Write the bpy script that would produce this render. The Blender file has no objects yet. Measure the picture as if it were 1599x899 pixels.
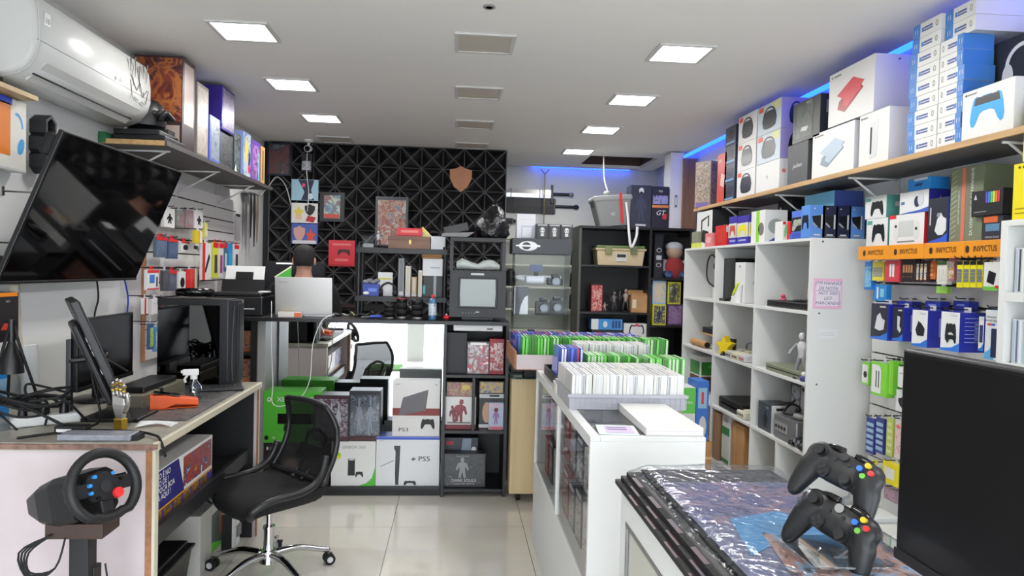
import bpy, math, random
from mathutils import Vector, Matrix
S = bpy.context.scene
COL = S.collection
R = math.radians
# ------------------------------------------------------------------ camera
FPX, W0, H0 = 1100.0, 1599.0, 899.0
CAM = Vector((0.0, 0.0, 1.54))
_yaw, _pit, _rol = R(4.58), R(1.42), R(1.45)
_F = Vector((math.sin(_yaw)*math.cos(_pit), math.cos(_yaw)*math.cos(_pit), -math.sin(_pit)))
_r0 = Vector((math.cos(_yaw), -math.sin(_yaw), 0)); _u0 = _r0.cross(_F)
_R = _r0*math.cos(_rol) + _u0*math.sin(_rol)
_U = _u0*math.cos(_rol) - _r0*math.sin(_rol)
cd = bpy.data.cameras.new('camera'); cam = bpy.data.objects.new('camera', cd); COL.objects.link(cam)
cd.sensor_width = 36; cd.lens = FPX/W0*36; cd.clip_start = .05; cd.clip_end = 200
M4 = Matrix(((_R.x, _U.x, -_F.x, CAM.x), (_R.y, _U.y, -_F.y, CAM.y), (_R.z, _U.z, -_F.z, CAM.z), (0, 0, 0, 1)))
cam.matrix_world = M4
S.camera = cam
# ------------------------------------------------------------------ world, exposure
wd = bpy.data.worlds.new('world'); S.world = wd; wd.use_nodes = True
wd.node_tree.nodes['Background'].inputs[0].default_value = (.86, .93, 1, 1)
wd.node_tree.nodes['Background'].inputs[1].default_value = 7.2
S.view_settings.view_transform = 'Standard'; S.view_settings.look = 'None'
S.view_settings.gamma = 1; S.view_settings.use_curve_mapping = False
S.view_settings.exposure = 0.42
LAMP_W, LAMP_GLOW = 10.0, 6.0      # watts of a ceiling panel, brightness of its diffuser

# ------------------------------------------------------------------ measuring: a photo pixel on a known plane -> a point of the room
def ray(px, py): return _F + _R*((px-W0/2)/FPX) - _U*((py-H0/2)/FPX)
def aY(px, py, Y): d = ray(px, py); return CAM + d*(Y/d.y)
def aX(px, py, X): d = ray(px, py); return CAM + d*(X/d.x)
def aZ(px, py, Z): d = ray(px, py); return CAM + d*((Z-CAM.z)/d.z)

# ------------------------------------------------------------------ materials
_MC = {}
def lin(c, knee=True):        # photo colour -> linear; whites are kept at the reflectance of real card and paint
    if knee: c = [v if v <= 196 else 196+(v-196)*.5 for v in c[:3]]
    return tuple(((v/255)/12.92 if v/255 <= .04045 else ((v/255+.055)/1.055)**2.4) for v in c[:3]) + (1,)
def mt(c, rough=.5, metal=0, name=None, alpha=1, trans=0, coat=0, emit=0, bump=0, bscale=60, var=0, vscale=8, ior=1.45):
    k = (tuple(c), rough, metal, name, alpha, trans, coat, emit, bump, bscale, var, vscale)
    if k in _MC: return _MC[k]
    m = bpy.data.materials.new(name or 'paint_%d_%d_%d' % tuple(c[:3])); m.use_nodes = True
    nt = m.node_tree; b = nt.nodes['Principled BSDF']
    b.inputs['Base Color'].default_value = lin(c); b.inputs['Roughness'].default_value = rough
    b.inputs['Metallic'].default_value = metal; b.inputs['Alpha'].default_value = alpha
    b.inputs['Transmission Weight'].default_value = trans; b.inputs['Coat Weight'].default_value = coat
    b.inputs['IOR'].default_value = ior
    if emit:
        b.inputs['Emission Color'].default_value = lin(c, False); b.inputs['Emission Strength'].default_value = emit
    if bump or var:
        tc = nt.nodes.new('ShaderNodeTexCoord')
    if bump:
        n = nt.nodes.new('ShaderNodeTexNoise'); n.inputs['Scale'].default_value = bscale; n.inputs['Detail'].default_value = 4
        nt.links.new(tc.outputs['Object'], n.inputs['Vector'])
        bp = nt.nodes.new('ShaderNodeBump'); bp.inputs['Strength'].default_value = bump; bp.inputs['Distance'].default_value = .01
        nt.links.new(n.outputs['Fac'], bp.inputs['Height']); nt.links.new(bp.outputs['Normal'], b.inputs['Normal'])
    if var:
        n = nt.nodes.new('ShaderNodeTexNoise'); n.inputs['Scale'].default_value = vscale; n.inputs['Detail'].default_value = 5
        nt.links.new(tc.outputs['Object'], n.inputs['Vector'])
        cr = nt.nodes.new('ShaderNodeValToRGB')
        cr.color_ramp.elements[0].position = .3; cr.color_ramp.elements[1].position = .7
        cr.color_ramp.elements[0].color = lin([max(0, v*(1-var)) for v in c]); cr.color_ramp.elements[1].color = lin([min(255, v*(1+var)) for v in c])
        nt.links.new(n.outputs['Fac'], cr.inputs['Fac']); nt.links.new(cr.outputs['Color'], b.inputs['Base Color'])
    _MC[k] = m
    return m
def art(seed, cols, scale=14, rough=.35, dist=1.5, coat=0, name=None, hard=True):
    """printed picture: an abstract patchwork of the print's own colours"""
    k = ('art', seed, tuple(cols), scale, rough)
    if k in _MC: return _MC[k]
    m = bpy.data.materials.new(name or 'printed_art'); m.use_nodes = True
    nt = m.node_tree; b = nt.nodes['Principled BSDF']; b.inputs['Roughness'].default_value = rough; b.inputs['Coat Weight'].default_value = coat
    tc = nt.nodes.new('ShaderNodeTexCoord'); n = nt.nodes.new('ShaderNodeTexNoise'); n.noise_dimensions = '4D'
    n.inputs['Scale'].default_value = scale; n.inputs['W'].default_value = seed*3.7; n.inputs['Detail'].default_value = 3.5
    n.inputs['Distortion'].default_value = dist; n.inputs['Roughness'].default_value = .6
    nt.links.new(tc.outputs['Object'], n.inputs['Vector'])
    cr = nt.nodes.new('ShaderNodeValToRGB'); e = cr.color_ramp.elements; N = len(cols)
    while len(e) < N: e.new(.5)
    for i, c in enumerate(cols):
        e[i].position = .33 + .36*i/max(1, N-1); e[i].color = lin(c)
    if hard: cr.color_ramp.interpolation = 'EASE'
    nt.links.new(n.outputs['Fac'], cr.inputs['Fac']); nt.links.new(cr.outputs['Color'], b.inputs['Base Color'])
    _MC[k] = m
    return m
def woodmat(c, name, dark=.75, scale=(3, 40, 40), rough=.45):
    if name in _MC: return _MC[name]
    m = bpy.data.materials.new(name); m.use_nodes = True; nt = m.node_tree; b = nt.nodes['Principled BSDF']
    b.inputs['Roughness'].default_value = rough
    tc = nt.nodes.new('ShaderNodeTexCoord'); mp = nt.nodes.new('ShaderNodeMapping'); mp.inputs['Scale'].default_value = scale
    n = nt.nodes.new('ShaderNodeTexNoise'); n.inputs['Scale'].default_value = 1; n.inputs['Detail'].default_value = 6; n.inputs['Distortion'].default_value = .6
    cr = nt.nodes.new('ShaderNodeValToRGB'); cr.color_ramp.elements[0].position = .3; cr.color_ramp.elements[1].position = .7
    cr.color_ramp.elements[0].color = lin([v*dark for v in c]); cr.color_ramp.elements[1].color = lin(c)
    nt.links.new(tc.outputs['Object'], mp.inputs['Vector']); nt.links.new(mp.outputs['Vector'], n.inputs['Vector'])
    nt.links.new(n.outputs['Fac'], cr.inputs['Fac']); nt.links.new(cr.outputs['Color'], b.inputs['Base Color'])
    _MC[name] = m
    return m
WHITE = mt((236, 236, 234), .45); PAPER = mt((240, 240, 238), .6); BLACK = mt((14, 14, 16), .45); DARK = mt((30, 30, 33), .5)
GREY = mt((128, 128, 130), .5); LGREY = mt((190, 190, 192), .5); RED = mt((205, 32, 34), .45); ORANGE = mt((240, 130, 24), .45)
BLUE = mt((34, 56, 165), .4); SKYB = mt((40, 130, 205), .4); GREEN = mt((92, 190, 52), .4); YELLOW = mt((240, 205, 30), .45)
CHROME = mt((205, 205, 208), .12, 1); STEEL = mt((150, 150, 152), .3, 1); CARD = mt((172, 130, 86), .75, var=.06)
BLKMEL = mt((20, 20, 22), .38, bump=.03, bscale=200, name='black_melamine'); WHTMEL = mt((218, 219, 216), .4, name='white_melamine')
BLKPL = mt((18, 18, 20), .4, name='black_plastic'); BLKGLOSS = mt((8, 8, 9), .06, name='black_gloss'); RUBBER = mt((16, 16, 17), .7, name='rubber')
def glass(c=(250, 252, 252), rough=.02, mix=.12, name='clear_glass', ior=1.45):
    k = ('glass', c, rough, mix, name)
    if k in _MC: return _MC[k]
    m = bpy.data.materials.new(name); m.use_nodes = True; nt = m.node_tree
    nt.nodes.remove(nt.nodes['Principled BSDF']); out = nt.nodes['Material Output']
    t = nt.nodes.new('ShaderNodeBsdfTransparent'); t.inputs[0].default_value = lin(c, False)
    g = nt.nodes.new('ShaderNodeBsdfGlossy'); g.inputs['Roughness'].default_value = rough
    f = nt.nodes.new('ShaderNodeFresnel'); f.inputs[0].default_value = ior
    mx = nt.nodes.new('ShaderNodeMixShader'); ad = nt.nodes.new('ShaderNodeMath'); ad.operation = 'ADD'; ad.inputs[1].default_value = mix-.04; ad.use_clamp = True
    gm = nt.nodes.new('ShaderNodeNewGeometry'); su = nt.nodes.new('ShaderNodeMath'); su.operation = 'SUBTRACT'; su.inputs[0].default_value = 1; ml = nt.nodes.new('ShaderNodeMath'); ml.operation = 'MULTIPLY'
    nt.links.new(gm.outputs['Backfacing'], su.inputs[1]); nt.links.new(f.outputs[0], ad.inputs[0]); nt.links.new(ad.outputs[0], ml.inputs[0]); nt.links.new(su.outputs[0], ml.inputs[1]); nt.links.new(ml.outputs[0], mx.inputs[0])
    nt.links.new(t.outputs[0], mx.inputs[1]); nt.links.new(g.outputs[0], mx.inputs[2]); nt.links.new(mx.outputs[0], out.inputs[0])
    _MC[k] = m
    return m
GLASS = glass(); ACRYL = glass((250, 252, 253), .02, .042, 'clear_acrylic', 1.17); WRAP = glass((244, 246, 248), .1, .05, 'shrink_wrap', 1.25)

# ------------------------------------------------------------------ mesh building
class MB:
    def __init__(s): s.v = []; s.f = []; s.mi = []; s.sm = []; s.T = Matrix.Identity(4)
    def add(s, vs, fs, m=0, smooth=False):
        o = len(s.v); s.v += [tuple(s.T @ Vector(p)) for p in vs]
        for f in fs: s.f.append([i+o for i in f]); s.mi.append(m); s.sm.append(smooth)
        return s
    def box(s, x0, y0, z0, x1, y1, z1, m=0, fm=None):
        vs = [(x0, y0, z0), (x1, y0, z0), (x1, y1, z0), (x0, y1, z0), (x0, y0, z1), (x1, y0, z1), (x1, y1, z1), (x0, y1, z1)]
        fs = [(0, 1, 5, 4), (2, 3, 7, 6), (3, 0, 4, 7), (1, 2, 6, 5), (4, 5, 6, 7), (3, 2, 1, 0)]   # front back left right top bottom
        for i, f in enumerate(fs):
            s.add([], []); o = len(s.v)
            if i == 0: s.v += [tuple(s.T @ Vector(p)) for p in vs]; base = o
            s.f.append([k+base for k in f]); s.mi.append(fm[i] if fm else m); s.sm.append(False)
        return s
    def cyl(s, p0, p1, r0, r1=None, n=16, m=0, caps=True, smooth=True):
        p0, p1 = Vector(p0), Vector(p1); r1 = r0 if r1 is None else r1
        a = (p1-p0).normalized(); u = a.orthogonal().normalized(); w = a.cross(u)
        vs = []
        for p, r in ((p0, r0), (p1, r1)):
            for i in range(n):
                t = 2*math.pi*i/n; vs.append(p + (u*math.cos(t) + w*math.sin(t))*r)
        s.add(vs, [(i, (i+1) % n, n+(i+1) % n, n+i) for i in range(n)], m, smooth)
        if caps: s.add(vs[:n], [tuple(range(n))[::-1]], m); s.add(vs[n:], [tuple(range(n))], m)
        return s
    def tube(s, pts, r, n=8, m=0, smooth=4, taper=None):
        P = [Vector(p) for p in pts]
        if smooth > 1 and len(P) > 2:
            Q = []
            for i in range(len(P)-1):
                a, b, c, d = P[max(i-1, 0)], P[i], P[i+1], P[min(i+2, len(P)-1)]
                for k in range(smooth):
                    t = k/smooth
                    Q.append(.5*((2*b) + (c-a)*t + (2*a-5*b+4*c-d)*t*t + (3*b-a-3*c+d)*t*t*t))
            Q.append(P[-1]); P = Q
        vs = []; u = None; N = len(P)
        for i, p in enumerate(P):
            a = (P[min(i+1, N-1)]-P[max(i-1, 0)])
            a = a.normalized() if a.length > 1e-9 else Vector((0, 0, 1))
            u = a.orthogonal().normalized() if u is None else (u - a*u.dot(a)).normalized()
            w = a.cross(u)
            rr = r if taper is None else r*(taper[0]+(taper[1]-taper[0])*i/(N-1))
            for k in range(n):
                t = 2*math.pi*k/n; vs.append(p + (u*math.cos(t) + w*math.sin(t))*rr)
        fs = [(i*n+k, i*n+(k+1) % n, (i+1)*n+(k+1) % n, (i+1)*n+k) for i in range(N-1) for k in range(n)]
        s.add(vs, fs + [tuple(range(n))[::-1], tuple(range((N-1)*n, N*n))], m, True)
        return s
    def lathe(s, prof, n=24, c=(0, 0, 0), m=0, smooth=True):
        vs = [(c[0]+r*math.cos(2*math.pi*k/n), c[1]+r*math.sin(2*math.pi*k/n), c[2]+z) for r, z in prof for k in range(n)]
        L = len(prof)
        fs = [(i*n+k, i*n+(k+1) % n, (i+1)*n+(k+1) % n, (i+1)*n+k) for i in range(L-1) for k in range(n)]
        s.add(vs, fs, m, smooth)
        if prof[0][0] > 1e-5: s.add(vs[:n], [tuple(range(n))[::-1]], m)
        if prof[-1][0] > 1e-5: s.add(vs[-n:], [tuple(range(n))], m)
        return s
    def prism(s, poly, t0, t1, M=None, m=0, smooth=False):
        """polygon in local xy pushed out along local z from t0 to t1, placed by M"""
        M = M or Matrix.Identity(4); n = len(poly)
        vs = [M @ Vector((x, y, t0)) for x, y in poly] + [M @ Vector((x, y, t1)) for x, y in poly]
        s.add(vs, [tuple(range(n))[::-1], tuple(range(n, 2*n))], m)
        s.add(vs, [(i, (i+1) % n, n+(i+1) % n, n+i) for i in range(n)], m, smooth)
        return s
    def ball(s, c, r, sc=(1, 1, 1), n=16, m=0):
        k = n//2; vs = []
        for i in range(k+1):
            a = math.pi*i/k
            for j in range(n):
                b = 2*math.pi*j/n
                vs.append((c[0]+r*sc[0]*math.sin(a)*math.cos(b), c[1]+r*sc[1]*math.sin(a)*math.sin(b), c[2]+r*sc[2]*math.cos(a)))
        s.add(vs, [(i*n+j, (i+1)*n+j, (i+1)*n+(j+1) % n, i*n+(j+1) % n) for i in range(k) for j in range(n)], m, True)
        return s
    def loft(s, rings, m=0, smooth=True, caps=True, closed=True):
        n = len(rings[0]); vs = [p for r in rings for p in r]; L = len(rings)
        kk = range(n) if closed else range(n-1)
        s.add(vs, [(i*n+k, i*n+(k+1) % n, (i+1)*n+(k+1) % n, (i+1)*n+k) for i in range(L-1) for k in kk], m, smooth)
        if caps: s.add(rings[0], [tuple(range(n))[::-1]], m, False); s.add(rings[-1], [tuple(range(n))], m, False)
        return s
    def mesh(s, name, mats):
        me = bpy.data.meshes.new(name); me.from_pydata(s.v, [], s.f)
        for m in (mats if isinstance(mats, (list, tuple)) else [mats]): me.materials.append(m)
        me.polygons.foreach_set('material_index', s.mi); me.polygons.foreach_set('use_smooth', s.sm); me.update()
        return me
    def build(s, name, mats, parent=None, bevel=0, sub=0, seg=2, loc=None):
        o = bpy.data.objects.new(name, s.mesh(name, mats)); COL.objects.link(o)
        if parent is not None: o.parent = parent
        if loc is not None: o.location = loc
        if bevel:
            b = o.modifiers.new('bevel', 'BEVEL'); b.width = bevel; b.segments = seg; b.limit_method = 'ANGLE'; b.angle_limit = R(40)
        if sub:
            b = o.modifiers.new('subdivision', 'SUBSURF'); b.levels = b.render_levels = sub
        return o
def tag(o, label=None, cat=None, group=None, kind=None):
    if label: o['label'] = label
    if cat: o['category'] = cat
    if group: o['group'] = group
    if kind: o['kind'] = kind
    return o
def thing(name, label, cat, loc=(0, 0, 0), rz=0, group=None):
    o = bpy.data.objects.new(name, None); COL.objects.link(o); o.location = loc; o.rotation_euler = (0, 0, rz)
    o.empty_display_size = .05
    return tag(o, label, cat, group)
def struct(name, mb, m, label=None, **k):
    o = mb.build(name, m, **k); o['kind'] = 'structure'
    if label: o['label'] = label
    return o
def copy_tree(o, parent=None):
    c = o.copy(); COL.objects.link(c)
    if parent is not None: c.parent = parent
    for ch in list(o.children): copy_tree(ch, c)
    return c
def bx(name, m, x0, y0, z0, x1, y1, z1, parent=None, bevel=0):
    return MB().box(min(x0, x1), min(y0, y1), min(z0, z1), max(x0, x1), max(y0, y1), max(z0, z1)).build(name, m, parent, bevel)

# ------------------------------------------------------------------ printed boxes and flat print
DIM = {}
FN = ['front', 'back', 'left', 'right', 'top', 'bottom']
def carton(name, label, cat, c, w, d, h, mats, rz=0, group=None, bevel=.0015, tilt=0):
    """box standing at base centre c, its front looking to local -y; mats: one material or {face: material, 'all': material}"""
    ml, fm = [], []
    for f in FN:
        m = mats if not isinstance(mats, dict) else mats.get(f, mats.get('all', WHITE))
        if m not in ml: ml.append(m)
        fm.append(ml.index(m))
    o = MB().box(-w/2, -d/2, 0, w/2, d/2, h, fm=fm).build(name, ml, bevel=bevel)
    o.location = c; o.rotation_euler = (tilt, 0, rz); DIM[o.name] = (w, d, h)
    return tag(o, label, cat, group)
def face_frame(o, face):
    w, d, h = DIM[o.name]
    V = Vector
    return {'front': (V((-w/2, -d/2, 0)), V((1, 0, 0)), V((0, 0, 1)), w, h), 'left': (V((-w/2, d/2, 0)), V((0, -1, 0)), V((0, 0, 1)), d, h),
            'right': (V((w/2, -d/2, 0)), V((0, 1, 0)), V((0, 0, 1)), d, h), 'top': (V((-w/2, -d/2, h)), V((1, 0, 0)), V((0, 1, 0)), w, d)}[face]
def fmat(o, face, u, v, ang=0, off=0):
    p, ux, uy, fw, fh = face_frame(o, face); n = ux.cross(uy)
    c = p + ux*(u*fw) + uy*(v*fh) + n*off
    a = ux*math.cos(ang) + uy*math.sin(ang); b = -ux*math.sin(ang) + uy*math.cos(ang)
    return Matrix(((a.x, b.x, n.x, c.x), (a.y, b.y, n.y, c.y), (a.z, b.z, n.z, c.z), (0, 0, 0, 1))), fw, fh
def circ(n=24, r=.5): return [(r*math.cos(2*math.pi*i/n), r*math.sin(2*math.pi*i/n)) for i in range(n)]
def ringarc(a0, a1, ro, ri, n=18):
    A = [a0+(a1-a0)*i/n for i in range(n+1)]
    return [(ro*math.cos(t), ro*math.sin(t)) for t in A] + [(ri*math.cos(t), ri*math.sin(t)) for t in A[::-1]]
SH = {'rect': [(-.5, -.5), (.5, -.5), (.5, .5), (-.5, .5)], 'circle': circ(),
      'pad': [(-.2, .36), (-.12, .42), (.12, .42), (.2, .36), (.3, .44), (.4, .38), (.46, .12), (.5, -.25), (.47, -.44), (.4, -.48), (.32, -.36), (.22, -.1), (.1, -.04), (-.1, -.04), (-.22, -.1), (-.32, -.36), (-.4, -.48), (-.47, -.44), (-.5, -.25), (-.46, .12), (-.4, .38), (-.3, .44)][::-1],
      'slant': [(-.5, -.3), (.28, -.5), (.5, .3), (-.28, .5)], 'wing': [(-.5, .05), (.1, .5), (.5, .22), (.38, .1), (.42, 0), (-.1, -.5), (-.28, -.34), (-.2, -.2)][::-1],
      'tri': [(-.5, -.5), (.5, -.5), (0, .5)], 'cornerr': [(-.5, -.5), (.5, -.5), (.5, .5), (.3, -.1), (0, -.35)], 'cornerl': [(-.5, -.5), (.5, -.5), (-.5, .5)],
      'ring': ringarc(0, 2*math.pi, .5, .36, 24), 'arch': ringarc(R(-20), R(200), .5, .4), 'swoosh': [(-.5, -.5), (.5, -.5), (.5, .4), (.2, -.05), (-.2, -.25)],
      'figure': [(-.1, .5), (.1, .5), (.13, .34), (.06, .28), (.3, .22), (.46, -.08), (.36, -.14), (.2, .06), (.18, -.1), (.26, -.5), (.1, -.5), (0, -.16), (-.1, -.5), (-.26, -.5), (-.18, -.1), (-.2, .06), (-.36, -.14), (-.46, -.08), (-.3, .22), (-.06, .28), (-.13, .34)][::-1],
      'bars': [(-.5, -.5), (-.3, -.5), (-.3, .5), (-.5, .5)], 'speaker': [(-.5, .0), (-.42, .35), (-.2, .5), (.2, .5), (.42, .35), (.5, 0), (.42, -.4), (.2, -.5), (-.2, -.5), (-.42, -.4)][::-1],
      'shield': [(-.5, .34), (-.2, .4), (0, .5), (.2, .4), (.5, .34), (.48, 0), (.3, -.3), (0, -.5), (-.3, -.3), (-.48, 0)][::-1],
      'curve': [(-.5, -.3), (-.2, -.5), (.5, .2), (.42, .34), (.1, .5), (-.44, 0)], 'star': [(math.cos(math.pi/2+i*math.pi/5)*(.5 if i % 2 == 0 else .24), math.sin(math.pi/2+i*math.pi/5)*(.5 if i % 2 == 0 else .24)) for i in range(10)]}
def dec(o, face, u, v, w, h, m, shape='rect', ang=0, t=.0008, name='print', lvl=0, absolute=False):
    """flat print lying on a face of carton o; u v centre and w h size as fractions of the face"""
    M, fw, fh = fmat(o, face, u, v, ang, .0004 + lvl*.0005)
    sx, sy = (w, h) if absolute else (w*fw, h*fh)
    pts = [(x*sx, y*sy) for x, y in (SH[shape] if isinstance(shape, str) else shape)]
    q = MB().prism(pts, 0, t, M)
    return q.build(name, m, o)
_TX = {}
def textmesh(s, size, bold=0, shear=0, align='CENTER', space=1):
    k = (s, bold, shear, align, space)
    if k not in _TX:
        cu = bpy.data.curves.new('lettering', 'FONT'); cu.body = s; cu.size = 1; cu.align_x = align; cu.align_y = 'CENTER'
        cu.offset = bold; cu.shear = shear; cu.resolution_u = 2; cu.space_character = space; cu.extrude = 0
        ob = bpy.data.objects.new('lettering', cu); COL.objects.link(ob)
        dg = bpy.context.evaluated_depsgraph_get(); me = bpy.data.meshes.new_from_object(ob.evaluated_get(dg))
        bpy.data.objects.remove(ob); _TX[k] = me
    return _TX[k]
def txt(o, face, u, v, size, s, m, bold=0, shear=0, ang=0, wide=1, lvl=2, align='CENTER', name='lettering', space=1):
    M, fw, fh = fmat(o, face, u, v, ang, .0006 + lvl*.0006)
    me = textmesh(s, size, bold, shear, align, space).copy(); me.materials.clear(); me.materials.append(m)
    me.transform(M @ Matrix.Diagonal((size*wide, size, 1, 1)))
    t = bpy.data.objects.new(name, me); COL.objects.link(t); t.parent = o
    return t
def fbox(name, label, cat, px, Y, d, mats, base=None, group=None, rz=0, bevel=.0015, top=None):
    """carton whose front lies in the plane y=Y, measured from its outline in the photo"""
    x0, y0, x1, y1 = px; ym = (y0+y1)/2; xm = (x0+x1)/2
    a, b = aY(x0, ym, Y).x, aY(x1, ym, Y).x
    z1 = aY(xm, y0, Y).z if top is None else top; z0 = aY(xm, y1, Y).z if base is None else base
    return carton(name, label, cat, ((a+b)/2, Y+d/2, z0), b-a, d, z1-z0, mats, rz, group, bevel)
def rbox(name, label, cat, px, X, d, mats, base=None, group=None, bevel=.0015, top=None):
    """carton on the right-hand side, front in the plane x=X looking to -x"""
    x0, y0, x1, y1 = px; ym = (y0+y1)/2; xm = (x0+x1)/2
    a, b = aX(x0, ym, X).y, aX(x1, ym, X).y
    z1 = aX(xm, y0, X).z if top is None else top; z0 = aX(xm, y1, X).z if base is None else base
    return carton(name, label, cat, (X+d/2, (a+b)/2, z0), abs(b-a), d, z1-z0, mats, -math.pi/2, group, bevel)
def lbox(name, label, cat, px, X, d, mats, base=None, group=None, bevel=.0015, top=None):
    x0, y0, x1, y1 = px; ym = (y0+y1)/2; xm = (x0+x1)/2
    a, b = aX(x0, ym, X).y, aX(x1, ym, X).y
    z1 = aX(xm, y0, X).z if top is None else top; z0 = aX(xm, y1, X).z if base is None else base
    return carton(name, label, cat, (X-d/2, (a+b)/2, z0), abs(b-a), d, z1-z0, mats, math.pi/2, group, bevel)
# ================================================================== THE SETTING
XL, XR, YB, YF, ZC, YS = -1.99, 2.45, 7.40, 8.58, 2.80, -1.5
WALLM = mt((226, 227, 224), .6, bump=.02, bscale=120, name='white_wall_paint')
CEILM = mt((230, 228, 226), .7, name='ceiling_paint')
TILEM = mt((206, 200, 188), .09, var=.03, vscale=2.2, name='polished_porcelain', coat=.3)
CEILM.node_tree.nodes['Principled BSDF'].inputs['Base Color'].default_value = lin((232, 229, 226), False)
fl = struct('floor', MB().box(XL-.1, YS-.05, -.06, XR+.1, YF+.1, -.004), mt((70, 66, 60), .9, name='grout'), 'beige polished porcelain tile floor with dark joints')
ts = .783; tm = None
for i in range(-3, 5):
    for j in range(-8, 7):
        x0, y0 = -.344+ts*i, 4.188+ts*j
        a0, a1, b0, b1 = max(x0+.0015, XL), min(x0+ts-.0015, XR), max(y0+.0015, YS), min(y0+ts-.0015, YF)
        if a1-a0 < .02 or b1-b0 < .02: continue
        full = abs(a1-a0-ts) < .01 and abs(b1-b0-ts) < .01
        if full and tm is None: tm = MB().box(-ts/2+.0015, -ts/2+.0015, -.01, ts/2-.0015, ts/2-.0015, 0).mesh('tile', TILEM)
        me = tm if full else MB().box(a0-(a0+a1)/2, b0-(b0+b1)/2, -.01, a1-(a0+a1)/2, b1-(b0+b1)/2, 0).mesh('tile', TILEM)
        t = bpy.data.objects.new('tile', me); COL.objects.link(t); t.parent = fl; t.location = ((a0+a1)/2, (b0+b1)/2, 0)
# ceiling: plaster panel with a lighting cove along the right and far walls, an open service hatch over the alcove
cx1 = XR-.085; cy1 = YF-.10
h0, h1, g0, g1 = 1.42, 2.17, 7.55, 8.34      # the hatch
cm = MB()
for (a, b, c, d) in ((XL, YS, cx1, g0), (XL, g0, h0, cy1), (h1, g0, cx1, cy1), (h0, g1, h1, cy1)): cm.box(a, b, ZC, c, d, ZC+.03)
struct('ceiling', cm, CEILM, 'pale grey plaster ceiling with recessed light panels')
struct('ceiling_slab', MB().box(XL-.1, YS-.1, ZC+.22, XR+.1, YF+.1, ZC+.3), mt((60, 56, 54), .9), 'dark slab above the open ceiling hatch')
hm = MB(); hz = ZC+.2
for (a, b, c, d) in ((h0-.015, g0-.015, h0, g1+.015), (h1, g0-.015, h1+.015, g1+.015), (h0, g0-.015, h1, g0), (h0, g1, h1, g1+.015)): hm.box(a, b, ZC+.03, c, d, hz)
struct('trim_1', hm, mt((80, 66, 60), .8), 'raw brown sides of the open ceiling hatch')
struct('wall_left', MB().box(XL-.1, YS, 0, XL, YF+.1, ZC+.22), WALLM, 'white painted wall behind the tilted television')
struct('wall_right', MB().box(XR, YS, 0, XR+.1, YF+.1, ZC+.22), WALLM, 'white wall behind the shelves of boxed consoles')
struct('wall_far', MB().box(XL, YF, 0, XR, YF+.1, ZC+.22), mt((228, 230, 216), .6, name='far_wall_lit_tint'), 'pale wall of the alcove with two swords on it')  # white wall; the greenish light on it is mixed into the colour
# black partition clad with square 3D panels
wb = struct('wall_back', MB().box(XL, YB+.045, 0, .502, YB+.12, ZC), mt((26, 26, 28), .5), 'black partition clad in square 3D wall panels')
s = .2205; pm = MB(); pr = MB()
P = [(-s/2, 0, -s/2), (s/2, 0, -s/2), (s/2, 0, s/2), (-s/2, 0, s/2), (0, 0, 0)]
for a, b in ((0, 1), (1, 2), (2, 3), (3, 0)):
    A, B, C_ = Vector(P[a]), Vector(P[b]), Vector(P[4])
    q = (A+B)*.36 + C_*.28; q.y = .04
    pm.add([A, B, C_, q], [(0, 1, 3), (1, 2, 3), (2, 0, 3)])
for a, b in ((0, 1), (1, 2), (2, 3), (3, 0), (0, 4), (1, 4), (2, 4), (3, 4)):
    A, B = Vector(P[a]), Vector(P[b]); d = (B-A).normalized(); n = Vector((-d.z, 0, d.x))*.0062; o = Vector((0, -.005, 0)); k = Vector((0, .004, 0))
    pr.add([A-n+k, A+o, A+n+k, B-n+k, B+o, B+n+k], [(0, 1, 4, 3), (1, 2, 5, 4)])
PANM = mt((24, 24, 26), .22, name='black_pvc_panel'); RIDM = mt((92, 92, 94), .3, name='panel_ridge')  # ridge grey holds the highlights of the shiny black edges
pme = pm.mesh('wall_panel', PANM); rme = pr.mesh('panel_ridge', RIDM)
for i in range(12):
    for j in range(9):
        x, z = .502-s*(i+.5), ZC-.005-s*(j+.5)
        if x-s/2 < XL-.12: continue
        p = bpy.data.objects.new('wall_panel', pme); COL.objects.link(p); p.parent = wb; p.location = (x, YB, z)
        r = bpy.data.objects.new('panel_ridge', rme); COL.objects.link(r); r.parent = p
# storefront behind the viewer: open doorway to a bright street, seen in the mirror under the back counter
sm = MB()
sm.box(XL, YS-.15, 2.05, XR, YS, ZC+.22); sm.box(-.78, YS-.15, 0, -.50, YS, 2.05)  # header is out of view, lowered to cut direct sky light
struct('wall_front', sm, WALLM, 'white storefront pillar beside the open doorway, with an unseen header lowered against sky light')
struct('pavement', MB().box(-14, -16, -.14, 14, YS-.05, -.06), mt((226, 220, 218), .85, name='concrete_street'), 'bright concrete street outside the open doorway')
m = bx('door_mat', mt((70, 130, 40), .9, bump=.6, bscale=400), -1.32, -.95, .001, -.80, -.35, .018); tag(m, 'green artificial grass mat inside the doorway', 'door mat')
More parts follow.
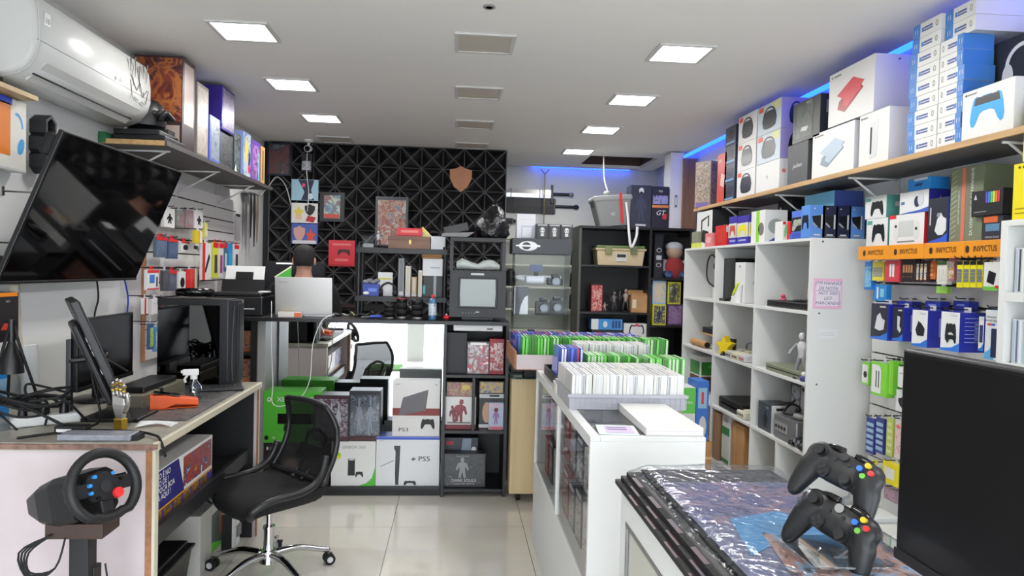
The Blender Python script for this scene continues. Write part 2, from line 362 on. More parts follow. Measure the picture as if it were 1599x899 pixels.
# lighting cove: blue strips
LED = mt((20, 60, 255), .5, emit=9, name='blue_led_strip')
def led(name, a, b, label):
    o = bx(name, LED, *a, *b); return tag(o, label, 'light strip')
led('led_strip', (XR-.012, 1.6, ZC+.006), (XR-.002, 7.7, ZC+.046), 'blue light strip in the cove above the shelf of boxes')
led('led_strip', (.9, YF-.012, ZC+.006), (2.1, YF-.002, ZC+.046), 'blue light strip in the cove of the sword wall')
def bluelamp(name, loc, rot, sx, sy, e):
    L = bpy.data.lights.new(name, 'AREA'); L.shape = 'RECTANGLE'; L.size, L.size_y = sx, sy; L.energy = e; L.color = (.03, .12, 1)
    o = bpy.data.objects.new(name, L); COL.objects.link(o); o.location = loc; o.rotation_euler = rot
bluelamp('cove_light', (XR-.04, 4.6, ZC+.05), (0, 0, 0), .05, 6.0, 4.2)
bluelamp('cove_light', (1.5, YF-.05, ZC+.05), (0, 0, 0), 1.2, .05, 1.5)
# ceiling lights
FRM = mt((205, 203, 200), .5, name='light_frame'); DIFF = mt((255, 255, 252), .5, emit=LAMP_GLOW, name='lit_diffuser'); OFFD = mt((192, 184, 172), .55, name='unlit_diffuser')
def ceiling_light(x, y, lit, label, w=.32, group=None):
    t = thing('ceiling_light', label, 'ceiling light', (x, y, ZC), group=group)
    f = MB(); a, b = w/2, w/2-.022
    for q in ((-a, -a, a, -b), (-a, b, a, a), (-a, -b, -b, b), (b, -b, a, b)): f.box(q[0], q[1], -.012, q[2], q[3], .0)
    f.build('frame', FRM, t, .002)
    MB().box(-b, -b, -.007, b, b, -.001).build('diffuser', DIFF if lit else OFFD, t)
    if lit:
        L = bpy.data.lights.new('panel_light', 'AREA'); L.shape = 'SQUARE'; L.size = w-.06; L.energy = LAMP_W; L.color = (1, .985, .96)
        o = bpy.data.objects.new('panel_light', L); COL.objects.link(o); o.parent = t; o.location = (0, 0, -.014)
YY = (3.95, 5.05, 6.15, 7.3)
for y, w in zip(YY[:3], ('nearest to the air conditioner', 'second from the air conditioner', 'farthest of the left row, above the laptop')): ceiling_light(-1.17, y, 1, 'lit square ceiling panel, ' + w)
ceiling_light(-1.22, 7.15, 0, 'unlit square ceiling panel by the security camera')
for y, w in zip(YY, ('largest of the right row', 'second of the right row', 'third of the right row', 'smallest of the right row, before the hatch')): ceiling_light(1.24, y, 1, 'lit square ceiling panel, ' + w)
for y, w in zip(YY[:3]+(7.2,), ('largest', 'second', 'third', 'smallest, at the black wall')): ceiling_light(.13, y, 0, 'unlit square ceiling panel of the middle row, ' + w, .33)
for x, y, w in ((1.24, 2.85, 'above the nearest counter'), (1.24, .65, 'above the right of the entrance'), (-.6, .65, 'above the left of the entrance')): ceiling_light(x, y, 1, 'lit square ceiling panel ' + w + ', out of view, kept for its light')  # unseen panels, kept for the light they give
p = aZ(764, 10, ZC); t = MB().lathe([(.03, -.006), (.03, 0), (.018, 0), (.018, -.006)], 20).build('ceiling_spot', mt((150, 146, 142), .5), loc=p); tag(t, 'small round recessed spot in the ceiling, unlit', 'spotlight')
MB().lathe([(.017, -.002), (.0, -.004)], 16).build('lens', mt((90, 70, 60), .3), t)
# ================================================================== FURNITURE
OAK = woodmat((196, 158, 108), 'light_oak', .82, (30, 2, 30)); BEECH = woodmat((214, 186, 142), 'beech_laminate', .93, (25, 25, 1.5), .4)
PINK = mt((194, 182, 184), .5, var=.02, name='worn_white_laminate'); MDF = mt((150, 104, 74), .7, var=.12, vscale=30, name='bare_mdf'); EDGE = mt((205, 196, 176), .5, name='cream_edging')
DKMEL = mt((26, 26, 28), .5, name='dark_melamine')
# --- work desk along the left wall
DZ = .87
desk = thing('work_desk', 'long worn work desk with white end panel under the tilted television', 'desk', (-1.535, 3.4, 0))
def dk(name, m, x0, y0, z0, x1, y1, z1, bevel=0): return bx(name, m, x0+1.535, y0-3.4, z0, x1+1.535, y1-3.4, z1, desk, bevel)
top = dk('desk_top', mt((148, 144, 132), .35, var=.1, vscale=14, name='worn_grey_top'), XL+.01, 2.68, DZ-.028, -1.10, 4.09, DZ)
e = dk('edge_strip', mt((196, 188, 166), .4, name='metal_edge'), -1.10, 2.68, DZ-.03, -1.082, 4.09, DZ+.001, .003); e.parent = top
e = dk('edge_strip', mt((120, 92, 82), .6, var=.2, vscale=40), XL+.01, 2.668, DZ-.022, -1.082, 2.68, DZ-.004); e.parent = top
p = dk('side_panel', PINK, XL+.01, 2.685, 0, -1.105, 2.715, DZ-.028)
e = dk('edge_strip', MDF, -1.125, 2.682, 0, -1.103, 2.7155, DZ-.028); e.parent = p
e = dk('edge_strip', EDGE, -1.103, 2.685, 0, -1.092, 2.717, DZ-.028); e.parent = p
p = dk('side_panel', PINK, XL+.01, 4.05, 0, -1.10, 4.08, DZ-.028)
e = dk('edge_strip', MDF, -1.10, 4.05, 0, -1.092, 4.064, DZ-.028); e.parent = p
e = dk('edge_strip', EDGE, -1.10, 4.064, 0, -1.092, 4.082, DZ-.028); e.parent = p
dk('back_panel', DKMEL, XL+.01, 2.715, .05, XL+.03, 4.05, DZ-.028)
dk('inner_lining', DKMEL, XL+.03, 4.035, .0, -1.115, 4.05, DZ-.028)
dk('shelf', DKMEL, XL+.03, 2.715, .44, -1.16, 4.035, .462)
dk('shelf_lip', mt((34, 34, 36), .45), -1.16, 2.715, .43, -1.135, 4.035, .505, .003)
# --- back counter with mirrored front
cnt = thing('mirror_counter', 'black counter with a mirrored front behind stacked console boxes', 'counter', (-.66, 5.0, 0))
def ck(name, m, x0, y0, z0, x1, y1, z1, bevel=0): return bx(name, m, x0+.66, y0-5.0, z0, x1+.66, y1-5.0, z1, cnt, bevel)
ck('counter_top', BLKMEL, -1.72, 4.74, 1.165, -.072, 5.28, 1.19, .002)
ck('plinth', DKMEL, -1.30, 4.77, 0, -.075, 5.15, .045)
ck('bottom_shelf', BLKMEL, -1.30, 4.76, .045, -.075, 5.15, .062, .001)
mir = mt((232, 236, 236), .012, 1, name='mirror_silver'); mir.node_tree.nodes['Principled BSDF'].inputs['Base Color'].default_value = (.82, .84, .84, 1)
ck('mirror', mir, -1.245, 5.125, .062, -.075, 5.13, 1.165)
ck('back_panel', DKMEL, -1.70, 5.132, 0, -.075, 5.15, 1.165)
ck('side_panel', mt((138, 138, 136), .45, name='grey_panel'), -1.305, 4.80, .0, -1.255, 5.13, 1.165)
ck('side_panel', BLKMEL, -1.345, 4.78, .0, -1.305, 5.13, 1.165)
ck('side_panel', BLKMEL, -1.72, 4.78, .0, -1.70, 5.13, 1.165)
for z in (.30, .72, .93): ck('shelf', BLKMEL, -1.70, 4.80, z, -1.345, 5.13, z+.018)
# --- black bookcase in line with the counter
bk = thing('black_bookcase', 'narrow black bookcase of boxed figures at the end of the counter', 'bookcase', (.148, 4.9, 0))
def kk(name, m, x0, y0, z0, x1, y1, z1, bevel=.001): return bx(name, m, x0-.148, y0-4.9, z0, x1-.148, y1-4.9, z1, bk, bevel)
BXZ = (.052, .45, .828)
kk('side_panel', BLKMEL, -.072, 4.74, 0, -.05, 5.15, 1.165); kk('side_panel', BLKMEL, .348, 4.74, 0, .37, 5.15, 1.165)
kk('top_board', BLKMEL, -.072, 4.735, 1.165, .37, 5.28, 1.19)
for z in BXZ: kk('shelf', BLKMEL, -.05, 4.745, z-.02, .348, 5.14, z)
kk('divider', BLKMEL, .128, 4.75, .45, .148, 5.14, .808); kk('back_panel', DKMEL, -.05, 5.14, .03, .348, 5.15, 1.165)
# --- beech rolling cabinet
bc = thing('rolling_cabinet', 'beech rolling cabinet with glass top behind the white counter', 'cabinet', (.8, 4.85, 0))
def bb(name, m, x0, y0, z0, x1, y1, z1, bevel=.002): return bx(name, m, x0-.8, y0-4.85, z0, x1-.8, y1-4.85, z1, bc, bevel)
bb('body', BEECH, .385, 4.62, .06, 1.22, 5.08, .825)
bb('glass_top', mt((30, 62, 58), .05, name='green_edge_glass'), .378, 4.61, .825, 1.23, 5.09, .836)
for x in (.45, 1.16):
    for y in (4.68, 5.0):
        q = MB().cyl((x-.8-.012, y-4.85, .03), (x-.8+.012, y-4.85, .03), .03, n=14).build('caster', RUBBER, bc)
        MB().box(x-.8-.02, y-4.85-.02, .05, x-.8+.02, y-4.85+.02, .062).build('bracket', STEEL, q)
# --- white display counters
def counter(name, label, y0, y1, stile, glass_top=True):
    x0, x1 = .47, .875
    t = thing(name, label, 'counter', ((x0+x1)/2, (y0+y1)/2, 0)); cx, cy = (x0+x1)/2, (y0+y1)/2
    def c(n, m, a, b, cc, d, e_, f, bv=.0015): return bx(n, m, a-cx, b-cy, cc, d-cx, e_-cy, f, t, bv)
    c('end_panel', WHTMEL, x0, y0, 0, x1, y0+.02, .965); c('end_panel', WHTMEL, x0, y1-.02, 0, x1, y1, .965)
    c('side_panel', WHTMEL, x1-.018, y0+.02, 0, x1, y1-.02, .965); c('front_panel', WHTMEL, x0, y0+.02, 0, x0+.018, y1-.02, .45)
    c('front_rail', WHTMEL, x0, y0+.02, .94, x0+.018, y1-.02, .965)
    c('shelf', WHTMEL, x0+.018, y0+.02, .43, x1-.018, y1-.02, .446); c('shelf', GLASS, x0+.03, y0+.025, .69, x1-.02, y1-.025, .698, 0)
    ys = [y0+.02]+list(stile)+[y1-.02]
    for i in range(len(ys)-1): c('glass_pane', GLASS, x0+.006, ys[i]+.012, .45, x0+.011, ys[i+1]-.012, .94, 0)
    for s_ in stile: c('stile', WHTMEL, x0-.002, s_-.013, .45, x0+.02, s_+.013, .94)
    c('top_edge', WHTMEL, x0, y0, .965, x0+.035, y1, .98); c('top_edge', WHTMEL, x1-.035, y0, .965, x1, y1, .98)
    c('top_edge', WHTMEL, x0+.035, y0, .965, x1-.035, y0+.03, .98); c('top_edge', WHTMEL, x0+.035, y1-.03, .965, x1-.035, y1, .98)
    c('glass_top', GLASS, x0+.035, y0+.03, .97, x1-.035, y1-.03, .979, 0)
    return t
counter('display_counter', 'white glass-fronted display counter carrying crates of game cases', 2.36, 3.985, (3.12,))
# nearest counter: frosted sliding pane on its left side
t = thing('display_counter', 'white counter under plastic-wrapped posters, closest to the viewer', 'counter', (.67, 1.2, 0))
def c2(n, m, a, b, cc, d, e_, f, bv=.0015): return bx(n, m, a-.67, b-1.2, cc, d-.67, e_-1.2, f, t, bv)
c2('end_panel', WHTMEL, .452, 1.81, 0, .88, 1.83, .96); c2('end_panel', WHTMEL, .452, .5, 0, .88, .52, .96)
c2('side_panel', WHTMEL, .862, .52, 0, .88, 1.81, .96); c2('top_board', WHTMEL, .452, .5, .96, .88, 1.83, .98)
fr = c2('front_frame', WHTMEL, .452, .52, .90, .472, 1.81, .96); c2('front_panel', WHTMEL, .452, .52, 0, .472, 1.81, .3); c2('stile', WHTMEL, .452, 1.765, .3, .472, 1.81, .90)
c2('trim', STEEL, .450, .52, .89, .456, 1.77, .90, 0); c2('trim', STEEL, .450, 1.757, .3, .456, 1.765, .89, 0)
c2('frosted_pane', mt((176, 176, 166), .25, name='frosted_glass'), .458, .52, .3, .463, 1.765, .89, 0)
# --- white cube bookcase on the right
WS = [1.757, 1.325, .905, .495, .08]; WY = [3.94, 4.70, 5.455, 6.21]
wsf = thing('white_bookcase', 'white open bookcase holding loose consoles along the right wall', 'bookcase', (2.25, 5.07, 0))
def wk(n, m, a, b, cc, d, e_, f, bv=.001): return bx(n, m, a-2.25, b-5.07, cc, d-2.25, e_-5.07, f, wsf, bv)
wk('side_panel', WHTMEL, 2.05, WY[0], 0, 2.445, WY[0]+.018, 1.757); wk('side_panel', WHTMEL, 2.05, WY[3]-.018, 0, 2.445, WY[3], 1.757)
wk('top_board', WHTMEL, 2.05, WY[0], 1.757, 2.445, WY[3], 1.775)
for y in WY[1:3]: wk('divider', WHTMEL, 2.052, y-.009, .08, 2.44, y+.009, 1.757)
for z in WS[1:]:
    for i in range(3): wk('shelf', WHTMEL, 2.054, WY[i]+(.018 if i == 0 else .009), z, 2.44, WY[i+1]-(.018 if i == 2 else .009), z+.018)
wk('back_panel', WHTMEL, 2.43, WY[0]+.018, .08, 2.444, WY[3]-.018, 1.757); wk('plinth', WHTMEL, 2.07, WY[0]+.018, 0, 2.085, WY[3]-.018, .08)
wk('divider', WHTMEL, 2.054, 4.30, .098, 2.43, 4.318, .495)
for py, px_ in ((489, 1279), (600, 1275), (712, 1271), (377, 1285)):
    pt = aY(px_, py, WY[0]); MB().cyl((pt.x-2.25, WY[0]-5.07-.002, pt.z), (pt.x-2.25, WY[0]-5.07+.004, pt.z), .006, n=10).build('screw_cap', mt((90, 80, 74), .5), wsf)
# --- white bookcase of spined game cases at the right edge
rb = thing('game_bookcase', 'white bookcase of upright game cases at the photo right edge', 'bookcase', (2.28, 2.1, 0))
def rk(n, m, a, b, cc, d, e_, f, bv=.001): return bx(n, m, a-2.28, b-2.1, cc, d-2.28, e_-2.1, f, rb, bv)
rk('side_panel', WHTMEL, 2.10, 2.54, 0, 2.445, 2.575, 1.757); rk('side_panel', WHTMEL, 2.10, 1.5, 0, 2.445, 1.53, 1.757); rk('top_board', WHTMEL, 2.10, 1.5, 1.757, 2.445, 2.575, 1.78)
for z in (1.505, 1.235, .965, .69, .42, .15): rk('shelf', WHTMEL, 2.10, 1.53, z-.035, 2.43, 2.54, z)
rk('back_panel', WHTMEL, 2.43, 1.53, .1, 2.444, 2.54, 1.757)
# --- long oak-edged shelf on the right wall
SZR = 2.13
sh = thing('wall_shelf', 'long oak-edged wall shelf loaded with console boxes', 'shelf', (2.28, 4.0, SZR-.025))
bx('board', mt((92, 90, 90), .6, name='grey_melamine_board'), -.165, -2.2, 0, .165, 2.155, .024, sh); bx('edge_strip', OAK, -.18, -2.2, -.002, -.165, 2.155, .025, sh, .001)
for y in (2.65, 3.75, 4.65, 5.6):
    q = MB().tube([(.165, y-4.0, -.20), (-.10, y-4.0, -.008)], .006, 6, smooth=1).tube([(.163, y-4.0, -.24), (.163, y-4.0, -.005)], .008, 6, smooth=1).tube([(.163, y-4.0, -.006), (-.13, y-4.0, -.006)], .006, 6, smooth=1).build('bracket', WHITE, sh)
# --- shelf on the left wall
SZL = 2.215
sl = thing('wall_shelf', 'grey wall shelf of collector boxes above the accessory panel', 'shelf', (-1.8, 5.1, SZL-.025))
bx('board', mt((96, 92, 92), .6, name='grey_melamine_board2'), -.18, -1.0, 0, .165, 1.25, .024, sl); bx('edge_strip', OAK, -.18, -1.012, -.002, .165, -1.0, .025, sl); bx('edge_strip', mt((70, 66, 66), .5), .165, -1.012, -.002, .178, 1.25, .025, sl)
for y in (4.28, 5.15, 6.0):
    MB().tube([(-.18, y-5.1, -.17), (.10, y-5.1, -.008)], .006, 6, smooth=1).tube([(-.178, y-5.1, -.2), (-.178, y-5.1, -.005)], .008, 6, smooth=1).tube([(-.178, y-5.1, -.007), (.12, y-5.1, -.007)], .006, 6, smooth=1).build('bracket', WHITE, sl)
# --- slatted display panels
SLM = mt((224, 220, 216), .45, name='slat_board'); GRV = mt((58, 54, 54), .6, name='slat_groove')
def slatwall(name, label, x, side, y0, y1, z0, z1):
    t = thing(name, label, 'display panel', (x, (y0+y1)/2, z0)); L = y1-y0; H = z1-z0
    bx('backing', GRV, 0, -L/2, 0, .004*side, L/2, H, t)
    n = round(H/.1); hgt = H/n; me = None
    for i in range(n):
        o = bx('slat', SLM, 0, -L/2, .0045, .018*side, L/2, hgt-.0045, t, .001); o.location = (.003*side, 0, i*hgt)
    return t
slatwall('slat_panel', 'white slatted panel of red accessory packs on the left wall', XL+.002, 1, 4.66, 6.52, .9, 2.10)
bx('edge_strip', mt((190, 130, 100), .6), .0, -.93-.014, 0, .022, -.93, 1.2, bpy.data.objects['slat_panel'])
slatwall('slat_panel', 'white slatted panel of blue accessory boxes on the right wall', XR-.002, -1, 2.60, 3.92, .42, 1.72)
# --- black unit in the alcove
ab = thing('alcove_bookcase', 'black open bookcase with toy figures in the far alcove', 'bookcase', (1.8, 7.2, 0))
def ak(n, m, a, b, cc, d, e_, f, bv=.001): return bx(n, m, a-1.8, b-7.2, cc, d-1.8, e_-7.2, f, ab, bv)
ak('side_panel', mt((74, 76, 70), .5, name='black_panel_lit_tone'), 1.225, 7.0, 0, 1.25, 7.42, 1.985); ak('side_panel', BLKMEL, 2.36, 7.0, 0, 2.385, 7.42, 1.985)  # left side is black too; the lighting's grey-olive is put into its colour
ak('top_board', BLKMEL, 1.225, 6.995, 1.985, 2.39, 7.42, 2.01); ak('divider', BLKMEL, 1.945, 7.0, .05, 1.97, 7.41, 1.985); ak('back_panel', DKMEL, 1.25, 7.41, .05, 2.36, 7.42, 1.985)
for z in (1.62, 1.145, .83, .45, .05): ak('shelf', BLKMEL, 1.25, 7.0, z-.02, 1.945, 7.41, z)
for z in (1.50, 1.02, .6, .05): ak('shelf', BLKMEL, 1.97, 7.0, z-.02, 2.36, 7.41, z)
# ================================================================== LARGE THINGS
# --- split air conditioner
ACW = mt((204, 206, 203), .28, name='ac_shell'); y0, y1 = 3.07, 4.17
ac = thing('air_conditioner', 'white split air conditioner with ink drawing on its casing', 'air conditioner', (XL, (y0+y1)/2, 2.29))
L2 = (y1-y0)/2
prof = [(0, .36), (.17, .36), (.215, .345), (.235, .30), (.245, .22), (.245, .14), (.23, .09), (.19, .035), (.12, .005), (.05, 0), (0, .01)]
def acp(sc, yy, a=0): return [(.002+x*sc, yy, .18+(z-.18)*sc) for x, z in prof]
q = MB(); q.loft([acp(.94, -L2), acp(1, -L2+.012), acp(1, L2-.012), acp(.94, L2)]); ac_b = q.build('casing', ACW, ac)
for a in range(len(ac_b.data.polygons)): pass
MB().tube([(.246, -L2+.01, .155), (.246, L2-.01, .155)], .0022, 5, smooth=1).build('seam', mt((120, 120, 118), .5), ac)
q = MB()
for k in range(5):
    t0, t1 = k/5, (k+1)/5
q.loft([[(.232, y_, .085), (.236, y_, .082), (.152, y_, .006), (.147, y_, .011)] for y_ in (-L2+.10, L2-.10)], smooth=False); q.build('air_flap', mt((214, 214, 208), .35), ac)
MB().tube([(.19, -L2+.08, .030), (.19, L2-.12, .030)], .004, 5, smooth=1).build('vent_slot', DARK, ac)
q = MB().tube([(.238, -L2+.018, .33), (.25, -L2+.018, .2), (.24, -L2+.018, .1), (.19, -L2+.018, .03), (.1, -L2+.018, 0)], .003, 5); q.build('end_trim', LGREY, ac)
def acdecal(name, pts, m, x=.2475):   # print on the flat front of the casing: (along, height)
    MB().prism([(p, r) for p, r in pts], 0, .0015, Matrix(((0, 0, 1, x), (1, 0, 0, 0), (0, 1, 0, 0), (0, 0, 0, 1)))).build(name, m, ac)
acdecal('energy_label', [(-L2+.06, .215), (-L2+.105, .215), (-L2+.105, .285), (-L2+.06, .285)], mt((150, 156, 156), .4), .244)
DIM['aclabel'] = (1, 1, 1)
def actext(s, y, z, size, m, x=.2495, wide=1):
    me = textmesh(s, size).copy(); me.materials.clear(); me.materials.append(m)
    me.transform(Matrix(((0, 0, 1, x), (size*wide, 0, 0, y), (0, size, 0, z), (0, 0, 0, 1))))
    o = bpy.data.objects.new('lettering', me); COL.objects.link(o); o.parent = ac
actext('10', -L2+.082, .25, .034, DARK, .2465); actext('LG', .175, .178, .03, GREY, .2492)
acdecal('badge', [(.128+.011*math.cos(a*.5), .175+.011*math.sin(a*.5)) for a in range(12)], mt((90, 86, 88), .4), .2465)
INK = mt((52, 56, 58), .5)      # loose ink strokes on the right third of the casing
rnd = random.Random(4)
for k in range(5):
    a = .28+.05*k; h = .30+.02*math.sin(k*2.1)
    acdecal('ink_stroke', [(a, h+.02), (a+.018, h+.03), (a+.006+.01*math.sin(k), h-.05-.03*(k % 3))], INK, .2485 if k else .249)
for k, (a, b, c_, d) in enumerate(((.29, .24, .36, .17), (.36, .17, .40, .22), (.40, .22, .43, .15), (.43, .15, .49, .2), (.33, .13, .38, .12), (.29, .21, .31, .12), (.47, .12, .505, .2), (.41, .12, .46, .115), (.3, .27, .33, .19), (.44, .18, .445, .15))):
    dx, dz = c_-a, d-b; n_ = math.hypot(dx, dz); ox, oz = -dz/n_*.002, dx/n_*.002
    acdecal('ink_stroke', [(a-ox, b-oz), (c_-ox, d-oz), (c_+ox, d+oz), (a+ox, b+oz)], INK, .2485)
# --- tilted television on the left wall
TVc = Vector((-1.775, 3.69, 1.755)); tv = thing('tv', 'large black television tilted down on the left wall', 'television', (XL, 3.69, 1.755))
hh = .345; lean = math.atan2(.26, .64)
Mt = Matrix.Translation((.235, 0, -.005)) @ Matrix.Rotation(lean, 4, 'Y')      # local: x = out of the screen, y along the wall, z up
q = MB(); q.T = Mt; q.box(-.022, -.63, -hh, .0, .63, hh); q.build('case', BLKPL, tv, .004)
q = MB(); q.T = Mt; q.box(.0005, -.622, -hh+.014, .003, .622, hh-.008); q.build('screen', mt((6, 6, 8), .07, name='tv_screen', coat=.3), tv)
q = MB(); q.T = Mt; q.box(0, -.63, -hh, .006, .63, -hh+.012); q.build('bottom_bezel', DARK, tv, .001)
q = MB(); q.T = Mt
q.box(-.062, -.34, -.27, -.022, .34, .12); q.build('rear_bulge', BLKPL, tv, .012)
for zz in (-.29, .27):
    q = MB(); q.T = Mt; q.box(-.075, -.625, zz-.05, -.0225, -.56, zz+.05); q.build('corner_pad', RUBBER, tv, .02, seg=4)
MB().box(0, -.16, -.14, .02, .16, .16).build('wall_plate', STEEL, tv)
MB().tube([(.02, 0, .04), (.12, .05, .02), (.16, 0, 0)], .02, 8).build('mount_arm', STEEL, tv)
# --- office chair
ch = thing('office_chair', 'black mesh office chair with chrome star base beside the desk', 'chair', (-.895, 3.55, 0), R(226))
FAB = mt((17, 17, 18), .85, bump=.2, bscale=500, name='black_fabric'); CHP = mt((34, 34, 36), .38, name='chair_plastic')
q = MB()
def seatring(k, n=28):
    pts = []
    for i in range(n):
        a = 2*math.pi*i/n; e = .42
        x = .22*k*math.copysign(abs(math.cos(a))**e, math.cos(a)); y = .225*k*math.copysign(abs(math.sin(a))**e, math.sin(a))
        pts.append((x, y))
    return pts
def seatz(x, y): return .035*(y/.24)**2 + (-.05*max(0, (x-.1)/.15)**2) + .03*max(0, (-x-.1)/.15)**2
rings = []
for k, z in ((.0, .352), (.80, .352), (.94, .362), (1.0, .385), (1.0, .405), (.95, .428), (.80, .438), (.4, .432), (.0, .43)):
    rings.append([(x, y, z+seatz(x, y)) for x, y in seatring(max(k, .01))])
q.loft(rings, caps=False); q.build('seat', FAB, ch)
q = MB()
for sgn in (-1, 1):
    P = [(.20, sgn*.17, .37), (.22, sgn*.205, .41), (.14, sgn*.233, .45), (-.02, sgn*.238, .455), (-.10, sgn*.233, .48), (-.15, sgn*.225, .53), (-.175, sgn*.215, .60)]
    MB().tube(P, .017, 8, taper=(1.0, 1.1)).build('side_trim', CHP, ch)
def backx(t): return -.150-.055*math.sin(t*2.6)+.10*t*t-.12*t    # t 0 at the seat .. 1 at the top
def backpt(t, u): return (backx(t)-.02*(1-u*u)*(1 if t < 1 else 1), u*(.225-.02*t-.16*max(0, t-.7)**1.3), .47+.365*t)
fr = [backpt(t/10, -1) for t in range(11)] + [backpt(1.0+.02*math.sin(math.pi*k/8), -1+2*k/8) for k in range(1, 8)] + [backpt(t/10, 1) for t in range(10, -1, -1)]
MB().tube(fr + [backpt(0, .4), backpt(0, -.4), backpt(0, -1)], .0145, 8, smooth=2).build('back_frame', CHP, ch)
def meshmat():
    m = bpy.data.materials.new('back_mesh_fabric'); m.use_nodes = True; nt = m.node_tree; b = nt.nodes['Principled BSDF']
    b.inputs['Base Color'].default_value = lin((20, 20, 22)); b.inputs['Roughness'].default_value = .7; b.inputs['Alpha'].default_value = .72
    return m
q = MB(); nU, nT = 10, 14
q.add([Vector(backpt(t/nT, -1+2*u/nU)) for t in range(nT+1) for u in range(nU+1)], [(t*(nU+1)+u, t*(nU+1)+u+1, (t+1)*(nU+1)+u+1, (t+1)*(nU+1)+u) for t in range(nT) for u in range(nU)], 0, True)
o = q.build('back_mesh', meshmat(), ch); s_ = o.modifiers.new('solid', 'SOLIDIFY'); s_.thickness = .003
for u in (-.38, .38): MB().tube([(backx(0)-.0, u*.1, .45), (backpt(.15, u)[0]-.03, u*.15, .53), (backpt(.42, u)[0]-.028, u*.2, .645), (backpt(.55, 0)[0]-.026, 0, .68)], .012, 8).build('back_brace', CHP, ch)
MB().loft([[(backpt(t, u*.55)[0]-.012-d, u*.12, .47+.365*t) for u, d in ((-1, 0), (1, 0), (1, .014), (-1, .014))] for t in (.16, .22, .3, .36)]).build('lumbar_pad', CHP, ch, .004)
MB().box(-.20, -.11, .345, .05, .11, .365).tube([(-.12, 0, .36), (-.20, 0, .39), (-.24, 0, .50)], .03, 8).build('seat_mechanism', BLKPL, ch, .004)
MB().cyl((0, 0, .22), (0, 0, .36), .0145, n=18).build('gas_lift', CHROME, ch)
MB().cyl((0, 0, .10), (0, 0, .23), .027, .025, n=20).cyl((0, 0, .23), (0, 0, .245), .029, n=20).build('column', CHROME, ch)
MB().cyl((0, 0, .065), (0, 0, .125), .045, .036, n=20).build('hub', CHROME, ch)
for k in range(5):
    a = R(72*k+14); c, s_ = math.cos(a), math.sin(a)
    lg = MB().tube([(c*.03, s_*.03, .105), (c*.14, s_*.14, .112), (c*.25, s_*.25, .085), (c*.30, s_*.30, .072)], .017, 8, taper=(1.15, .75)).build('leg', CHROME, ch)
    w = MB(); t_ = Vector((-s_, c, 0)); ctr = Vector((c*.30, s_*.30, .029))
    for sg in (-1, 1): w.cyl(ctr+t_*sg*.008, ctr+t_*sg*.026, .028, n=18)
    cs = w.build('caster', RUBBER, lg); MB().cyl(ctr-t_*.028, ctr+t_*.028, .015, n=14).build('caster_hub', LGREY, lg); MB().cyl(ctr+Vector((0, 0, .01)), ctr+Vector((0, 0, .05)), .007, n=8).build('caster_stem', CHROME, lg)
# --- racing wheel on its stand in front of the desk
n = Vector((.80, -.50, .33)).normalized(); side = Vector((0, 0, 1)).cross(n).normalized(); up = n.cross(side)
wc = aY(163, 759, 2.36); rw = thing('steering_controller', 'black gaming steering wheel clamped to a stand before the desk', 'steering wheel', (wc.x-.12, 2.45, 0))
Wm = Matrix(((side.x, up.x, n.x, wc.x-rw.location.x), (side.y, up.y, n.y, wc.y-2.45), (side.z, up.z, n.z, wc.z), (0, 0, 0, 1)))
LEATH = mt((20, 20, 21), .5, bump=.1, bscale=300, name='black_leather')
q = MB(); q.T = Wm; N = 40
rim = []
for i in range(N):
    a = 2*math.pi*i/N; rr = .108 - (.009 if math.sin(a) < -.85 else 0)
    rim.append([((rr+.0165*math.cos(b))*math.cos(a), (rr+.0165*math.cos(b))*math.sin(a), .0165*1.15*math.sin(b)) for b in [2*math.pi*k/10 for k in range(10)]])
rim.append(rim[0]); q.loft(rim, caps=False); q.build('rim', LEATH, rw)
q = MB(); q.T = Wm; q.cyl((0, 0, -.02), (0, 0, .008), .052, .046, n=28); hub = q.build('hub', BLKPL, rw, .003)
for ang in (0, 180, 270):
    q = MB(); q.T = Wm @ Matrix.Rotation(R(ang), 4, 'Z'); q.box(.035, -.022, -.012, .102, .022, .002); q.build('spoke', mt((40, 40, 42), .3, .4), rw, .004)
for (x, y, m, r) in ((-.05, .012, SKYB, .006), (-.05, -.012, SKYB, .006), (.03, .035, SKYB, .006), (-.03, .036, SKYB, .006), (.055, .014, BLKGLOSS, .006), (-.03, -.03, BLKGLOSS, .006)):
    q = MB(); q.T = Wm; q.cyl((x, y, .002), (x, y, .013), r, n=12); q.build('button', m, rw)
q = MB(); q.T = Wm; q.cyl((.034, -.03, .003), (.034, -.03, .018), .018, .016, n=20); q.build('red_dial', mt((215, 40, 42), .4), rw)
q = MB(); q.T = Wm; q.cyl((0, 0, .007), (0, 0, .011), .02, n=20); q.build('badge', DARK, rw)
for sg in (-1, 1):
    q = MB(); q.T = Wm; q.box(sg*.05, -.02, -.045, sg*.105, .03, -.04) if sg > 0 else q.box(-.105, -.02, -.045, -.05, .03, -.04); q.build('paddle', mt((60, 60, 62), .3, .8), rw)
q = MB(); q.T = Wm; q.cyl((0, 0, -.07), (0, 0, -.02), .05, n=24); q.build('shaft', BLKPL, rw)
ba = Vector((-.86, .2, .22)).normalized()                          # base housing runs back and left from the shaft
q = MB(); bo = Wm @ Vector((0, 0, -.06)); fwd = Vector((.90, -.36, .22)).normalized(); sd = Vector((0, 0, 1)).cross(fwd).normalized(); u2 = fwd.cross(sd)
rings = []
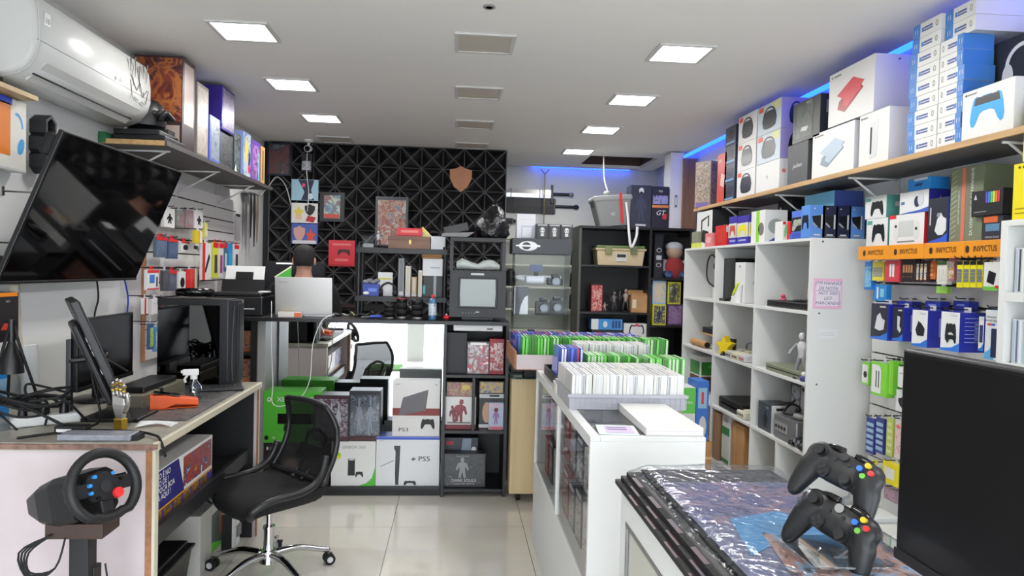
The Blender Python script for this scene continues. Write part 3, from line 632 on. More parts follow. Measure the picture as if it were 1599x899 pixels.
for d_, wdt, zt, zb in ((0, .085, .06, -.085), (-.08, .095, .062, -.09), (-.15, .085, .045, -.08), (-.235, .05, .01, -.055), (-.255, .035, -.005, -.045)):
    c = bo+fwd*d_; rings.append([c+sd*(wdt*x)+u2*(zt if z > 0 else zb)*abs(z) for x, z in ((-1, -.8), (-.8, -1), (.8, -1), (1, -.8), (1, .7), (.7, 1), (-.7, 1), (-1, .7))])
q.loft(rings, smooth=False); q.build('base_housing', BLKPL, rw, .006)
q = MB(); c = bo-u2*.09-fwd*.07; q.T = Matrix.Translation(c); q.box(-.09, -.05, -.05, .09, .07, .0); q.build('clamp', mt((60, 44, 38), .5), rw, .004)
px_, pz_ = c.x, c.z
MB().box(px_-.03, c.y-.02, .02, px_+.03, c.y+.04, pz_-.04).build('post', DARK, rw, .003)
MB().box(px_-.16, c.y-.04, 0, px_+.26, c.y+.06, .02).box(px_-.05, c.y-.18, 0, px_+.05, c.y+.16, .018).build('foot_plate', DARK, rw, .003)
for k in range(4): MB().tube([(c.x-.06, c.y-.06, c.z-.03), (c.x-.12-.01*k, c.y-.08, c.z-.08), (c.x-.11, c.y-.09, c.z-.14-.008*k), (c.x-.04, c.y-.08, c.z-.13), (c.x-.02, c.y-.06, c.z-.04)], .0032, 6).build('coiled_cable', RUBBER, rw)
MB().tube([(.13, -.10, .56), (.135, -.06, .35), (.12, -.05, .1), (.16, -.05, .006)], .003, 6).build('cable', RUBBER, rw)
MB().tube([(.03, -.05, .58), (.03, -.045, .40)], .003, 6, smooth=1).build('cable', RUBBER, rw)
a = aY(140, 890, 2.45); t = bx('power_brick', BLKPL, a.x-.045, 2.42, .30, a.x+.03, 2.47, a.z+.02, None, .004); tag(t, 'black power brick hanging under the steering wheel', 'power brick')
MB().tube([(a.x-.01, 2.445, a.z+.02), (a.x-.012, 2.445, .52), (a.x-.012, 2.445, .60)], .003, 6).build('cable', RUBBER, t)
# --- person standing behind the laptop, back to the viewer
SKIN = mt((196, 146, 122), .5, name='skin'); SHIRT = mt((16, 16, 18), .85, name='black_shirt')
hp = aY(474, 420, 5.5); px0, py0 = hp.x, 5.5
pe = thing('person', 'person in a black shirt seen from behind the open laptop', 'person', (px0, py0, 0))
V = [(0, 0, .92, .15, .11), (0, 0, 1.10, .15, .105), (0, .0, 1.26, .15, .10), (0, .01, 1.365, .10, .07), (0, .01, 1.44, .06, .06), (0, .015, 1.50, .053, .055), (0, .02, 1.555, .068, .08), (0, .025, 1.61, .074, .09), (0, .02, 1.655, .06, .07),
     (-.10, 0, .86, .09, .09), (-.11, .01, .48, .062, .062), (-.11, -.02, .08, .042, .045), (-.11, .12, .035, .035, .03), (.10, 0, .86, .09, .09), (.11, .01, .48, .062, .062), (.11, -.02, .08, .042, .045), (.11, .12, .035, .035, .03),
     (-.165, .01, 1.345, .05, .05), (-.225, .02, 1.12, .045, .045), (-.17, .25, 1.05, .036, .036), (-.13, .36, 1.05, .032, .02), (.165, .01, 1.345, .05, .05), (.225, .02, 1.12, .045, .045), (.17, .25, 1.05, .036, .036), (.13, .36, 1.05, .032, .02)]
E = [(0, 1), (1, 2), (2, 3), (3, 4), (4, 5), (5, 6), (6, 7), (7, 8), (0, 9), (9, 10), (10, 11), (11, 12), (0, 13), (13, 14), (14, 15), (15, 16), (3, 17), (17, 18), (18, 19), (19, 20), (3, 21), (21, 22), (22, 23), (23, 24)]
for hand, sg in ((20, -1), (24, 1)):          # five fingers on each hand
    hx, hy, hz_ = V[hand][:3]
    for k, (dx, ln) in enumerate(((-.026, .06), (-.009, .07), (.009, .066), (.026, .05))):
        i0 = len(V); V.append((hx+dx, hy+.035, hz_, .009, .009)); V.append((hx+dx*1.2, hy+.035+ln*.6, hz_-.006, .008, .008)); V.append((hx+dx*1.2, hy+.035+ln, hz_-.022, .007, .007))
        E += [(hand, i0), (i0, i0+1), (i0+1, i0+2)]
    i0 = len(V); V.append((hx-sg*.036, hy+.0, hz_-.004, .011, .011)); V.append((hx-sg*.05, hy+.035, hz_-.014, .009, .009)); E += [(hand, i0), (i0, i0+1)]
me = bpy.data.meshes.new('body'); me.from_pydata([v[:3] for v in V], E, []); body = bpy.data.objects.new('body', me); COL.objects.link(body); body.parent = pe
sk = body.modifiers.new('skin', 'SKIN'); sv = me.skin_vertices[0] if me.skin_vertices else None
if sv is None:
    bpy.context.view_layer.objects.active = body
for i, v in enumerate(V):
    me.skin_vertices[0].data[i].radius = (v[3], v[4])
me.skin_vertices[0].data[0].use_root = True
sb = body.modifiers.new('sub', 'SUBSURF'); sb.levels = sb.render_levels = 2; me.materials.append(SKIN)
def ell(c, rx, ry, n=20): return [(c[0]+rx*math.cos(2*math.pi*i/n), c[1]+ry*math.sin(2*math.pi*i/n), c[2]) for i in range(n)]
MB().loft([ell((0, .0, .93), .185, .135), ell((0, 0, 1.1), .18, .13), ell((0, .0, 1.27), .21, .14), ell((0, .005, 1.37), .205, .125), ell((0, .01, 1.415), .13, .09), ell((0, .012, 1.435), .072, .07)]).build('shirt', SHIRT, pe)
for sg in (-1, 1): MB().tube([(sg*.13, .005, 1.375), (sg*.19, .01, 1.335), (sg*.218, .018, 1.2), (sg*.222, .02, 1.16)], .072, 12).build('sleeve', SHIRT, pe)
MB().loft([ell((0, 0, .96), .19, .14), ell((0, 0, .8), .19, .14), ell((0, 0, .74), .18, .13)]).build('trousers', mt((34, 38, 52), .8), pe)
for sg in (-1, 1): MB().tube([(sg*.095, 0, .84), (sg*.108, .01, .48), (sg*.11, -.02, .08)], .1, 12, taper=(1, .75)).build('trouser_leg', mt((34, 38, 52), .8), pe)
for sg in (-1, 1): MB().ball((sg*.11, .06, .045), .05, (1, 2.6, .9)).build('shoe', DARK, pe)
HAIR = mt((22, 18, 17), .65, bump=.8, bscale=260, name='dark_hair')
q = MB(); rg = []
for zz, rx, ry, cy_ in ((1.535, .066, .045, -.025), (1.555, .073, .072, -.008), (1.585, .080, .093, .008), (1.62, .083, .102, .018), (1.655, .077, .095, .022), (1.685, .056, .068, .02), (1.698, .02, .025, .02)): rg.append(ell((0, cy_, zz), rx, ry))
q.loft(rg); q.build('hair', HAIR, pe)
for sg in (-1, 1): MB().ball((sg*.081, .012, 1.572), .02, (.45, .8, 1.5), 12).build('ear', SKIN, pe)
MB().ball((0, .112, 1.575), .014, (.8, 1.2, 1.3), 10).build('nose', SKIN, pe)
for sg in (-1, 1): MB().ball((sg*.03, .1, 1.595), .009, n=8).build('eye', WHITE, pe)
MB().ball((0, .102, 1.54), .018, (1.2, .35, .3), 8).build('mouth', mt((150, 84, 78), .5), pe)
# ================================================================== ON AND UNDER THE DESK
t = bx('desk_mat', art(3, [(40, 40, 42), (62, 62, 64), (90, 88, 86), (120, 74, 66)], 22, .5), -1.56, 3.06, DZ+.0005, -1.12, 3.88, DZ+.004); tag(t, 'dark marbled desk mat under the orange card reader', 'desk mat')
# computer tower with glass side
pc = thing('pc_tower', 'black computer tower with a glass side on the desk end', 'computer', (-1.39, 4.0, DZ))
w, d, h = .40, .185, .475
q = MB(); w2 = w/2
for a in ((-w2, -d/2+.004, .012, w2-.05, -d/2+.012, .03), (-w2, d/2-.004, .01, w2, d/2, h), (-w2, -d/2+.004, .01, -w2+.01, d/2, h), (-w2, -d/2, h-.035, w2-.03, d/2, h), (-w2, -d/2+.004, .01, w2, d/2, .02)): q.box(*a)
q.build('case', BLKPL, pc, .002)
MB().box(-w2+.004, -d/2, .02, w2-.075, -d/2+.003, h-.035).build('glass_side', glass((60, 62, 66), .03, .1, 'smoked_glass'), pc)
f = MB().loft([[(w2-.075, -d/2, z), (w2-.03, -d/2-.002, z), (w2+.005, -d/2+.03, z), (w2+.014, 0, z), (w2+.005, d/2-.02, z), (w2-.02, d/2, z), (w2-.075, d/2, z)] for z in (.0, .012, h-.03, h-.006)], smooth=False).build('front_bezel', mt((34, 35, 38), .4), pc, .003)
MB().tube([(w2-.005, -d/2+.006, .03), (w2-.012, -d/2+.016, .2), (w2-.002, -d/2+.012, .44)], .003, 6).build('accent_line', mt((66, 68, 70), .3), f)
MB().box(w2-.03, -.05, .02, w2+.016, .04, h-.02).build('front_grille', mt((16, 16, 18), .6), f, .01)
MB().box(-w2+.02, d/2-.02, .04, w2-.08, d/2-.006, h-.05).build('motherboard', mt((34, 35, 38), .6, var=.4, vscale=40), pc)
MB().cyl((-.06, d/2-.06, .30), (-.06, d/2-.022, .30), .045, n=20).build('cooler', mt((70, 70, 74), .4), pc)
gp = MB().box(-w2+.03, -d/2+.03, .19, .10, d/2-.025, .235).build('graphics_card', mt((52, 52, 56), .4), pc, .003)
for k in range(4): MB().box(.02+.014*k, d/2-.05, .24, .028+.014*k, d/2-.022, .39).build('memory_stick', mt((120, 120, 124), .4), pc)
MB().box(-w2+.02, -d/2+.02, .022, w2-.08, d/2-.006, .11).build('power_shroud', BLKPL, pc, .002)
# the two monitors
def flat_monitor(name, label, loc, w, h, rz, rx=0, stand=True, base_z=None, screen=None, th=.03, foot=.05):
    t = thing(name, label, 'monitor', loc, rz)
    T = Matrix.Rotation(rx, 4, 'X')
    q = MB(); q.T = T; q.box(-w/2, 0, 0, w/2, th, h); q.build('case', BLKPL, t, .004)
    q = MB(); q.T = T; q.box(-w/2+.008, -.0015, .02, w/2-.008, .001, h-.008); q.build('screen', screen or mt((9, 9, 11), .16, name='dark_screen'), t)
    q = MB(); q.T = T; q.box(-w/2, -.003, 0, w/2, 0, .018); q.build('bottom_bezel', mt((26, 26, 28), .35), t, .001)
    if stand:
        q = MB(); q.box(-.035, th-.005, -foot, .035, th+.025, h*.5); q.build('neck', BLKPL, t, .003)
        q = MB(); q.lathe([(.12, -foot), (.12, -foot+.008), (.04, -foot+.016)], 28, (0, th, 0)); q.build('foot', BLKPL, t)
    return t
flat_monitor('monitor', 'black flat monitor on a round foot beside the computer tower', (-1.66, 3.52, DZ+.08), .54, .325, R(90), 0, True, foot=.076)
m1 = thing('monitor', 'monitor tipped back and seen edge-on, stickers on its back', 'monitor', (-1.36, 3.0, DZ))
Tm = Matrix.Translation((.06, -.04, .018)) @ Matrix.Rotation(R(31), 4, 'Z') @ Matrix.Rotation(R(-22), 4, 'Y')
q = MB(); q.T = Tm; q.box(-.02, 0, 0, .012, .33, .53); q.build('case', mt((30, 30, 32), .4), m1, .006)
q = MB(); q.T = Tm; q.box(.0125, .006, .012, .014, .324, .52); q.build('screen', mt((9, 9, 11), .16, name='dark_screen'), m1)
q = MB(); q.T = Tm; q.box(-.048, .05, .08, -.02, .30, .44); q.build('rear_bulge', BLKPL, m1, .012)
for k, (a, b) in enumerate(((.36, .03), (.33, .025), (.30, .03), (.22, .028))):
    q = MB(); q.T = Tm; q.box(-.0215, .012, a, -.0202, .012+b, a+.02); q.build('sticker', WHITE, m1)
for k in range(5):
    q = MB(); q.T = Tm; q.box(-.004+.003*0, -.001, .10+.012*k, .004, .001, .104+.012*k); q.build('vent_slot', GREY, m1)
MB().box(-.17, .02, 0, .06, .22, .016).build('foot', BLKPL, m1, .004)
MB().box(-.235, .03, .0, -.215, .055, .34).build('stand_post', mt((44, 44, 48), .35), m1, .003)
MB().tube([(-.225, .04, .25), (-.14, .07, .26), (-.1, .1, .27)], .014, 8).build('stand_arm', BLKPL, m1)
t = bx('console_box', mt((112, 108, 92), .5), -1.56, 3.30, DZ+.004, -1.40, 3.80, DZ+.06, None, .003); tag(t, 'flat olive box lying under the desk monitor', 'box')
bx('strap', DARK, -.085, -.012, -.001, .085, .012, .058, t).location = (-1.48, 3.5, DZ+.004)
o = [c for c in t.children][0]; o.location = (-1.48, 3.5, DZ+.004)
t = bx('black_console', BLKPL, -1.55, 3.36, DZ+.061, -1.42, 3.74, DZ+.09, None, .006); tag(t, 'slim black device resting on the olive box', 'console')
kb = thing('keyboard', 'black keyboard lying in front of the computer tower', 'keyboard', (-1.24, 3.80, DZ+.005), R(20))
MB().box(-.13, -.06, 0, .13, .06, .014).build('body', BLKPL, kb, .004)
for r_ in range(4):
    for c_ in range(10): pass
km = MB().box(-.0095, -.0095, 0, .0095, .0095, .006).mesh('key', mt((36, 36, 39), .5))
for r_ in range(4):
    for c_ in range(11):
        k = bpy.data.objects.new('key', km); COL.objects.link(k); k.parent = kb; k.location = (-.113+.0225*c_, -.042+.026*r_, .0135)
# card reader, spray bottle, hand model
cr = thing('card_reader', 'orange handheld card payment terminal on the desk mat', 'card reader', (-1.27, 3.33, DZ+.005), R(25))
ORG = mt((238, 84, 22), .4, name='orange_plastic')
MB().loft([[(x, y, z) for x, y, z in ((-.105, -.038, z0), (.085, -.032, z0), (.095, .0, z0), (.085, .032, z0), (-.105, .038, z0))] for z0 in (.0, .003)]).build('base', ORG, cr)
MB().loft([[(-.105, s_*.038, .0) for s_ in (-1, 1)] + [(-.105, s_*.038, .062) for s_ in (1, -1)], [(-.045, s_*.037, .0) for s_ in (-1, 1)] + [(-.045, s_*.037, .062) for s_ in (1, -1)], [(.0, s_*.035, .018) for s_ in (-1, 1)] + [(.0, s_*.035, .052) for s_ in (1, -1)], [(.095, s_*.03, .006) for s_ in (-1, 1)] + [(.095, s_*.03, .036) for s_ in (1, -1)]], smooth=False).build('shell', ORG, cr, .004)
q = MB(); q.T = Matrix.Translation((-.02, 0, .0605)) @ Matrix.Rotation(R(10), 4, 'Y'); q.box(-.07, -.03, 0, .04, .03, .003); q.build('screen', BLKGLOSS, cr)
sp = thing('spray_bottle', 'clear plastic spray bottle with white trigger on the desk', 'spray bottle', (-1.26, 3.53, DZ+.005), R(200))
MB().lathe([(.001, 0), (.034, 0), (.038, .006), (.040, .035), (.034, .065), (.015, .09), (.014, .105)], 24).build('bottle', glass((225, 235, 238), .03, .16, 'bottle_plastic'), sp)
MB().cyl((0, 0, .098), (0, 0, .118), .016, n=18).box(-.022, -.012, .118, .05, .012, .146).box(.042, -.007, .128, .058, .007, .142).build('spray_head', WHITE, sp, .003)
MB().tube([(.026, 0, .12), (.04, 0, .10), (.036, 0, .082)], .006, 8).build('trigger', WHITE, sp)
MB().tube([(0, 0, .1), (.006, 0, .05), (-.01, 0, .01)], .002, 6).build('dip_tube', WHITE, sp)
hd = thing('hand_model', 'silver mechanical hand model with gold wrist standing upright', 'hand model', (-1.315, 2.90, DZ), R(-20))
SIL = mt((190, 188, 186), .25, .9, name='silver_metal'); GLD = mt((196, 160, 60), .3, .9, name='gold_metal')
MB().box(-.022, -.014, 0, .022, .014, .045).build('wrist', GLD, hd, .004)
MB().loft([[(-.018, -.01, .045), (.018, -.01, .045), (.018, .01, .045), (-.018, .01, .045)], [(-.034, -.012, .10), (.03, -.012, .10), (.03, .012, .10), (-.034, .012, .10)], [(-.036, -.010, .135), (.026, -.010, .125), (.026, .010, .125), (-.036, .010, .135)]], smooth=False).build('palm', SIL, hd, .005)
for k, (x, L) in enumerate(((-.031, .062), (-.012, .075), (.006, .07), (.022, .055))):
    a = [(x, 0, .128), (x-.004, -.004, .128+L*.45), (x+.006, -.012, .128+L*.8), (x+.016, -.026, .128+L)]
    fg = MB().tube(a, .0072, 8, smooth=2, taper=(1, .75)).build('finger', SIL, hd)
    for p in a[1:3]: MB().ball(p, .0088, n=8).build('joint', GLD, fg)
MB().tube([(.022, -.004, .07), (.046, -.012, .10), (.05, -.016, .135), (.046, -.02, .15)], .0085, 8, smooth=2, taper=(1, .8)).build('thumb', SIL, hd)
# near end of the desk: battery board, adapter, power strip, cables
t = bx('battery_board', mt((138, 140, 150), .35, .2, var=.1, vscale=30), -1.45, 2.70, DZ+.001, -1.19, 2.78, DZ+.024, None, .004); tag(t, 'grey laptop battery pack at the near edge of the desk', 'battery')
bx('connector', BLKPL, -1.19, 2.715, DZ+.001, -1.165, 2.765, DZ+.02).parent = t
t = bx('power_adapter', BLKPL, -1.515, 2.80, DZ+.001, -1.40, 2.85, DZ+.034, None, .006); tag(t, 'black laptop power adapter with a white label strip', 'power adapter')
o = bx('label_strip', WHITE, -1.505, 2.799, DZ+.01, -1.45, 2.7995, DZ+.022, t)
t = thing('power_strip', 'white power strip buried in black cables on the desk', 'power strip', (-1.64, 2.98, DZ+.001), R(35))
MB().box(-.12, -.03, 0, .12, .03, .04).build('body', WHITE, t, .008)
for k in range(3): MB().cyl((-.08+.07*k, 0, .04), (-.08+.07*k, 0, .085), .018, .013, n=10).build('plug', BLKPL, t)
rnd = random.Random(11); CAB = [('thin black cable looping over the power strip', .0045), ('heavy black cable arched beside the monitor post', .006), ('black cord coiled at the left end of the desk', .005)]
for k, (lb, r_) in enumerate(CAB):
    P = []; cx, cy = -1.72+.04*k, 2.93+.03*k
    for i in range(16):
        a = i*1.15+k; rr = .06+.05*rnd.random(); P.append((cx+rr*1.25*math.cos(a), cy+rr*math.sin(a), DZ+.05+.07*rnd.random()+.02*k))
    P[0] = (P[0][0], P[0][1], DZ+.008); P[-1] = (P[-1][0]+.05, P[-1][1], DZ+.008)
    o = MB().tube(P, r_, 7, smooth=5).build('cable', RUBBER); tag(o, lb, 'cable')
o = MB().tube([(-1.46, 2.88, DZ+.008), (-1.44, 3.0, DZ+.02), (-1.50, 3.05, DZ+.2), (-1.44, 3.02, DZ+.26), (-1.38, 3.1, DZ+.2)], .005, 7).build('cable', RUBBER); tag(o, 'black cable rising behind the edge-on monitor', 'cable')
o = MB().tube([(-1.60, 2.72, DZ+.006), (-1.45, 2.83, DZ+.008), (-1.25, 2.83, DZ+.01), (-1.13, 2.76, DZ+.012), (-1.085, 2.71, DZ+.004), (-1.07, 2.72, DZ-.06)], .005, 7).build('cable', RUBBER); tag(o, 'black cable running along the desk end and over its corner', 'cable')
for k in range(1):
    q = MB()
    for j in range(5): q.tube([(-1.27, 2.92+.012*j, DZ+.004+.003*j), (-1.20, 2.955+.008*j, DZ+.014), (-1.13, 2.93+.016*j, DZ+.006)], .003, 6)
    o = q.build('cable_bundle', WHITE); tag(o, 'folded white charging cable tied in a bundle', 'cable')
# tripod stand and small things at the left wall
a = Vector((-1.80, 3.02, DZ)); t = thing('tripod', 'thin black tripod stand at the left wall', 'tripod', a)
for k, (x, y) in enumerate(((-.06, -.12), (.10, .06), (-.1, .14))): MB().tube([(0, 0, .42), (x*.3, y*.3, .28), (x, y, .003)], .006, 6, smooth=1).build('leg', RUBBER, t)
MB().cyl((0, 0, .30), (0, 0, .42), .013, n=10).build('column', BLKPL, t)
MB().lathe([(.045, .20), (.04, .25), (.012, .33)], 14).build('cone', BLKPL, t)
t = lbox('gadget_box', 'black and orange gadget box hanging low on the left wall', 'box', (-16, 457, 29, 534), -1.88, .10, mt((34, 30, 32), .4)); dec(t, 'front', .62, .3, .5, .16, mt((190, 60, 50), .4), 'slant'); dec(t, 'front', .5, .96, .9, .08, ORANGE); txt(t, 'front', .6, .82, .014, 'NEO', LGREY)
t = lbox('adapter_box', 'blue boxed adapter low on the left wall', 'box', (-20, 570, 14, 632), -1.88, .10, SKYB, base=DZ+.0); dec(t, 'front', .6, .5, .6, .45, mt((140, 180, 225), .4))
o = MB().tube([(-1.975, 3.33, 1.42), (-1.98, 3.36, 1.2), (-1.975, 3.40, .98)], .02, 6).build('tape_wrap', mt((196, 188, 172), .5, name='old_tape')); tag(o, 'yellowed tape-wrapped cable run under the television', 'cable wrap')
q = MB(); rnd = random.Random(3)
q.loft([[(-1.955+.022*math.cos(a)*(k_/3+.6)+.006*rnd.random(), 3.41+.055*math.sin(a)*(.7+.3*math.sin(k_)), z) for a in [2*math.pi*i/10 for i in range(10)]] for k_, z in ((1, 1.14), (2, 1.10), (3, 1.03), (3, .96), (2, .905))]); o = q.build('plastic_bag', mt((226, 228, 226), .3, name='white_plastic')); tag(o, 'crumpled white plastic bag hanging from taped cables', 'plastic bag')
for k, (x1, y1, x2, y2, m, lb) in enumerate(((150, 430, 147, 500, RUBBER, 'black cable dropping from the middle of the television'), (193, 430, 198, 500, BLUE, 'blue network cable dropping from the television'))):
    p, r_ = aX(x1, y1, -1.975), aX(x2, y2, -1.975); o = MB().tube([p, (p+r_)/2+Vector((.01, .015, 0)), r_, (r_.x, r_.y+.02, DZ+.02)], .005, 6).build('cable', m); tag(o, lb, 'cable')
# under the desk
t = carton('game_console_box', 'blue printed console box on the shelf under the desk', 'box', (-1.165-.16, 3.15, .4625), .80, .30, .235, {'all': mt((186, 184, 180), .55), 'front': mt((230, 228, 224), .5)}, R(90))
NAVY = mt((44, 40, 110), .45); dec(t, 'front', .28, .62, .56, .72, NAVY, [(-.5, -.5), (.5, -.5), (.34, .5), (-.5, .5)]); dec(t, 'front', .5, .17, 1, .24, mt((74, 62, 140), .45)); dec(t, 'front', .5, .3, 1, .035, mt((206, 150, 50), .45), lvl=1)
for i, s_ in enumerate(('DIVERSÃO É NO', 'DE RETRO DE !', 'A SUA ÉPOCA BOA', 'COMEÇA AQUI !')): txt(t, 'front', .05, .88-.125*i, .034, s_, WHITE, bold=.012, align='LEFT')
dec(t, 'front', .76, .66, .44, .56, art(21, [(232, 230, 226), (40, 50, 110), (170, 70, 50), (110, 60, 40), (228, 180, 90)], 14), lvl=1)
for i in range(7): dec(t, 'front', .07+.13*i, .2, .10, .15, art(31+i, [(30, 26, 30), (180, 120, 40), (60, 80, 60), (150, 40, 40)], 30), lvl=2)
for i in range(3): dec(t, 'front', .66+.1*i, .09, .07, .1, mt((150, 90, 190), .4), lvl=2)
bn = thing('storage_bin', 'black lidded storage bin on the floor under the desk', 'storage bin', (-1.35, 2.99, .001))
MB().loft([[(-.17, -.2, 0), (.17, -.2, 0), (.17, .2, 0), (-.17, .2, 0)], [(-.205, -.235, .27), (.205, -.235, .27), (.205, .235, .27), (-.205, .235, .27)]], smooth=False).build('body', mt((16, 16, 17), .25, name='bin_plastic'), bn, .01)
MB().box(-.215, -.245, .27, .215, .245, .285).box(-.19, -.22, .285, .19, .22, .305).build('lid', mt((20, 20, 21), .3, name='bin_lid'), bn, .006)
MB().box(.19, -.06, .1, .2, .03, .2).build('sticker', mt((190, 200, 60), .4), bn)
t = carton('console_box', 'white console box with green picture under the desk', 'box', (-1.345, 3.70, .001), .36, .26, .30, mt((196, 194, 188), .5), R(90)); dec(t, 'front', .72, .52, .55, .62, mt((70, 84, 80), .4)); dec(t, 'front', .72, .26, .55, .2, GREEN, 'cornerl', lvl=1); txt(t, 'front', .3, .06, .02, 'X2', DARK); dec(t, 'front', .86, .56, .22, .5, art(8, [(70, 60, 50), (150, 80, 60), (90, 120, 90)], 20), lvl=2)
t = carton('small_box', 'narrow black and white box at the far desk leg', 'box', (-1.24, 3.86, .001), .055, .16, .20, {'all': PAPER, 'left': DARK}, R(90)); txt(t, 'front', .5, .6, .014, 'III', GREY)
t = carton('small_box', 'narrow white upright box beside the far desk leg', 'box', (-1.24, 3.94, .001), .06, .16, .19, PAPER, R(90))
o = MB().box(-.03, -.0, 0, .03, .01, .06).build('spine_label', GREY, t); o.location = (0, -.09, .05)
# ================================================================== NEAREST COUNTER: wrapped posters, controllers, monitor
rnd = random.Random(5)
def sheet(name, label, x0, x1, y0, y1, z, th, m, droop, wave, nx=14, ny=22, hang=.0):
    q = MB(); top, bot = [], []
    for j in range(ny+1):
        for i in range(nx+1):
            u, v = i/nx, j/ny
            x = x0+(x1-x0)*u + (.007*math.sin(v*19+z*90)*wave if i == 0 and wave > 1 else 0); y = y0+(y1-y0)*v
            zz = z - droop*max(0, (.12-u)/.12)**1.6 + .0025*max(0, wave-.6)*math.sin(9*u+7*v+z*300)
            top.append((x, y, zz+th)); bot.append((x, y, zz))
    n1 = nx+1; N = n1*(ny+1)
    q.add(top+bot, [(j*n1+i, j*n1+i+1, (j+1)*n1+i+1, (j+1)*n1+i) for j in range(ny) for i in range(nx)] + [(N+j*n1+i, N+(j+1)*n1+i, N+(j+1)*n1+i+1, N+j*n1+i+1) for j in range(ny) for i in range(nx)], 0, True)
    for j in range(ny): q.f += [[j*n1, (j+1)*n1, N+(j+1)*n1, N+j*n1], [j*n1+nx, N+j*n1+nx, N+(j+1)*n1+nx, (j+1)*n1+nx]]; q.mi += [0, 0]; q.sm += [False, False]
    for i in range(nx): q.f += [[i, N+i, N+i+1, i+1], [ny*n1+i, ny*n1+i+1, N+ny*n1+i+1, N+ny*n1+i]]; q.mi += [0, 0]; q.sm += [False, False]
    o = q.build(name, m)
    return tag(o, label, 'poster') if label else o
MATB = mt((20, 20, 22), .5, bump=.1, bscale=200, name='black_mat_rubber')
lbs = ['lowest black gaming mat of the stack on the near counter', 'second black gaming mat from below, purple corner showing', 'third black gaming mat of the stack with orange trim']
for k in range(3):
    o = sheet('gaming_mat', lbs[k], .436+.012*k, .862-.01*k, .62, 1.835-.012*k, .981+.0125*k, .0115, MATB, 0, .6); o['category'] = 'gaming mat'
    for j in range(7):
        e = bx('edge_print', art(40+k, [(22, 21, 24), (70, 34, 32), (46, 28, 54), (24, 24, 28)], 30), .4365+.012*k, .72+.15*j+.03*k, .9865+.0125*k, .4475+.012*k, .80+.15*j+.03*k, .993+.0125*k, o)
tp = sheet('wrapped_poster', 'colourful landscape poster mat in crinkled clear wrap on the counter', .50, .852, .62, 1.815, 1.0195, .004, mt((36, 38, 44), .5), 0, .4)
def posterpart(pts, m, lvl, name='print'):
    MB().prism([(.50+.352*x, .62+1.195*y) for x, y in pts], 1.0262+.0007*lvl, 1.0266+.0007*lvl).build(name, m, tp)
posterpart([(.03, .30), (.97, .30), (.97, .90), (.03, .90)], mt((104, 108, 138), .5), 0)
posterpart([(.03, .66), (.97, .66), (.97, .86), (.5, .9), (.03, .88)], art(51, [(62, 60, 96), (92, 94, 138), (150, 122, 140), (74, 72, 108)], 9), 1)
posterpart([(.15, .52), (.5, .6), (.9, .5), (.97, .62), (.6, .72), (.25, .68)], mt((70, 150, 205), .5), 2)
posterpart([(.2, .36), (.97, .33), (.97, .56), (.55, .54), (.35, .62)], art(53, [(70, 60, 66), (150, 175, 205), (190, 140, 120), (60, 64, 80), (110, 160, 205)], 11), 3)
posterpart([(.3, .31), (.97, .31), (.97, .4), (.5, .36)], mt((120, 150, 200), .5), 4)
posterpart([(.03, .26), (.22, .17), (.3, .1), (.08, .08), (.03, .12)], mt((205, 62, 40), .45), 2)
def crinkle():
    m = glass((242, 244, 246), .16, .06, 'crinkled_wrap'); nt = m.node_tree
    tc = nt.nodes.new('ShaderNodeTexCoord'); n_ = nt.nodes.new('ShaderNodeTexVoronoi'); n_.inputs['Scale'].default_value = 42; n2 = nt.nodes.new('ShaderNodeTexNoise'); n2.inputs['Scale'].default_value = 16; n2.inputs['Distortion'].default_value = 3
    ad = nt.nodes.new('ShaderNodeMath'); ad.operation = 'ADD'; nt.links.new(tc.outputs['Object'], n_.inputs['Vector']); nt.links.new(tc.outputs['Object'], n2.inputs['Vector']); nt.links.new(n_.outputs['Distance'], ad.inputs[0]); nt.links.new(n2.outputs['Fac'], ad.inputs[1])
    b = nt.nodes.new('ShaderNodeBump'); b.inputs['Strength'].default_value = .3; b.inputs['Distance'].default_value = .01; nt.links.new(ad.outputs[0], b.inputs['Height'])
    for x in nt.nodes:
        if x.type == 'BSDF_GLOSSY': nt.links.new(b.outputs['Normal'], x.inputs['Normal'])
    return m
w_ = sheet('plastic_wrap', None, .478, .868, .60, 1.832, 1.0325, .0012, crinkle(), .02, 1.6, 30, 60); w_.parent = tp
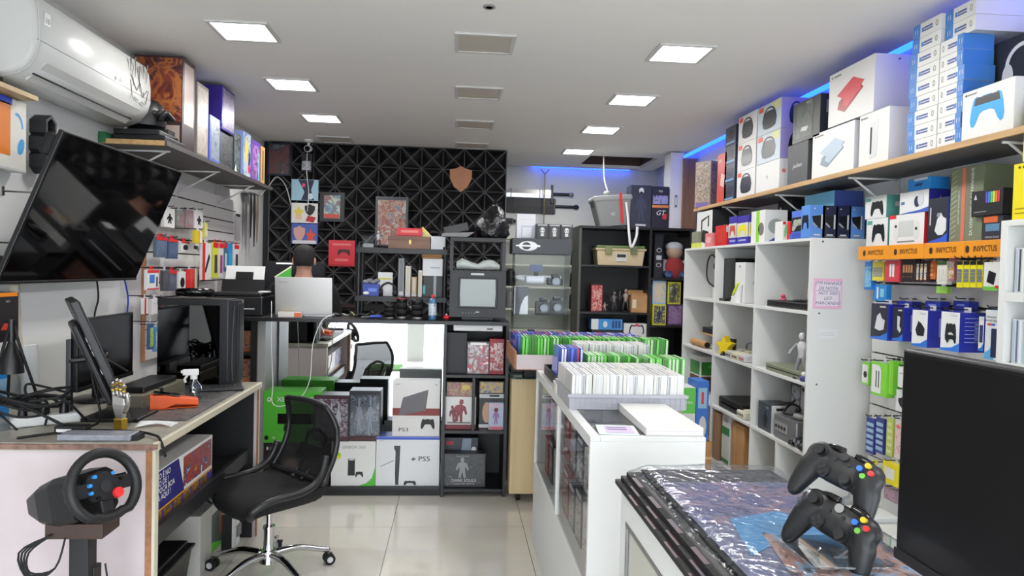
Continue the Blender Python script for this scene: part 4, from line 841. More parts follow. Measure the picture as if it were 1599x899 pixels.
# controllers on their clear stands
def controller(name, label, c, w, rot, col, guide):
    t = thing(name, label, 'game controller', c); t.rotation_euler = rot
    sc = w/.153; q = MB()
    X = [-.070, -.055, -.035, -.012, .012, .035, .055, .070]
    rings = []
    for x in X:
        e = abs(x)/.075; hz = .034-.010*e*e; cz = .012*(1-e*.3)
        rings.append([(x, .019*(1-.25*e)*math.sin(a), cz+hz*math.cos(a)) for a in [2*math.pi*i/14 for i in range(14)]])
    q.loft(rings)
    for sg in (-1, 1):
        P = [(.046, 0, .018, .029), (.056, .002, -.004, .0275), (.063, .006, -.028, .0235), (.069, .010, -.052, .019), (.071, .012, -.068, .014), (.071, .012, -.076, .006)]
        q.loft([[(sg*(x+r*math.cos(a)), y+r*.72*math.sin(a), z) for a in [2*math.pi*i/14 for i in range(14)]] for x, y, z, r in P])
        q.ball((sg*.05, .0, .02), .030, (1, .62, .95), 14)
    b = q.build('body', col, t); b.scale = (sc,)*3
    rm = b.modifiers.new('remesh', 'REMESH'); rm.mode = 'VOXEL'; rm.voxel_size = .0022; rm.use_smooth_shade = True
    sm_ = b.modifiers.new('smooth', 'SMOOTH'); sm_.factor = .8; sm_.iterations = 12
    def prt(n_, mb, m):
        o = mb.build(n_, m, t); o.scale = (sc,)*3; return o
    F = -.0165
    for (x, z) in ((-.046, .026), (.024, -.006)):
        s_ = prt('stick_well', MB().cyl((x, F+.006, z), (x, F-.003, z), .0135, n=20), mt((24, 24, 26), .35)); prt('thumb_stick', MB().cyl((x, F, z), (x, F-.012, z), .006, n=12).lathe([(.0, 0)], 8) if False else MB().cyl((x, F, z), (x, F-.010, z), .006, n=12).cyl((x, F-.010, z), (x, F-.015, z), .0095, n=18), mt((22, 22, 23), .5))
    prt('dpad_disc', MB().cyl((-.024, F+.005, -.006), (-.024, F-.003, -.006), .0125, n=20), mt((30, 30, 32), .25)); prt('dpad', MB().box(-.0275, F-.006, -.016, -.0205, F, .004).box(-.034, F-.006, -.0095, -.014, F, -.0025), mt((40, 40, 43), .2))
    for (x, z, m) in ((.046, .037, mt((206, 176, 40), .3)), (.046, .015, mt((100, 170, 60), .3)), (.035, .026, mt((50, 110, 205), .3)), (.057, .026, mt((214, 50, 44), .3))): prt('face_button', MB().cyl((x, F+.006, z), (x, F-.0055, z), .0053, n=16), m)
    prt('guide_button', MB().cyl((0, F+.004, .034), (0, F-.0035, .034), .0085, n=18), guide)
    for x in (-.014, .014): prt('menu_button', MB().cyl((x, F+.004, .022), (x, F-.0035, .022), .0036, n=12), mt((34, 34, 36), .3))
    for sg in (-1, 1): prt('bumper', MB().tube([(sg*.012, -.002, .046), (sg*.04, .0, .044), (sg*.066, .006, .03)], .0075, 8), BLKGLOSS); prt('trigger', MB().tube([(sg*.045, .012, .040), (sg*.05, .026, .030), (sg*.052, .028, .014)], .009, 8), mt((20, 20, 22), .4))
    return t
PAD = mt((30, 30, 32), .42, name='controller_plastic')
c1, c2_ = aY(1311, 742, 1.27), aY(1303, 822, 1.22)
controller('game_controller', 'black game controller on the upper arm of the clear stand', c1, .150, (R(-30), R(12), R(-60)), PAD, mt((40, 40, 42), .3))
controller('game_controller', 'black game controller with silver guide button on the lower arm', c2_, .150, (R(-26), R(14), R(-60)), mt((26, 26, 28), .38, name='controller_plastic2'), CHROME)
st = thing('controller_stand', 'clear acrylic two-tier controller stand on wrapped posters', 'controller stand', (.70, 1.23, 1.036))
ROD = glass((238, 244, 246), .02, .3, 'acrylic_rod')
def arm(pts): 
    q = MB(); return q.tube([Vector(p)-Vector((.70, 1.23, 1.036)) for p in pts], .0032, 6, smooth=1).build('acrylic_arm', ROD, st)
for dx in (-.045, .045):
    for (zc, yo) in ((c1.z-.035, .015), (c2_.z-.045, -.03)):
        arm([(.70+dx, 1.27+yo*.3, 1.04), (.70+dx, 1.27+yo*.3, zc-.01), (.70+dx*.9, 1.235+yo, zc), (.70+dx*.9, 1.225+yo, zc+.018)])
q = MB().box(-.07, -.07, 0, .07, .08, .004); q.build('base_plate', ROD, st)
# big dark monitor at the right edge, seen close
flat_monitor('monitor', 'large black monitor at the right edge, seen close up', (.735, .83, 1.083), .54, .345, R(-90), R(0), True, foot=.046, screen=mt((7, 7, 8), .35, name='matte_screen'))
# ================================================================== BACK COUNTER, ITS BOXES AND THE BLACK WALL
CT = 1.1905
def shape3(o, face, *a, **k): return dec(o, face, *a, **k)
# boxes on the ledge before the mirror
FY = 4.785; LZ = .0625
b1 = fbox('console_box', 'black console box with pale ring at the bottom left of the ledge', 'box', (411, 692, 514, 761), FY, .20, mt((26, 26, 28), .4), LZ); dec(b1, 'front', .42, .42, .34, .62, mt((60, 58, 58), .4), 'circle'); dec(b1, 'front', .42, .42, .24, .44, mt((196, 170, 156), .4), 'circle', lvl=1); txt(b1, 'front', .30, .88, .026, 'XBOX ONE S', LGREY, wide=1.15); dec(b1, 'front', .06, .88, .03, .08, LGREY, 'circle')
GRN = mt((74, 168, 48), .4, name='console_green')
b2 = fbox('console_box', 'bright green console box stacked above the ledge', 'box', (411, 611, 501, 692), FY+.005, .19, GRN, DIM[b1.name][2]+LZ+.001); txt(b2, 'front', .55, .84, .044, 'XBOX ONE', WHITE, bold=.0, wide=1.05); dec(b2, 'front', .10, .84, .07, .085, WHITE, 'circle'); dec(b2, 'front', .10, .84, .045, .05, GRN, 'slant', lvl=1); txt(b2, 'front', .5, .68, .022, '1TB', WHITE)
dec(b2, 'front', .56, .47, .62, .2, BLKGLOSS); dec(b2, 'front', .42, .3, .13, .16, BLKPL, 'pad'); dec(b2, 'front', .83, .2, .2, .2, mt((40, 70, 40), .4)); dec(b2, 'front', .06, .1, .07, .09, BLKPL, 'circle'); txt(b2, 'front', .18, .1, .022, '18', WHITE); dec(b2, 'top', .5, .75, .5, .12, mt((50, 120, 36), .5))
b3 = fbox('console_box', 'white console box with green corner on the ledge', 'box', (517, 689, 586, 760), FY, .18, mt((236, 237, 234), .4), LZ); txt(b3, 'front', .54, .87, .027, 'XBOX 360', GREY, wide=1.1); dec(b3, 'front', .28, .87, .06, .06, GREY, 'ring'); dec(b3, 'front', .80, .22, .42, .46, mt((84, 176, 62), .4), 'cornerr'); dec(b3, 'front', .14, .68, .17, .16, mt((150, 200, 60), .4), 'circle'); dec(b3, 'front', .14, .65, .14, .06, mt((240, 210, 40), .4), lvl=1); dec(b3, 'front', .46, .42, .16, .38, BLKPL); dec(b3, 'front', .46, .60, .12, .05, LGREY, lvl=1); dec(b3, 'front', .64, .26, .18, .14, BLKPL, 'pad')
def ps_logo(o, face, u, v, s, m):
    dec(o, face, u, v, s*.28, s, m, [(-.5, -.5), (.1, -.3), (.1, .5), (-.5, .3)], absolute=True, name='logo', lvl=2); dec(o, face, u, v, s*1.1, s*.32, m, [(-.5, 0), (-.3, -.5), (.5, -.1), (.3, .5)], absolute=True, name='logo', lvl=3)
PSW = mt((232, 235, 240), .35, name='console_box_white'); PSB = mt((60, 90, 190), .4, name='console_box_blue')
b4 = fbox('console_box', 'large white console box with upright console picture on the ledge', 'box', (587, 682, 686, 760), FY, .16, {'all': PSW, 'top': PSB}, LZ); txt(b4, 'front', .76, .55, .048, 'PS5', DARK, wide=1.2); ps_logo(b4, 'front', .59, .55, .032, DARK); dec(b4, 'front', .33, .42, .10, .8, mt((30, 32, 38), .3), [(-.5, .5), (.5, .5), (.3, -.5), (-.2, -.5)]); dec(b4, 'front', .29, .4, .03, .76, WHITE, [(-.5, .5), (.5, .4), (.3, -.5), (-.2, -.5)], lvl=1); dec(b4, 'front', .54, .06, .2, .1, BLKPL, 'pad'); dec(b4, 'front', .18, .46, .24, .015, GREY, ang=R(25)); dec(b4, 'front', .5, .97, 1, .05, PSB); txt(b4, 'front', .08, .92, .012, 'SONY', GREY); txt(b4, 'front', .8, .42, .012, 'slim', LGREY)
z5 = LZ+DIM[b4.name][2]+.001
b5 = fbox('console_box', 'white console box with slim grey console picture, red stripe', 'box', (613, 594, 687, 672), FY+.01, .11, mt((226, 224, 220), .4), z5); dec(b5, 'front', .5, .44, 1, .13, mt((120, 28, 30), .4)); dec(b5, 'front', .44, .58, .62, .52, mt((84, 80, 84), .35), [(-.5, -.4), (.42, -.22), (.5, .5), (-.36, .22)], lvl=1); dec(b5, 'front', .5, .34, .46, .06, mt((210, 208, 210), .3), [(-.5, -.5), (.5, .1), (.5, .5), (-.5, .0)], lvl=2); dec(b5, 'front', .75, .23, .30, .2, DARK, 'pad', lvl=2); txt(b5, 'front', .24, .12, .036, 'PS3', DARK, wide=1.35); txt(b5, 'front', .1, .93, .012, 'SONY', DARK); ps_logo(b5, 'front', .92, .93, .012, DARK)
for px, lb, cols, top in (((490, 617, 545, 688), 'boxed figure set with pale figures behind clear window', [(40, 34, 36), (190, 180, 186), (120, 106, 112), (90, 40, 44), (220, 212, 214)], 0), ((545, 610, 594, 688), 'boxed figure set in dark grey tones behind clear window', [(28, 30, 34), (110, 114, 122), (60, 62, 70), (160, 162, 168), (40, 40, 46)], 1)):
    o = fbox('figure_box', lb, 'figure box', px, FY-.005+.012*top, .15, mt((40, 40, 44), .35), LZ+DIM[b3.name][2]+.002); dec(o, 'front', .5, .5, .92, .84, art(60+top, cols, 26, .2), 'rect'); dec(o, 'front', .5, .06, .9, .09, mt((70, 24, 26), .4), lvl=1)
    dec(o, 'front', .5, .95, 1, .06, mt((60, 30, 34) if top == 0 else (30, 30, 34), .4), lvl=1)
    for k in range(3 if top == 0 else 2): dec(o, 'front', .3+.2*k if top == 0 else .32+.36*k, .5, .16 if top == 0 else .26, .7, mt((206, 200, 206) if top == 0 else (150, 154, 164), .3), 'figure', lvl=1)
    if top == 0:
        for k in range(3): dec(o, 'front', .12, .3+.2*k, .13, .12, mt((226, 214, 216), .4), 'circle', lvl=2); dec(o, 'front', .12, .3+.2*k, .07, .06, mt((110, 60, 66), .4), 'circle', lvl=3)
    gl = bx('window', WRAP, -DIM[o.name][0]*.47, -DIM[o.name][1]/2-.004, .02, DIM[o.name][0]*.47, -DIM[o.name][1]/2-.003, DIM[o.name][2]*.93, o)
# shelf left of the mirror
for k, (z, lb) in enumerate(((.738, 'orange and brown trinket figures box in the dark side shelf, lower'), (.948, 'brown boxed trinket set in the dark side shelf, upper'))):
    o = carton('trinket_box', lb, 'box', (-1.46, 4.93, z+.001), .20, .14, .16-.02*k, art(70+k, [(60, 40, 34), (170, 110, 80), (110, 84, 70), (190, 90, 50)], 20)); dec(o, 'front', .5, .06, 1, .08, mt((196, 92, 44), .4))
# --- printer
pr_ = thing('printer', 'black inkjet printer with white paper tray on the counter', 'printer', (-1.46, 5.0, CT))
MB().box(-.20, -.16, 0, .17, .16, .13).box(-.19, -.15, .13, .16, .15, .155).build('body', BLKPL, pr_, .008)
q = MB(); q.T = Matrix.Translation((-.03, .12, .15)) @ Matrix.Rotation(R(-14), 4, 'X'); q.box(-.14, 0, 0, .13, .006, .19); q.build('paper_tray', WHITE, pr_, .004)
q = MB(); q.T = Matrix.Translation((-.03, .112, .14)) @ Matrix.Rotation(R(-14), 4, 'X'); q.box(-.155, -.012, 0, .14, -.001, .10).box(-.065, -.012, .1, .055, -.001, .155); q.build('tray_guard', BLKPL, pr_, .003)
MB().box(-.16, -.165, .045, .12, -.158, .052).build('paper_slot', LGREY, pr_)
t = bx('paper_sheet', PAPER, -1.30, 4.92, CT+.157, -1.24, 5.02, CT+.165); t.location.z = 0; tag(t, 'white paper sheets lying beside the printer', 'paper'); t.data.transform(Matrix.Translation((-.04, 0, -.0005)))
t = thing('goggles', 'glossy black goggles lying on the computer tower', 'goggles', (-1.42, 3.97, DZ+.476), R(10))
MB().tube([(-.08, 0, .03), (-.03, -.04, .035), (.04, -.04, .035), (.09, 0, .03)], .022, 10).build('visor', BLKGLOSS, t); MB().tube([(-.08, 0, .03), (-.06, .05, .012), (.05, .06, .012), (.09, 0, .03)], .007, 8).build('strap', RUBBER, t)
# --- laptop
lp = aY(474, 490, 4.86); t = thing('laptop', 'silver laptop open on the counter, lid towards the viewer', 'laptop', (lp.x, 4.86, CT))
MB().box(-.19, .01, 0, .19, .26, .016).build('base', mt((150, 150, 152), .3, .7), t, .003); MB().box(-.17, .05, .0162, .17, .16, .018).build('keyboard', DARK, t)
q = MB(); q.T = Matrix.Translation((0, .012, .014)) @ Matrix.Rotation(R(6), 4, 'X'); q.box(-.19, -.004, 0, .19, .004, .255); ld = q.build('lid', mt((196, 194, 192), .32, .55, name='silver_lid'), t, .003)
q = MB(); q.T = Matrix.Translation((0, .012, .014)) @ Matrix.Rotation(R(6), 4, 'X'); q.box(-.18, .0042, .015, .18, .0052, .245); q.build('screen', mt((20, 24, 34), .2), ld)
me = textmesh('Lenovo', .02).copy(); me.materials.clear(); me.materials.append(GREY); me.transform(Matrix.Translation((0, .012, .014)) @ Matrix.Rotation(R(6), 4, 'X') @ Matrix(((.022, 0, 0, -.135), (0, 0, -1, -.0046), (0, .022, 0, .222), (0, 0, 0, 1)))); o = bpy.data.objects.new('lettering', me); COL.objects.link(o); o.parent = ld
t = fbox('gum_box', 'small white and orange box in front of the laptop', 'box', (434, 487, 470, 493), 4.80, .05, {'all': mt((224, 214, 206), .5)}, CT); dec(t, 'front', .85, .5, .3, .8, mt((232, 100, 60), .4)); dec(t, 'top', .35, .5, .6, .8, mt((236, 196, 110), .4))
# --- plastic rack on the counter
rkp = [aY(x, y, 5.02) for x, y in ((556, 384), (700, 384), (556, 463), (700, 463))]; rz1, rz2 = 1.675, 1.335
rk_ = thing('plastic_rack', 'black plastic rack of odds and ends on the counter', 'rack', ((rkp[0].x+rkp[1].x)/2, 5.13, CT)); hw = (rkp[1].x-rkp[0].x)/2
for sx in (-1, 1):
    for sy in (-.10, .10): MB().cyl((sx*(hw-.02), sy, 0), (sx*(hw-.02), sy, rz1-CT+.02), .017, n=12).build('post', BLKPL, rk_)
for z in (rz1, rz2):
    n_ = 14; pts = [(-hw+2*hw*i/n_, -.115-.02*math.sin(math.pi*i/n_)) for i in range(n_+1)] + [(hw, .12), (-hw, .12)]
    MB().prism(pts, z-CT-.035, z-CT).build('shelf', mt((44, 44, 46), .45, name='rack_plastic'), rk_, .004)
# on top of the rack
t = fbox('wooden_case', 'flat wooden case with brass latch on top of the rack', 'case', (606, 369, 672, 384), 5.03, .16, woodmat((128, 88, 64), 'walnut_case', .7, (3, 30, 30)), rz1+.0005); dec(t, 'front', .52, .55, .05, .4, mt((190, 160, 90), .3, .6), 'circle'); dec(t, 'front', .5, .72, 1, .02, mt((60, 40, 30), .6)); zc_ = rz1+DIM[t.name][2]+.001
t = fbox('white_card', 'small white card box at the end of the wooden case', 'box', (673, 369, 695, 384), 5.03, .14, mt((214, 214, 224), .5), rz1+.0005)
t = fbox('red_box', 'flat red box lying on the wooden case', 'box', (620, 356, 659, 370), 5.05, .12, mt((200, 28, 40), .4), zc_); dec(t, 'front', .5, .6, .7, .3, mt((232, 120, 110), .4)); dec(t, 'front', .5, .12, 1, .1, mt((120, 14, 24), .4))
t = MB().prism([(-.06, 0), (.075, 0), (.0, .075)], -.05, .05, Matrix(((1, 0, 0, 0), (0, 0, 1, 0), (0, 1, 0, 0), (0, 0, 0, 1)))).build('gift_wedge', art(75, [(100, 130, 180), (228, 196, 90), (130, 150, 190)], 8)); p = aY(656, 360, 5.12); t.location = (p.x+.02, 5.14, zc_); tag(t, 'blue and yellow folded card tent behind the red box', 'card tent')
def figure(name, label, cat, loc, h, cols, seed=0, rz=0, weapon=True):
    """small posed statuette: base, legs, torso, arms, head"""
    t = thing(name, label, cat, loc, rz); k = h; rd = random.Random(seed); A, B, C_ = [mt(c, .4) for c in cols]
    MB().lathe([(.0, 0), (.17*k, 0), (.17*k, .03*k), (.15*k, .045*k), (0, .045*k)], 16).build('base', A, t)
    for sg in (-1, 1): MB().tube([(sg*.11*k, rd.uniform(-.05, .05)*k, .045*k), (sg*.09*k, -.03*k, .24*k), (sg*.04*k, 0, .45*k)], .045*k, 8, taper=(.8, 1.2)).build('leg', B, t)
    MB().loft([ell((0, 0, .42*k), .07*k, .05*k, 10), ell((0, 0, .55*k), .085*k, .06*k, 10), ell((0, 0, .70*k), .12*k, .07*k, 10), ell((0, 0, .77*k), .04*k, .04*k, 10)]).build('torso', C_, t)
    MB().ball((0, -.01*k, .86*k), .075*k, (.9, 1, 1.15), 12).build('head', C_, t)
    for sg in (-1, 1): MB().tube([(sg*.11*k, 0, .70*k), (sg*.2*k, -.04*k, (.58 if sg < 0 else .66)*k), (sg*(.22)*k, -.12*k, (.48 if sg < 0 else .74)*k)], .032*k, 8).build('arm', B, t)
    if weapon: MB().tube([(.22*k, -.12*k, .5*k), (.24*k, -.13*k, .98*k)], .014*k, 6, smooth=1).build('weapon', mt((150, 150, 154), .3, .8), t)
    return t
p = aY(590, 384, 5.06); figure('statuette', 'black and white statuette on the rack beside the wooden case', 'statuette', (p.x, 5.08, rz1), .13, ((20, 20, 22), (60, 60, 64), (170, 170, 172)), 2)
t = fbox('clear_case', 'small clear display case on the left of the rack', 'display case', (566, 361, 584, 384), 5.05, .09, ACRYL, rz1+.0005, bevel=0); bx('tray', GREY, -.035, -.035, .004, .035, .035, .03, t)
# second rack shelf
R2 = rz2+.0005
t = fbox('blue_box', 'open blue box of grey controller parts in the rack', 'box', (566, 443, 592, 459), 5.03, .12, mt((40, 62, 150), .45), R2); dec(t, 'front', .6, .5, .5, .3, mt((90, 120, 200), .4)); z_ = DIM[t.name][2]
for k in range(4): MB().ball((-.04+.026*k, -.02+.015*(k % 2), z_+.012+.01*(k % 2)), .02, (1.3, 1.2, .8), 10).build('grey_part', mt((120, 122, 128), .5), t)
MB().ball((-.03, -.075, .02), .018, (1.3, .8, .7), 10).build('white_part', WHITE, t)
t = fbox('picture_card', 'white printed card leaning inside the rack', 'card', (590, 425, 613, 459), 5.08, .008, mt((214, 214, 216), .5), R2)
bx('yellow_edge', mt((190, 180, 50), .5), -.05, -.006, .118, .045, .004, .128, t)
t = thing('headphones', 'black headphones lying in the middle of the rack', 'headphones', aY(606, 458, 5.03)); t.location.z = R2
MB().tube([(-.05, 0, .02), (-.045, 0, .07), (0, 0, .095), (.045, 0, .07), (.05, 0, .02)], .008, 8).build('headband', BLKPL, t)
for sg in (-1, 1): MB().cyl((sg*.05-.012, 0, .026), (sg*.05+.012, 0, .026), .026, n=16).build('ear_cup', RUBBER, t)
for (px, m, lb, nm, dd) in (((622, 403, 631, 459), mt((128, 130, 134), .35), 'tall grey slim box standing in the rack', 'slim_box', .1), ((633, 415, 641, 459), mt((206, 204, 198), .5), 'tall cream slim box standing in the rack', 'slim_box', .1), ((642, 432, 651, 459), mt((150, 120, 84), .6), 'short brown card box standing in the rack', 'slim_box', .12), ((653, 422, 659, 459), mt((220, 214, 196), .5), 'thin ivory box leaning in the rack', 'slim_box', .12)):
    t = fbox(nm, lb, 'box', px, 5.05, dd, m, R2); dec(t, 'front', .5, .5, .6, .9, mt((110, 112, 116) if px[0] == 622 else (190, 180, 160), .5)); dec(t, 'front', .5, .08, .8, .1, LGREY, lvl=1)
t = fbox('dark_box', 'dark box with grey band in the rack under white papers', 'box', (661, 431, 697, 459), 5.05, .12, mt((38, 40, 44), .45), R2); dec(t, 'front', .5, .5, .12, 1, mt((150, 152, 156), .5)); dec(t, 'front', .04, .35, .1, .4, mt((40, 150, 150), .4)); z_ = R2+DIM[t.name][2]
t = fbox('paper_box', 'white paper box with brown lid at the rack right side', 'box', (660, 404, 696, 431), 5.04, .13, mt((222, 224, 230), .5), z_+.0005); dec(t, 'front', .55, .48, .4, .05, GREY); z_ += DIM[t.name][2]
t = fbox('brown_flat', 'flat brown carton on top of the white paper box', 'box', (659, 397, 690, 404), 5.06, .11, CARD, z_+.001); dec(t, 'front', .5, .5, 1, .12, mt((140, 100, 64), .6))
# along the counter edge: lenses, can, tools
def lens(px, h, r, lb):
    p = aY(px, 495, 4.86); t = thing('camera_lens', lb, 'camera lens', (p.x, 4.86, CT))
    MB().lathe([(0, 0), (r*.85, 0), (r*.85, h*.12), (r, h*.14), (r, h*.82), (r*1.05, h*.84), (r*1.05, h), (0, h)], 24).build('barrel', mt((22, 22, 24), .4), t)
    for z0 in (.25, .55): MB().lathe([(r*1.02, h*z0), (r*1.05, h*(z0+.01)), (r*1.05, h*(z0+.17)), (r*1.02, h*(z0+.18))], 24).build('focus_ring', RUBBER, t)
    MB().lathe([(r*.86, .0), (r*.88, .0), (r*.88, h*.12), (r*.86, h*.12)], 24).build('mount_ring', mt((150, 150, 150), .35, .6), t)
lens(608, .10, .036, 'short black camera lens, leftmost of three on the counter'); lens(627, .15, .035, 'tall black camera lens with red ring, middle of three'); lens(651, .135, .038, 'black camera lens nearest the blue spray can')
p = aY(627, 495, 4.86); o = MB().lathe([(.0365, .137), (.0375, .138), (.0375, .142), (.0365, .143)], 20).build('red_ring', RED, bpy.data.objects['camera_lens.001'])
p = aY(675, 497, 4.84); t = thing('spray_can', 'blue spray can with red cap on the counter', 'spray can', (p.x, 4.84, CT))
MB().lathe([(0, 0), (.026, 0), (.027, .004), (.027, .13), (.018, .145), (.012, .148)], 24).build('can', mt((78, 120, 150), .3, .3), t); MB().lathe([(.0272, .03), (.0275, .031), (.0275, .11), (.0272, .111)], 24).build('label_band', art(77, [(120, 160, 180), (190, 200, 210), (60, 110, 150)], 40), t); MB().lathe([(.012, .146), (.012, .165), (.008, .172), (0, .172)], 16).build('cap', RED, t)
p = aY(697, 496, 4.83); t = thing('red_ornament', 'small round red ornament beside the bookcase edge', 'ornament', (p.x, 4.83, CT)); MB().ball((0, 0, .018), .02, (1, 1, .9), 16).build('ball', mt((200, 30, 40), .3), t); MB().cyl((0, 0, .034), (0, 0, .042), .006, n=10).build('cap', LGREY, t)
t = thing('pliers', 'blue-handled pliers lying on the counter', 'pliers', aY(578, 494, 4.84), R(15)); t.location.z = CT
for sg in (-1, 1): MB().tube([(-.005, 0, .01), (.03, sg*.012, .014), (.075, sg*.022, .016)], .009, 8).build('handle', mt((40, 70, 170), .4), t); MB().tube([(-.005, 0, .01), (-.03, -sg*.006, .01), (-.06, -sg*.001, .01)], .006, 6, taper=(1, .5)).build('jaw', STEEL, t)
rnd = random.Random(8)
for k in range(7):
    p = aY(535+14*k, 494, 4.95); t = MB().tube([(-.04, 0, .006), (0, .01, .016+.01*(k % 2)), (.045, rnd.uniform(-.02, .02), .006)], .006+.003*(k % 3), 7).build('screwdriver', [STEEL, mt((110, 104, 70), .4), DARK][k % 3]); t.location = (p.x, 4.98+.03*(k % 2), CT); t.rotation_euler = (0, 0, rnd.uniform(0, 3)); tag(t, 'loose repair tool scattered on the counter under the rack', 'tool', 'tools under the rack')
    MB().cyl((.02, 0, .008), (.05, .003, .008), .009, n=8).build('grip', [BLKPL, mt((60, 80, 60), .4), RED][k % 3], t)
# --- tube television with a frame rack on it
tvp = aY(746, 462, 4.84); tw = .385
t = thing('crt_television', 'old black tube television at the counter end', 'television', (tvp.x, 4.84, CT))
MB().loft([[(-tw/2, 0, .022), (tw/2, 0, .022), (tw/2, 0, .335), (-tw/2, 0, .335)], [(-tw/2, .08, .022), (tw/2, .08, .022), (tw/2, .08, .335), (-tw/2, .08, .335)], [(-tw*.32, .36, .06), (tw*.32, .36, .06), (tw*.32, .36, .29), (-tw*.32, .36, .29)]], smooth=False).build('case', mt((26, 26, 28), .45), t, .008)
MB().box(-.11, .02, 0, .11, .25, .022).build('foot', BLKPL, t, .004)
MB().box(-.135, -.004, .085, .135, .004, .295).build('screen_surround', BLKPL, t, .004); MB().prism([(-.118, .098), (.118, .098), (.122, .19), (.118, .283), (-.118, .283), (-.122, .19)], 0, .005, Matrix(((1, 0, 0, 0), (0, 0, -1, -.003), (0, 1, 0, 0), (0, 0, 0, 1)))).build('screen', mt((112, 120, 114), .12, name='crt_glass'), t)
MB().box(-.05, -.003, .312, .04, .001, .325).build('sticker', LGREY, t); MB().box(-.012, -.003, .055, .012, .001, .062).build('badge', LGREY, t)
for k in range(5): MB().cyl((-.10+.02*k, -.004, .05), (-.10+.02*k, .001, .05), .004, n=8).build('knob', GREY, t)
fz = CT+.3355; t = thing('metal_frame_rack', 'open black metal frame standing on the tube television', 'rack', (tvp.x-.005, 4.90, fz)); fh = .205
for sx in (-.18, .18):
    for sy in (-.03, .16): MB().box(sx-.012, sy-.012, 0, sx+.012, sy+.012, fh).build('post', BLKPL, t)
MB().box(-.192, -.045, fh, .192, .18, fh+.03).build('top_tray', BLKPL, t, .002); MB().box(-.192, -.045, 0, .192, .18, .008).build('bottom_tray', BLKPL, t, .001)
q = MB(); rnd = random.Random(6); n_ = 18
q.loft([[(-.15+.30*i/8, .05+.05*math.cos(a)*(.75+.25*math.sin(i*1.1)), .011+max(0, (.030+.009*math.sin(i*1.3)+.003*math.sin(i*3+a*3))*(1+math.sin(a)))) for a in [2*math.pi*k/12 for k in range(12)]] for i in range(9)]); o = q.build('plastic_bag', mt((176, 182, 178), .25, name='grey_plastic_bag')); o.location = (tvp.x, 4.89, fz+.001); tag(o, 'grey plastic bag of parts inside the metal frame', 'plastic bag')
tz = fz+fh+.031
q = MB()
for i in range(1): pass
BAG = mt((15, 15, 17), .2, bump=.9, bscale=28, name='black_bag_film')
rg = []
for z, r, ox in ((0, .105, 0), (.03, .12, 0), (.08, .115, .005), (.13, .10, .012), (.18, .07, .02), (.215, .035, .03), (.235, .022, .035), (.26, .04, .045)):
    rg.append([(ox+r*(1+.14*math.sin(5*a+z*40))*math.cos(a), r*.8*(1+.1*math.sin(4*a+z*60))*math.sin(a), z) for a in [2*math.pi*k/20 for k in range(20)]])
o = MB().loft(rg).build('trash_bag', BAG); o.location = (tvp.x+.085, 4.97, tz); tag(o, 'tied black plastic bag on top of the metal frame', 'plastic bag')
t = thing('router_box', 'dark grey tilted device beside the black plastic bag', 'device', (tvp.x-.13, 4.90, tz)); q = MB(); q.T = Matrix.Rotation(R(-14), 4, 'Y'); q.box(-.10, -.03, .03, .07, .08, .09); q.build('upper_part', mt((46, 46, 48), .45), t, .006); MB().loft([[(-.13, -.06, .0), (.05, -.06, .0), (.05, .08, 0), (-.13, .08, 0)], [(-.12, -.05, .022), (.10, -.05, .035), (.10, .07, .035), (-.12, .07, .022)]], smooth=False).build('lower_part', mt((120, 120, 122), .4), t, .006)
# --- goods in the black bookcase
SY = 4.79
t = fbox('black_panel_box', 'plain black flat box in the top bay of the black bookcase', 'box', (697, 519, 729, 585), SY+.03, .06, mt((36, 37, 42), .5), .8285); dec(t, 'front', .06, .5, .03, .8, DARK)
t = fbox('figure_box', 'grey and red printed figure box beside the plain black box', 'figure box', (729, 533, 764, 585), SY, .12, mt((60, 56, 60), .4), .8285); dec(t, 'front', .5, .48, .92, .92, art(81, [(60, 56, 60), (196, 190, 192), (120, 110, 116), (170, 50, 64), (230, 226, 226)], 22)); dec(t, 'front', .5, .93, .7, .08, WHITE, lvl=1); dec(t, 'front', .2, .14, .3, .1, WHITE, 'bars', lvl=1)
t = fbox('figure_box', 'crimson printed figure box at the bookcase top right', 'figure box', (764, 529, 787, 585), SY, .12, mt((140, 30, 44), .4), .8285); dec(t, 'front', .5, .5, .86, .78, art(82, [(110, 60, 66), (200, 180, 180), (150, 40, 52), (80, 60, 64)], 24))
t = fbox('sensor_bar', 'white motion sensor bar hung under the bookcase top', 'sensor bar', (708, 507, 785, 517), SY-.02, .045, mt((232, 232, 230), .35), bevel=.006); bx('sensor_eye', DARK, .06, -.026, .012, .10, -.022, .02, t); bx('clip', WHITE, -.04, -.02, DIM[t.name][2], .06, .02, 1.1648-t.location.z, t)
t = fbox('figure_box', 'gold and grey patterned box on top of the white statue box', 'figure box', (697, 596, 740, 622), SY+.005, .13, mt((70, 64, 54), .4), base=.4505+.222); dec(t, 'front', .5, .5, .94, .9, art(83, [(60, 54, 46), (190, 160, 90), (120, 110, 110), (170, 60, 50), (200, 190, 180)], 26)); dec(t, 'front', .72, .62, .3, .3, mt((206, 176, 80), .3), lvl=1)
o = fbox('figure_box', 'white statue box with maroon base stripe in the middle bay', 'figure box', (691, 625, 743, 674), SY, .15, mt((226, 224, 222), .4), .4505, top=.672); dec(o, 'front', .5, .07, 1, .14, mt((110, 26, 40), .4)); dec(o, 'front', .52, .56, .5, .72, mt((130, 60, 66), .4), 'figure', ang=R(-8)); dec(o, 'front', .34, .48, .34, .5, mt((110, 50, 56), .4), 'figure', ang=R(14), lvl=1); dec(o, 'front', .5, .2, .7, .05, mt((120, 110, 110), .5), lvl=2)
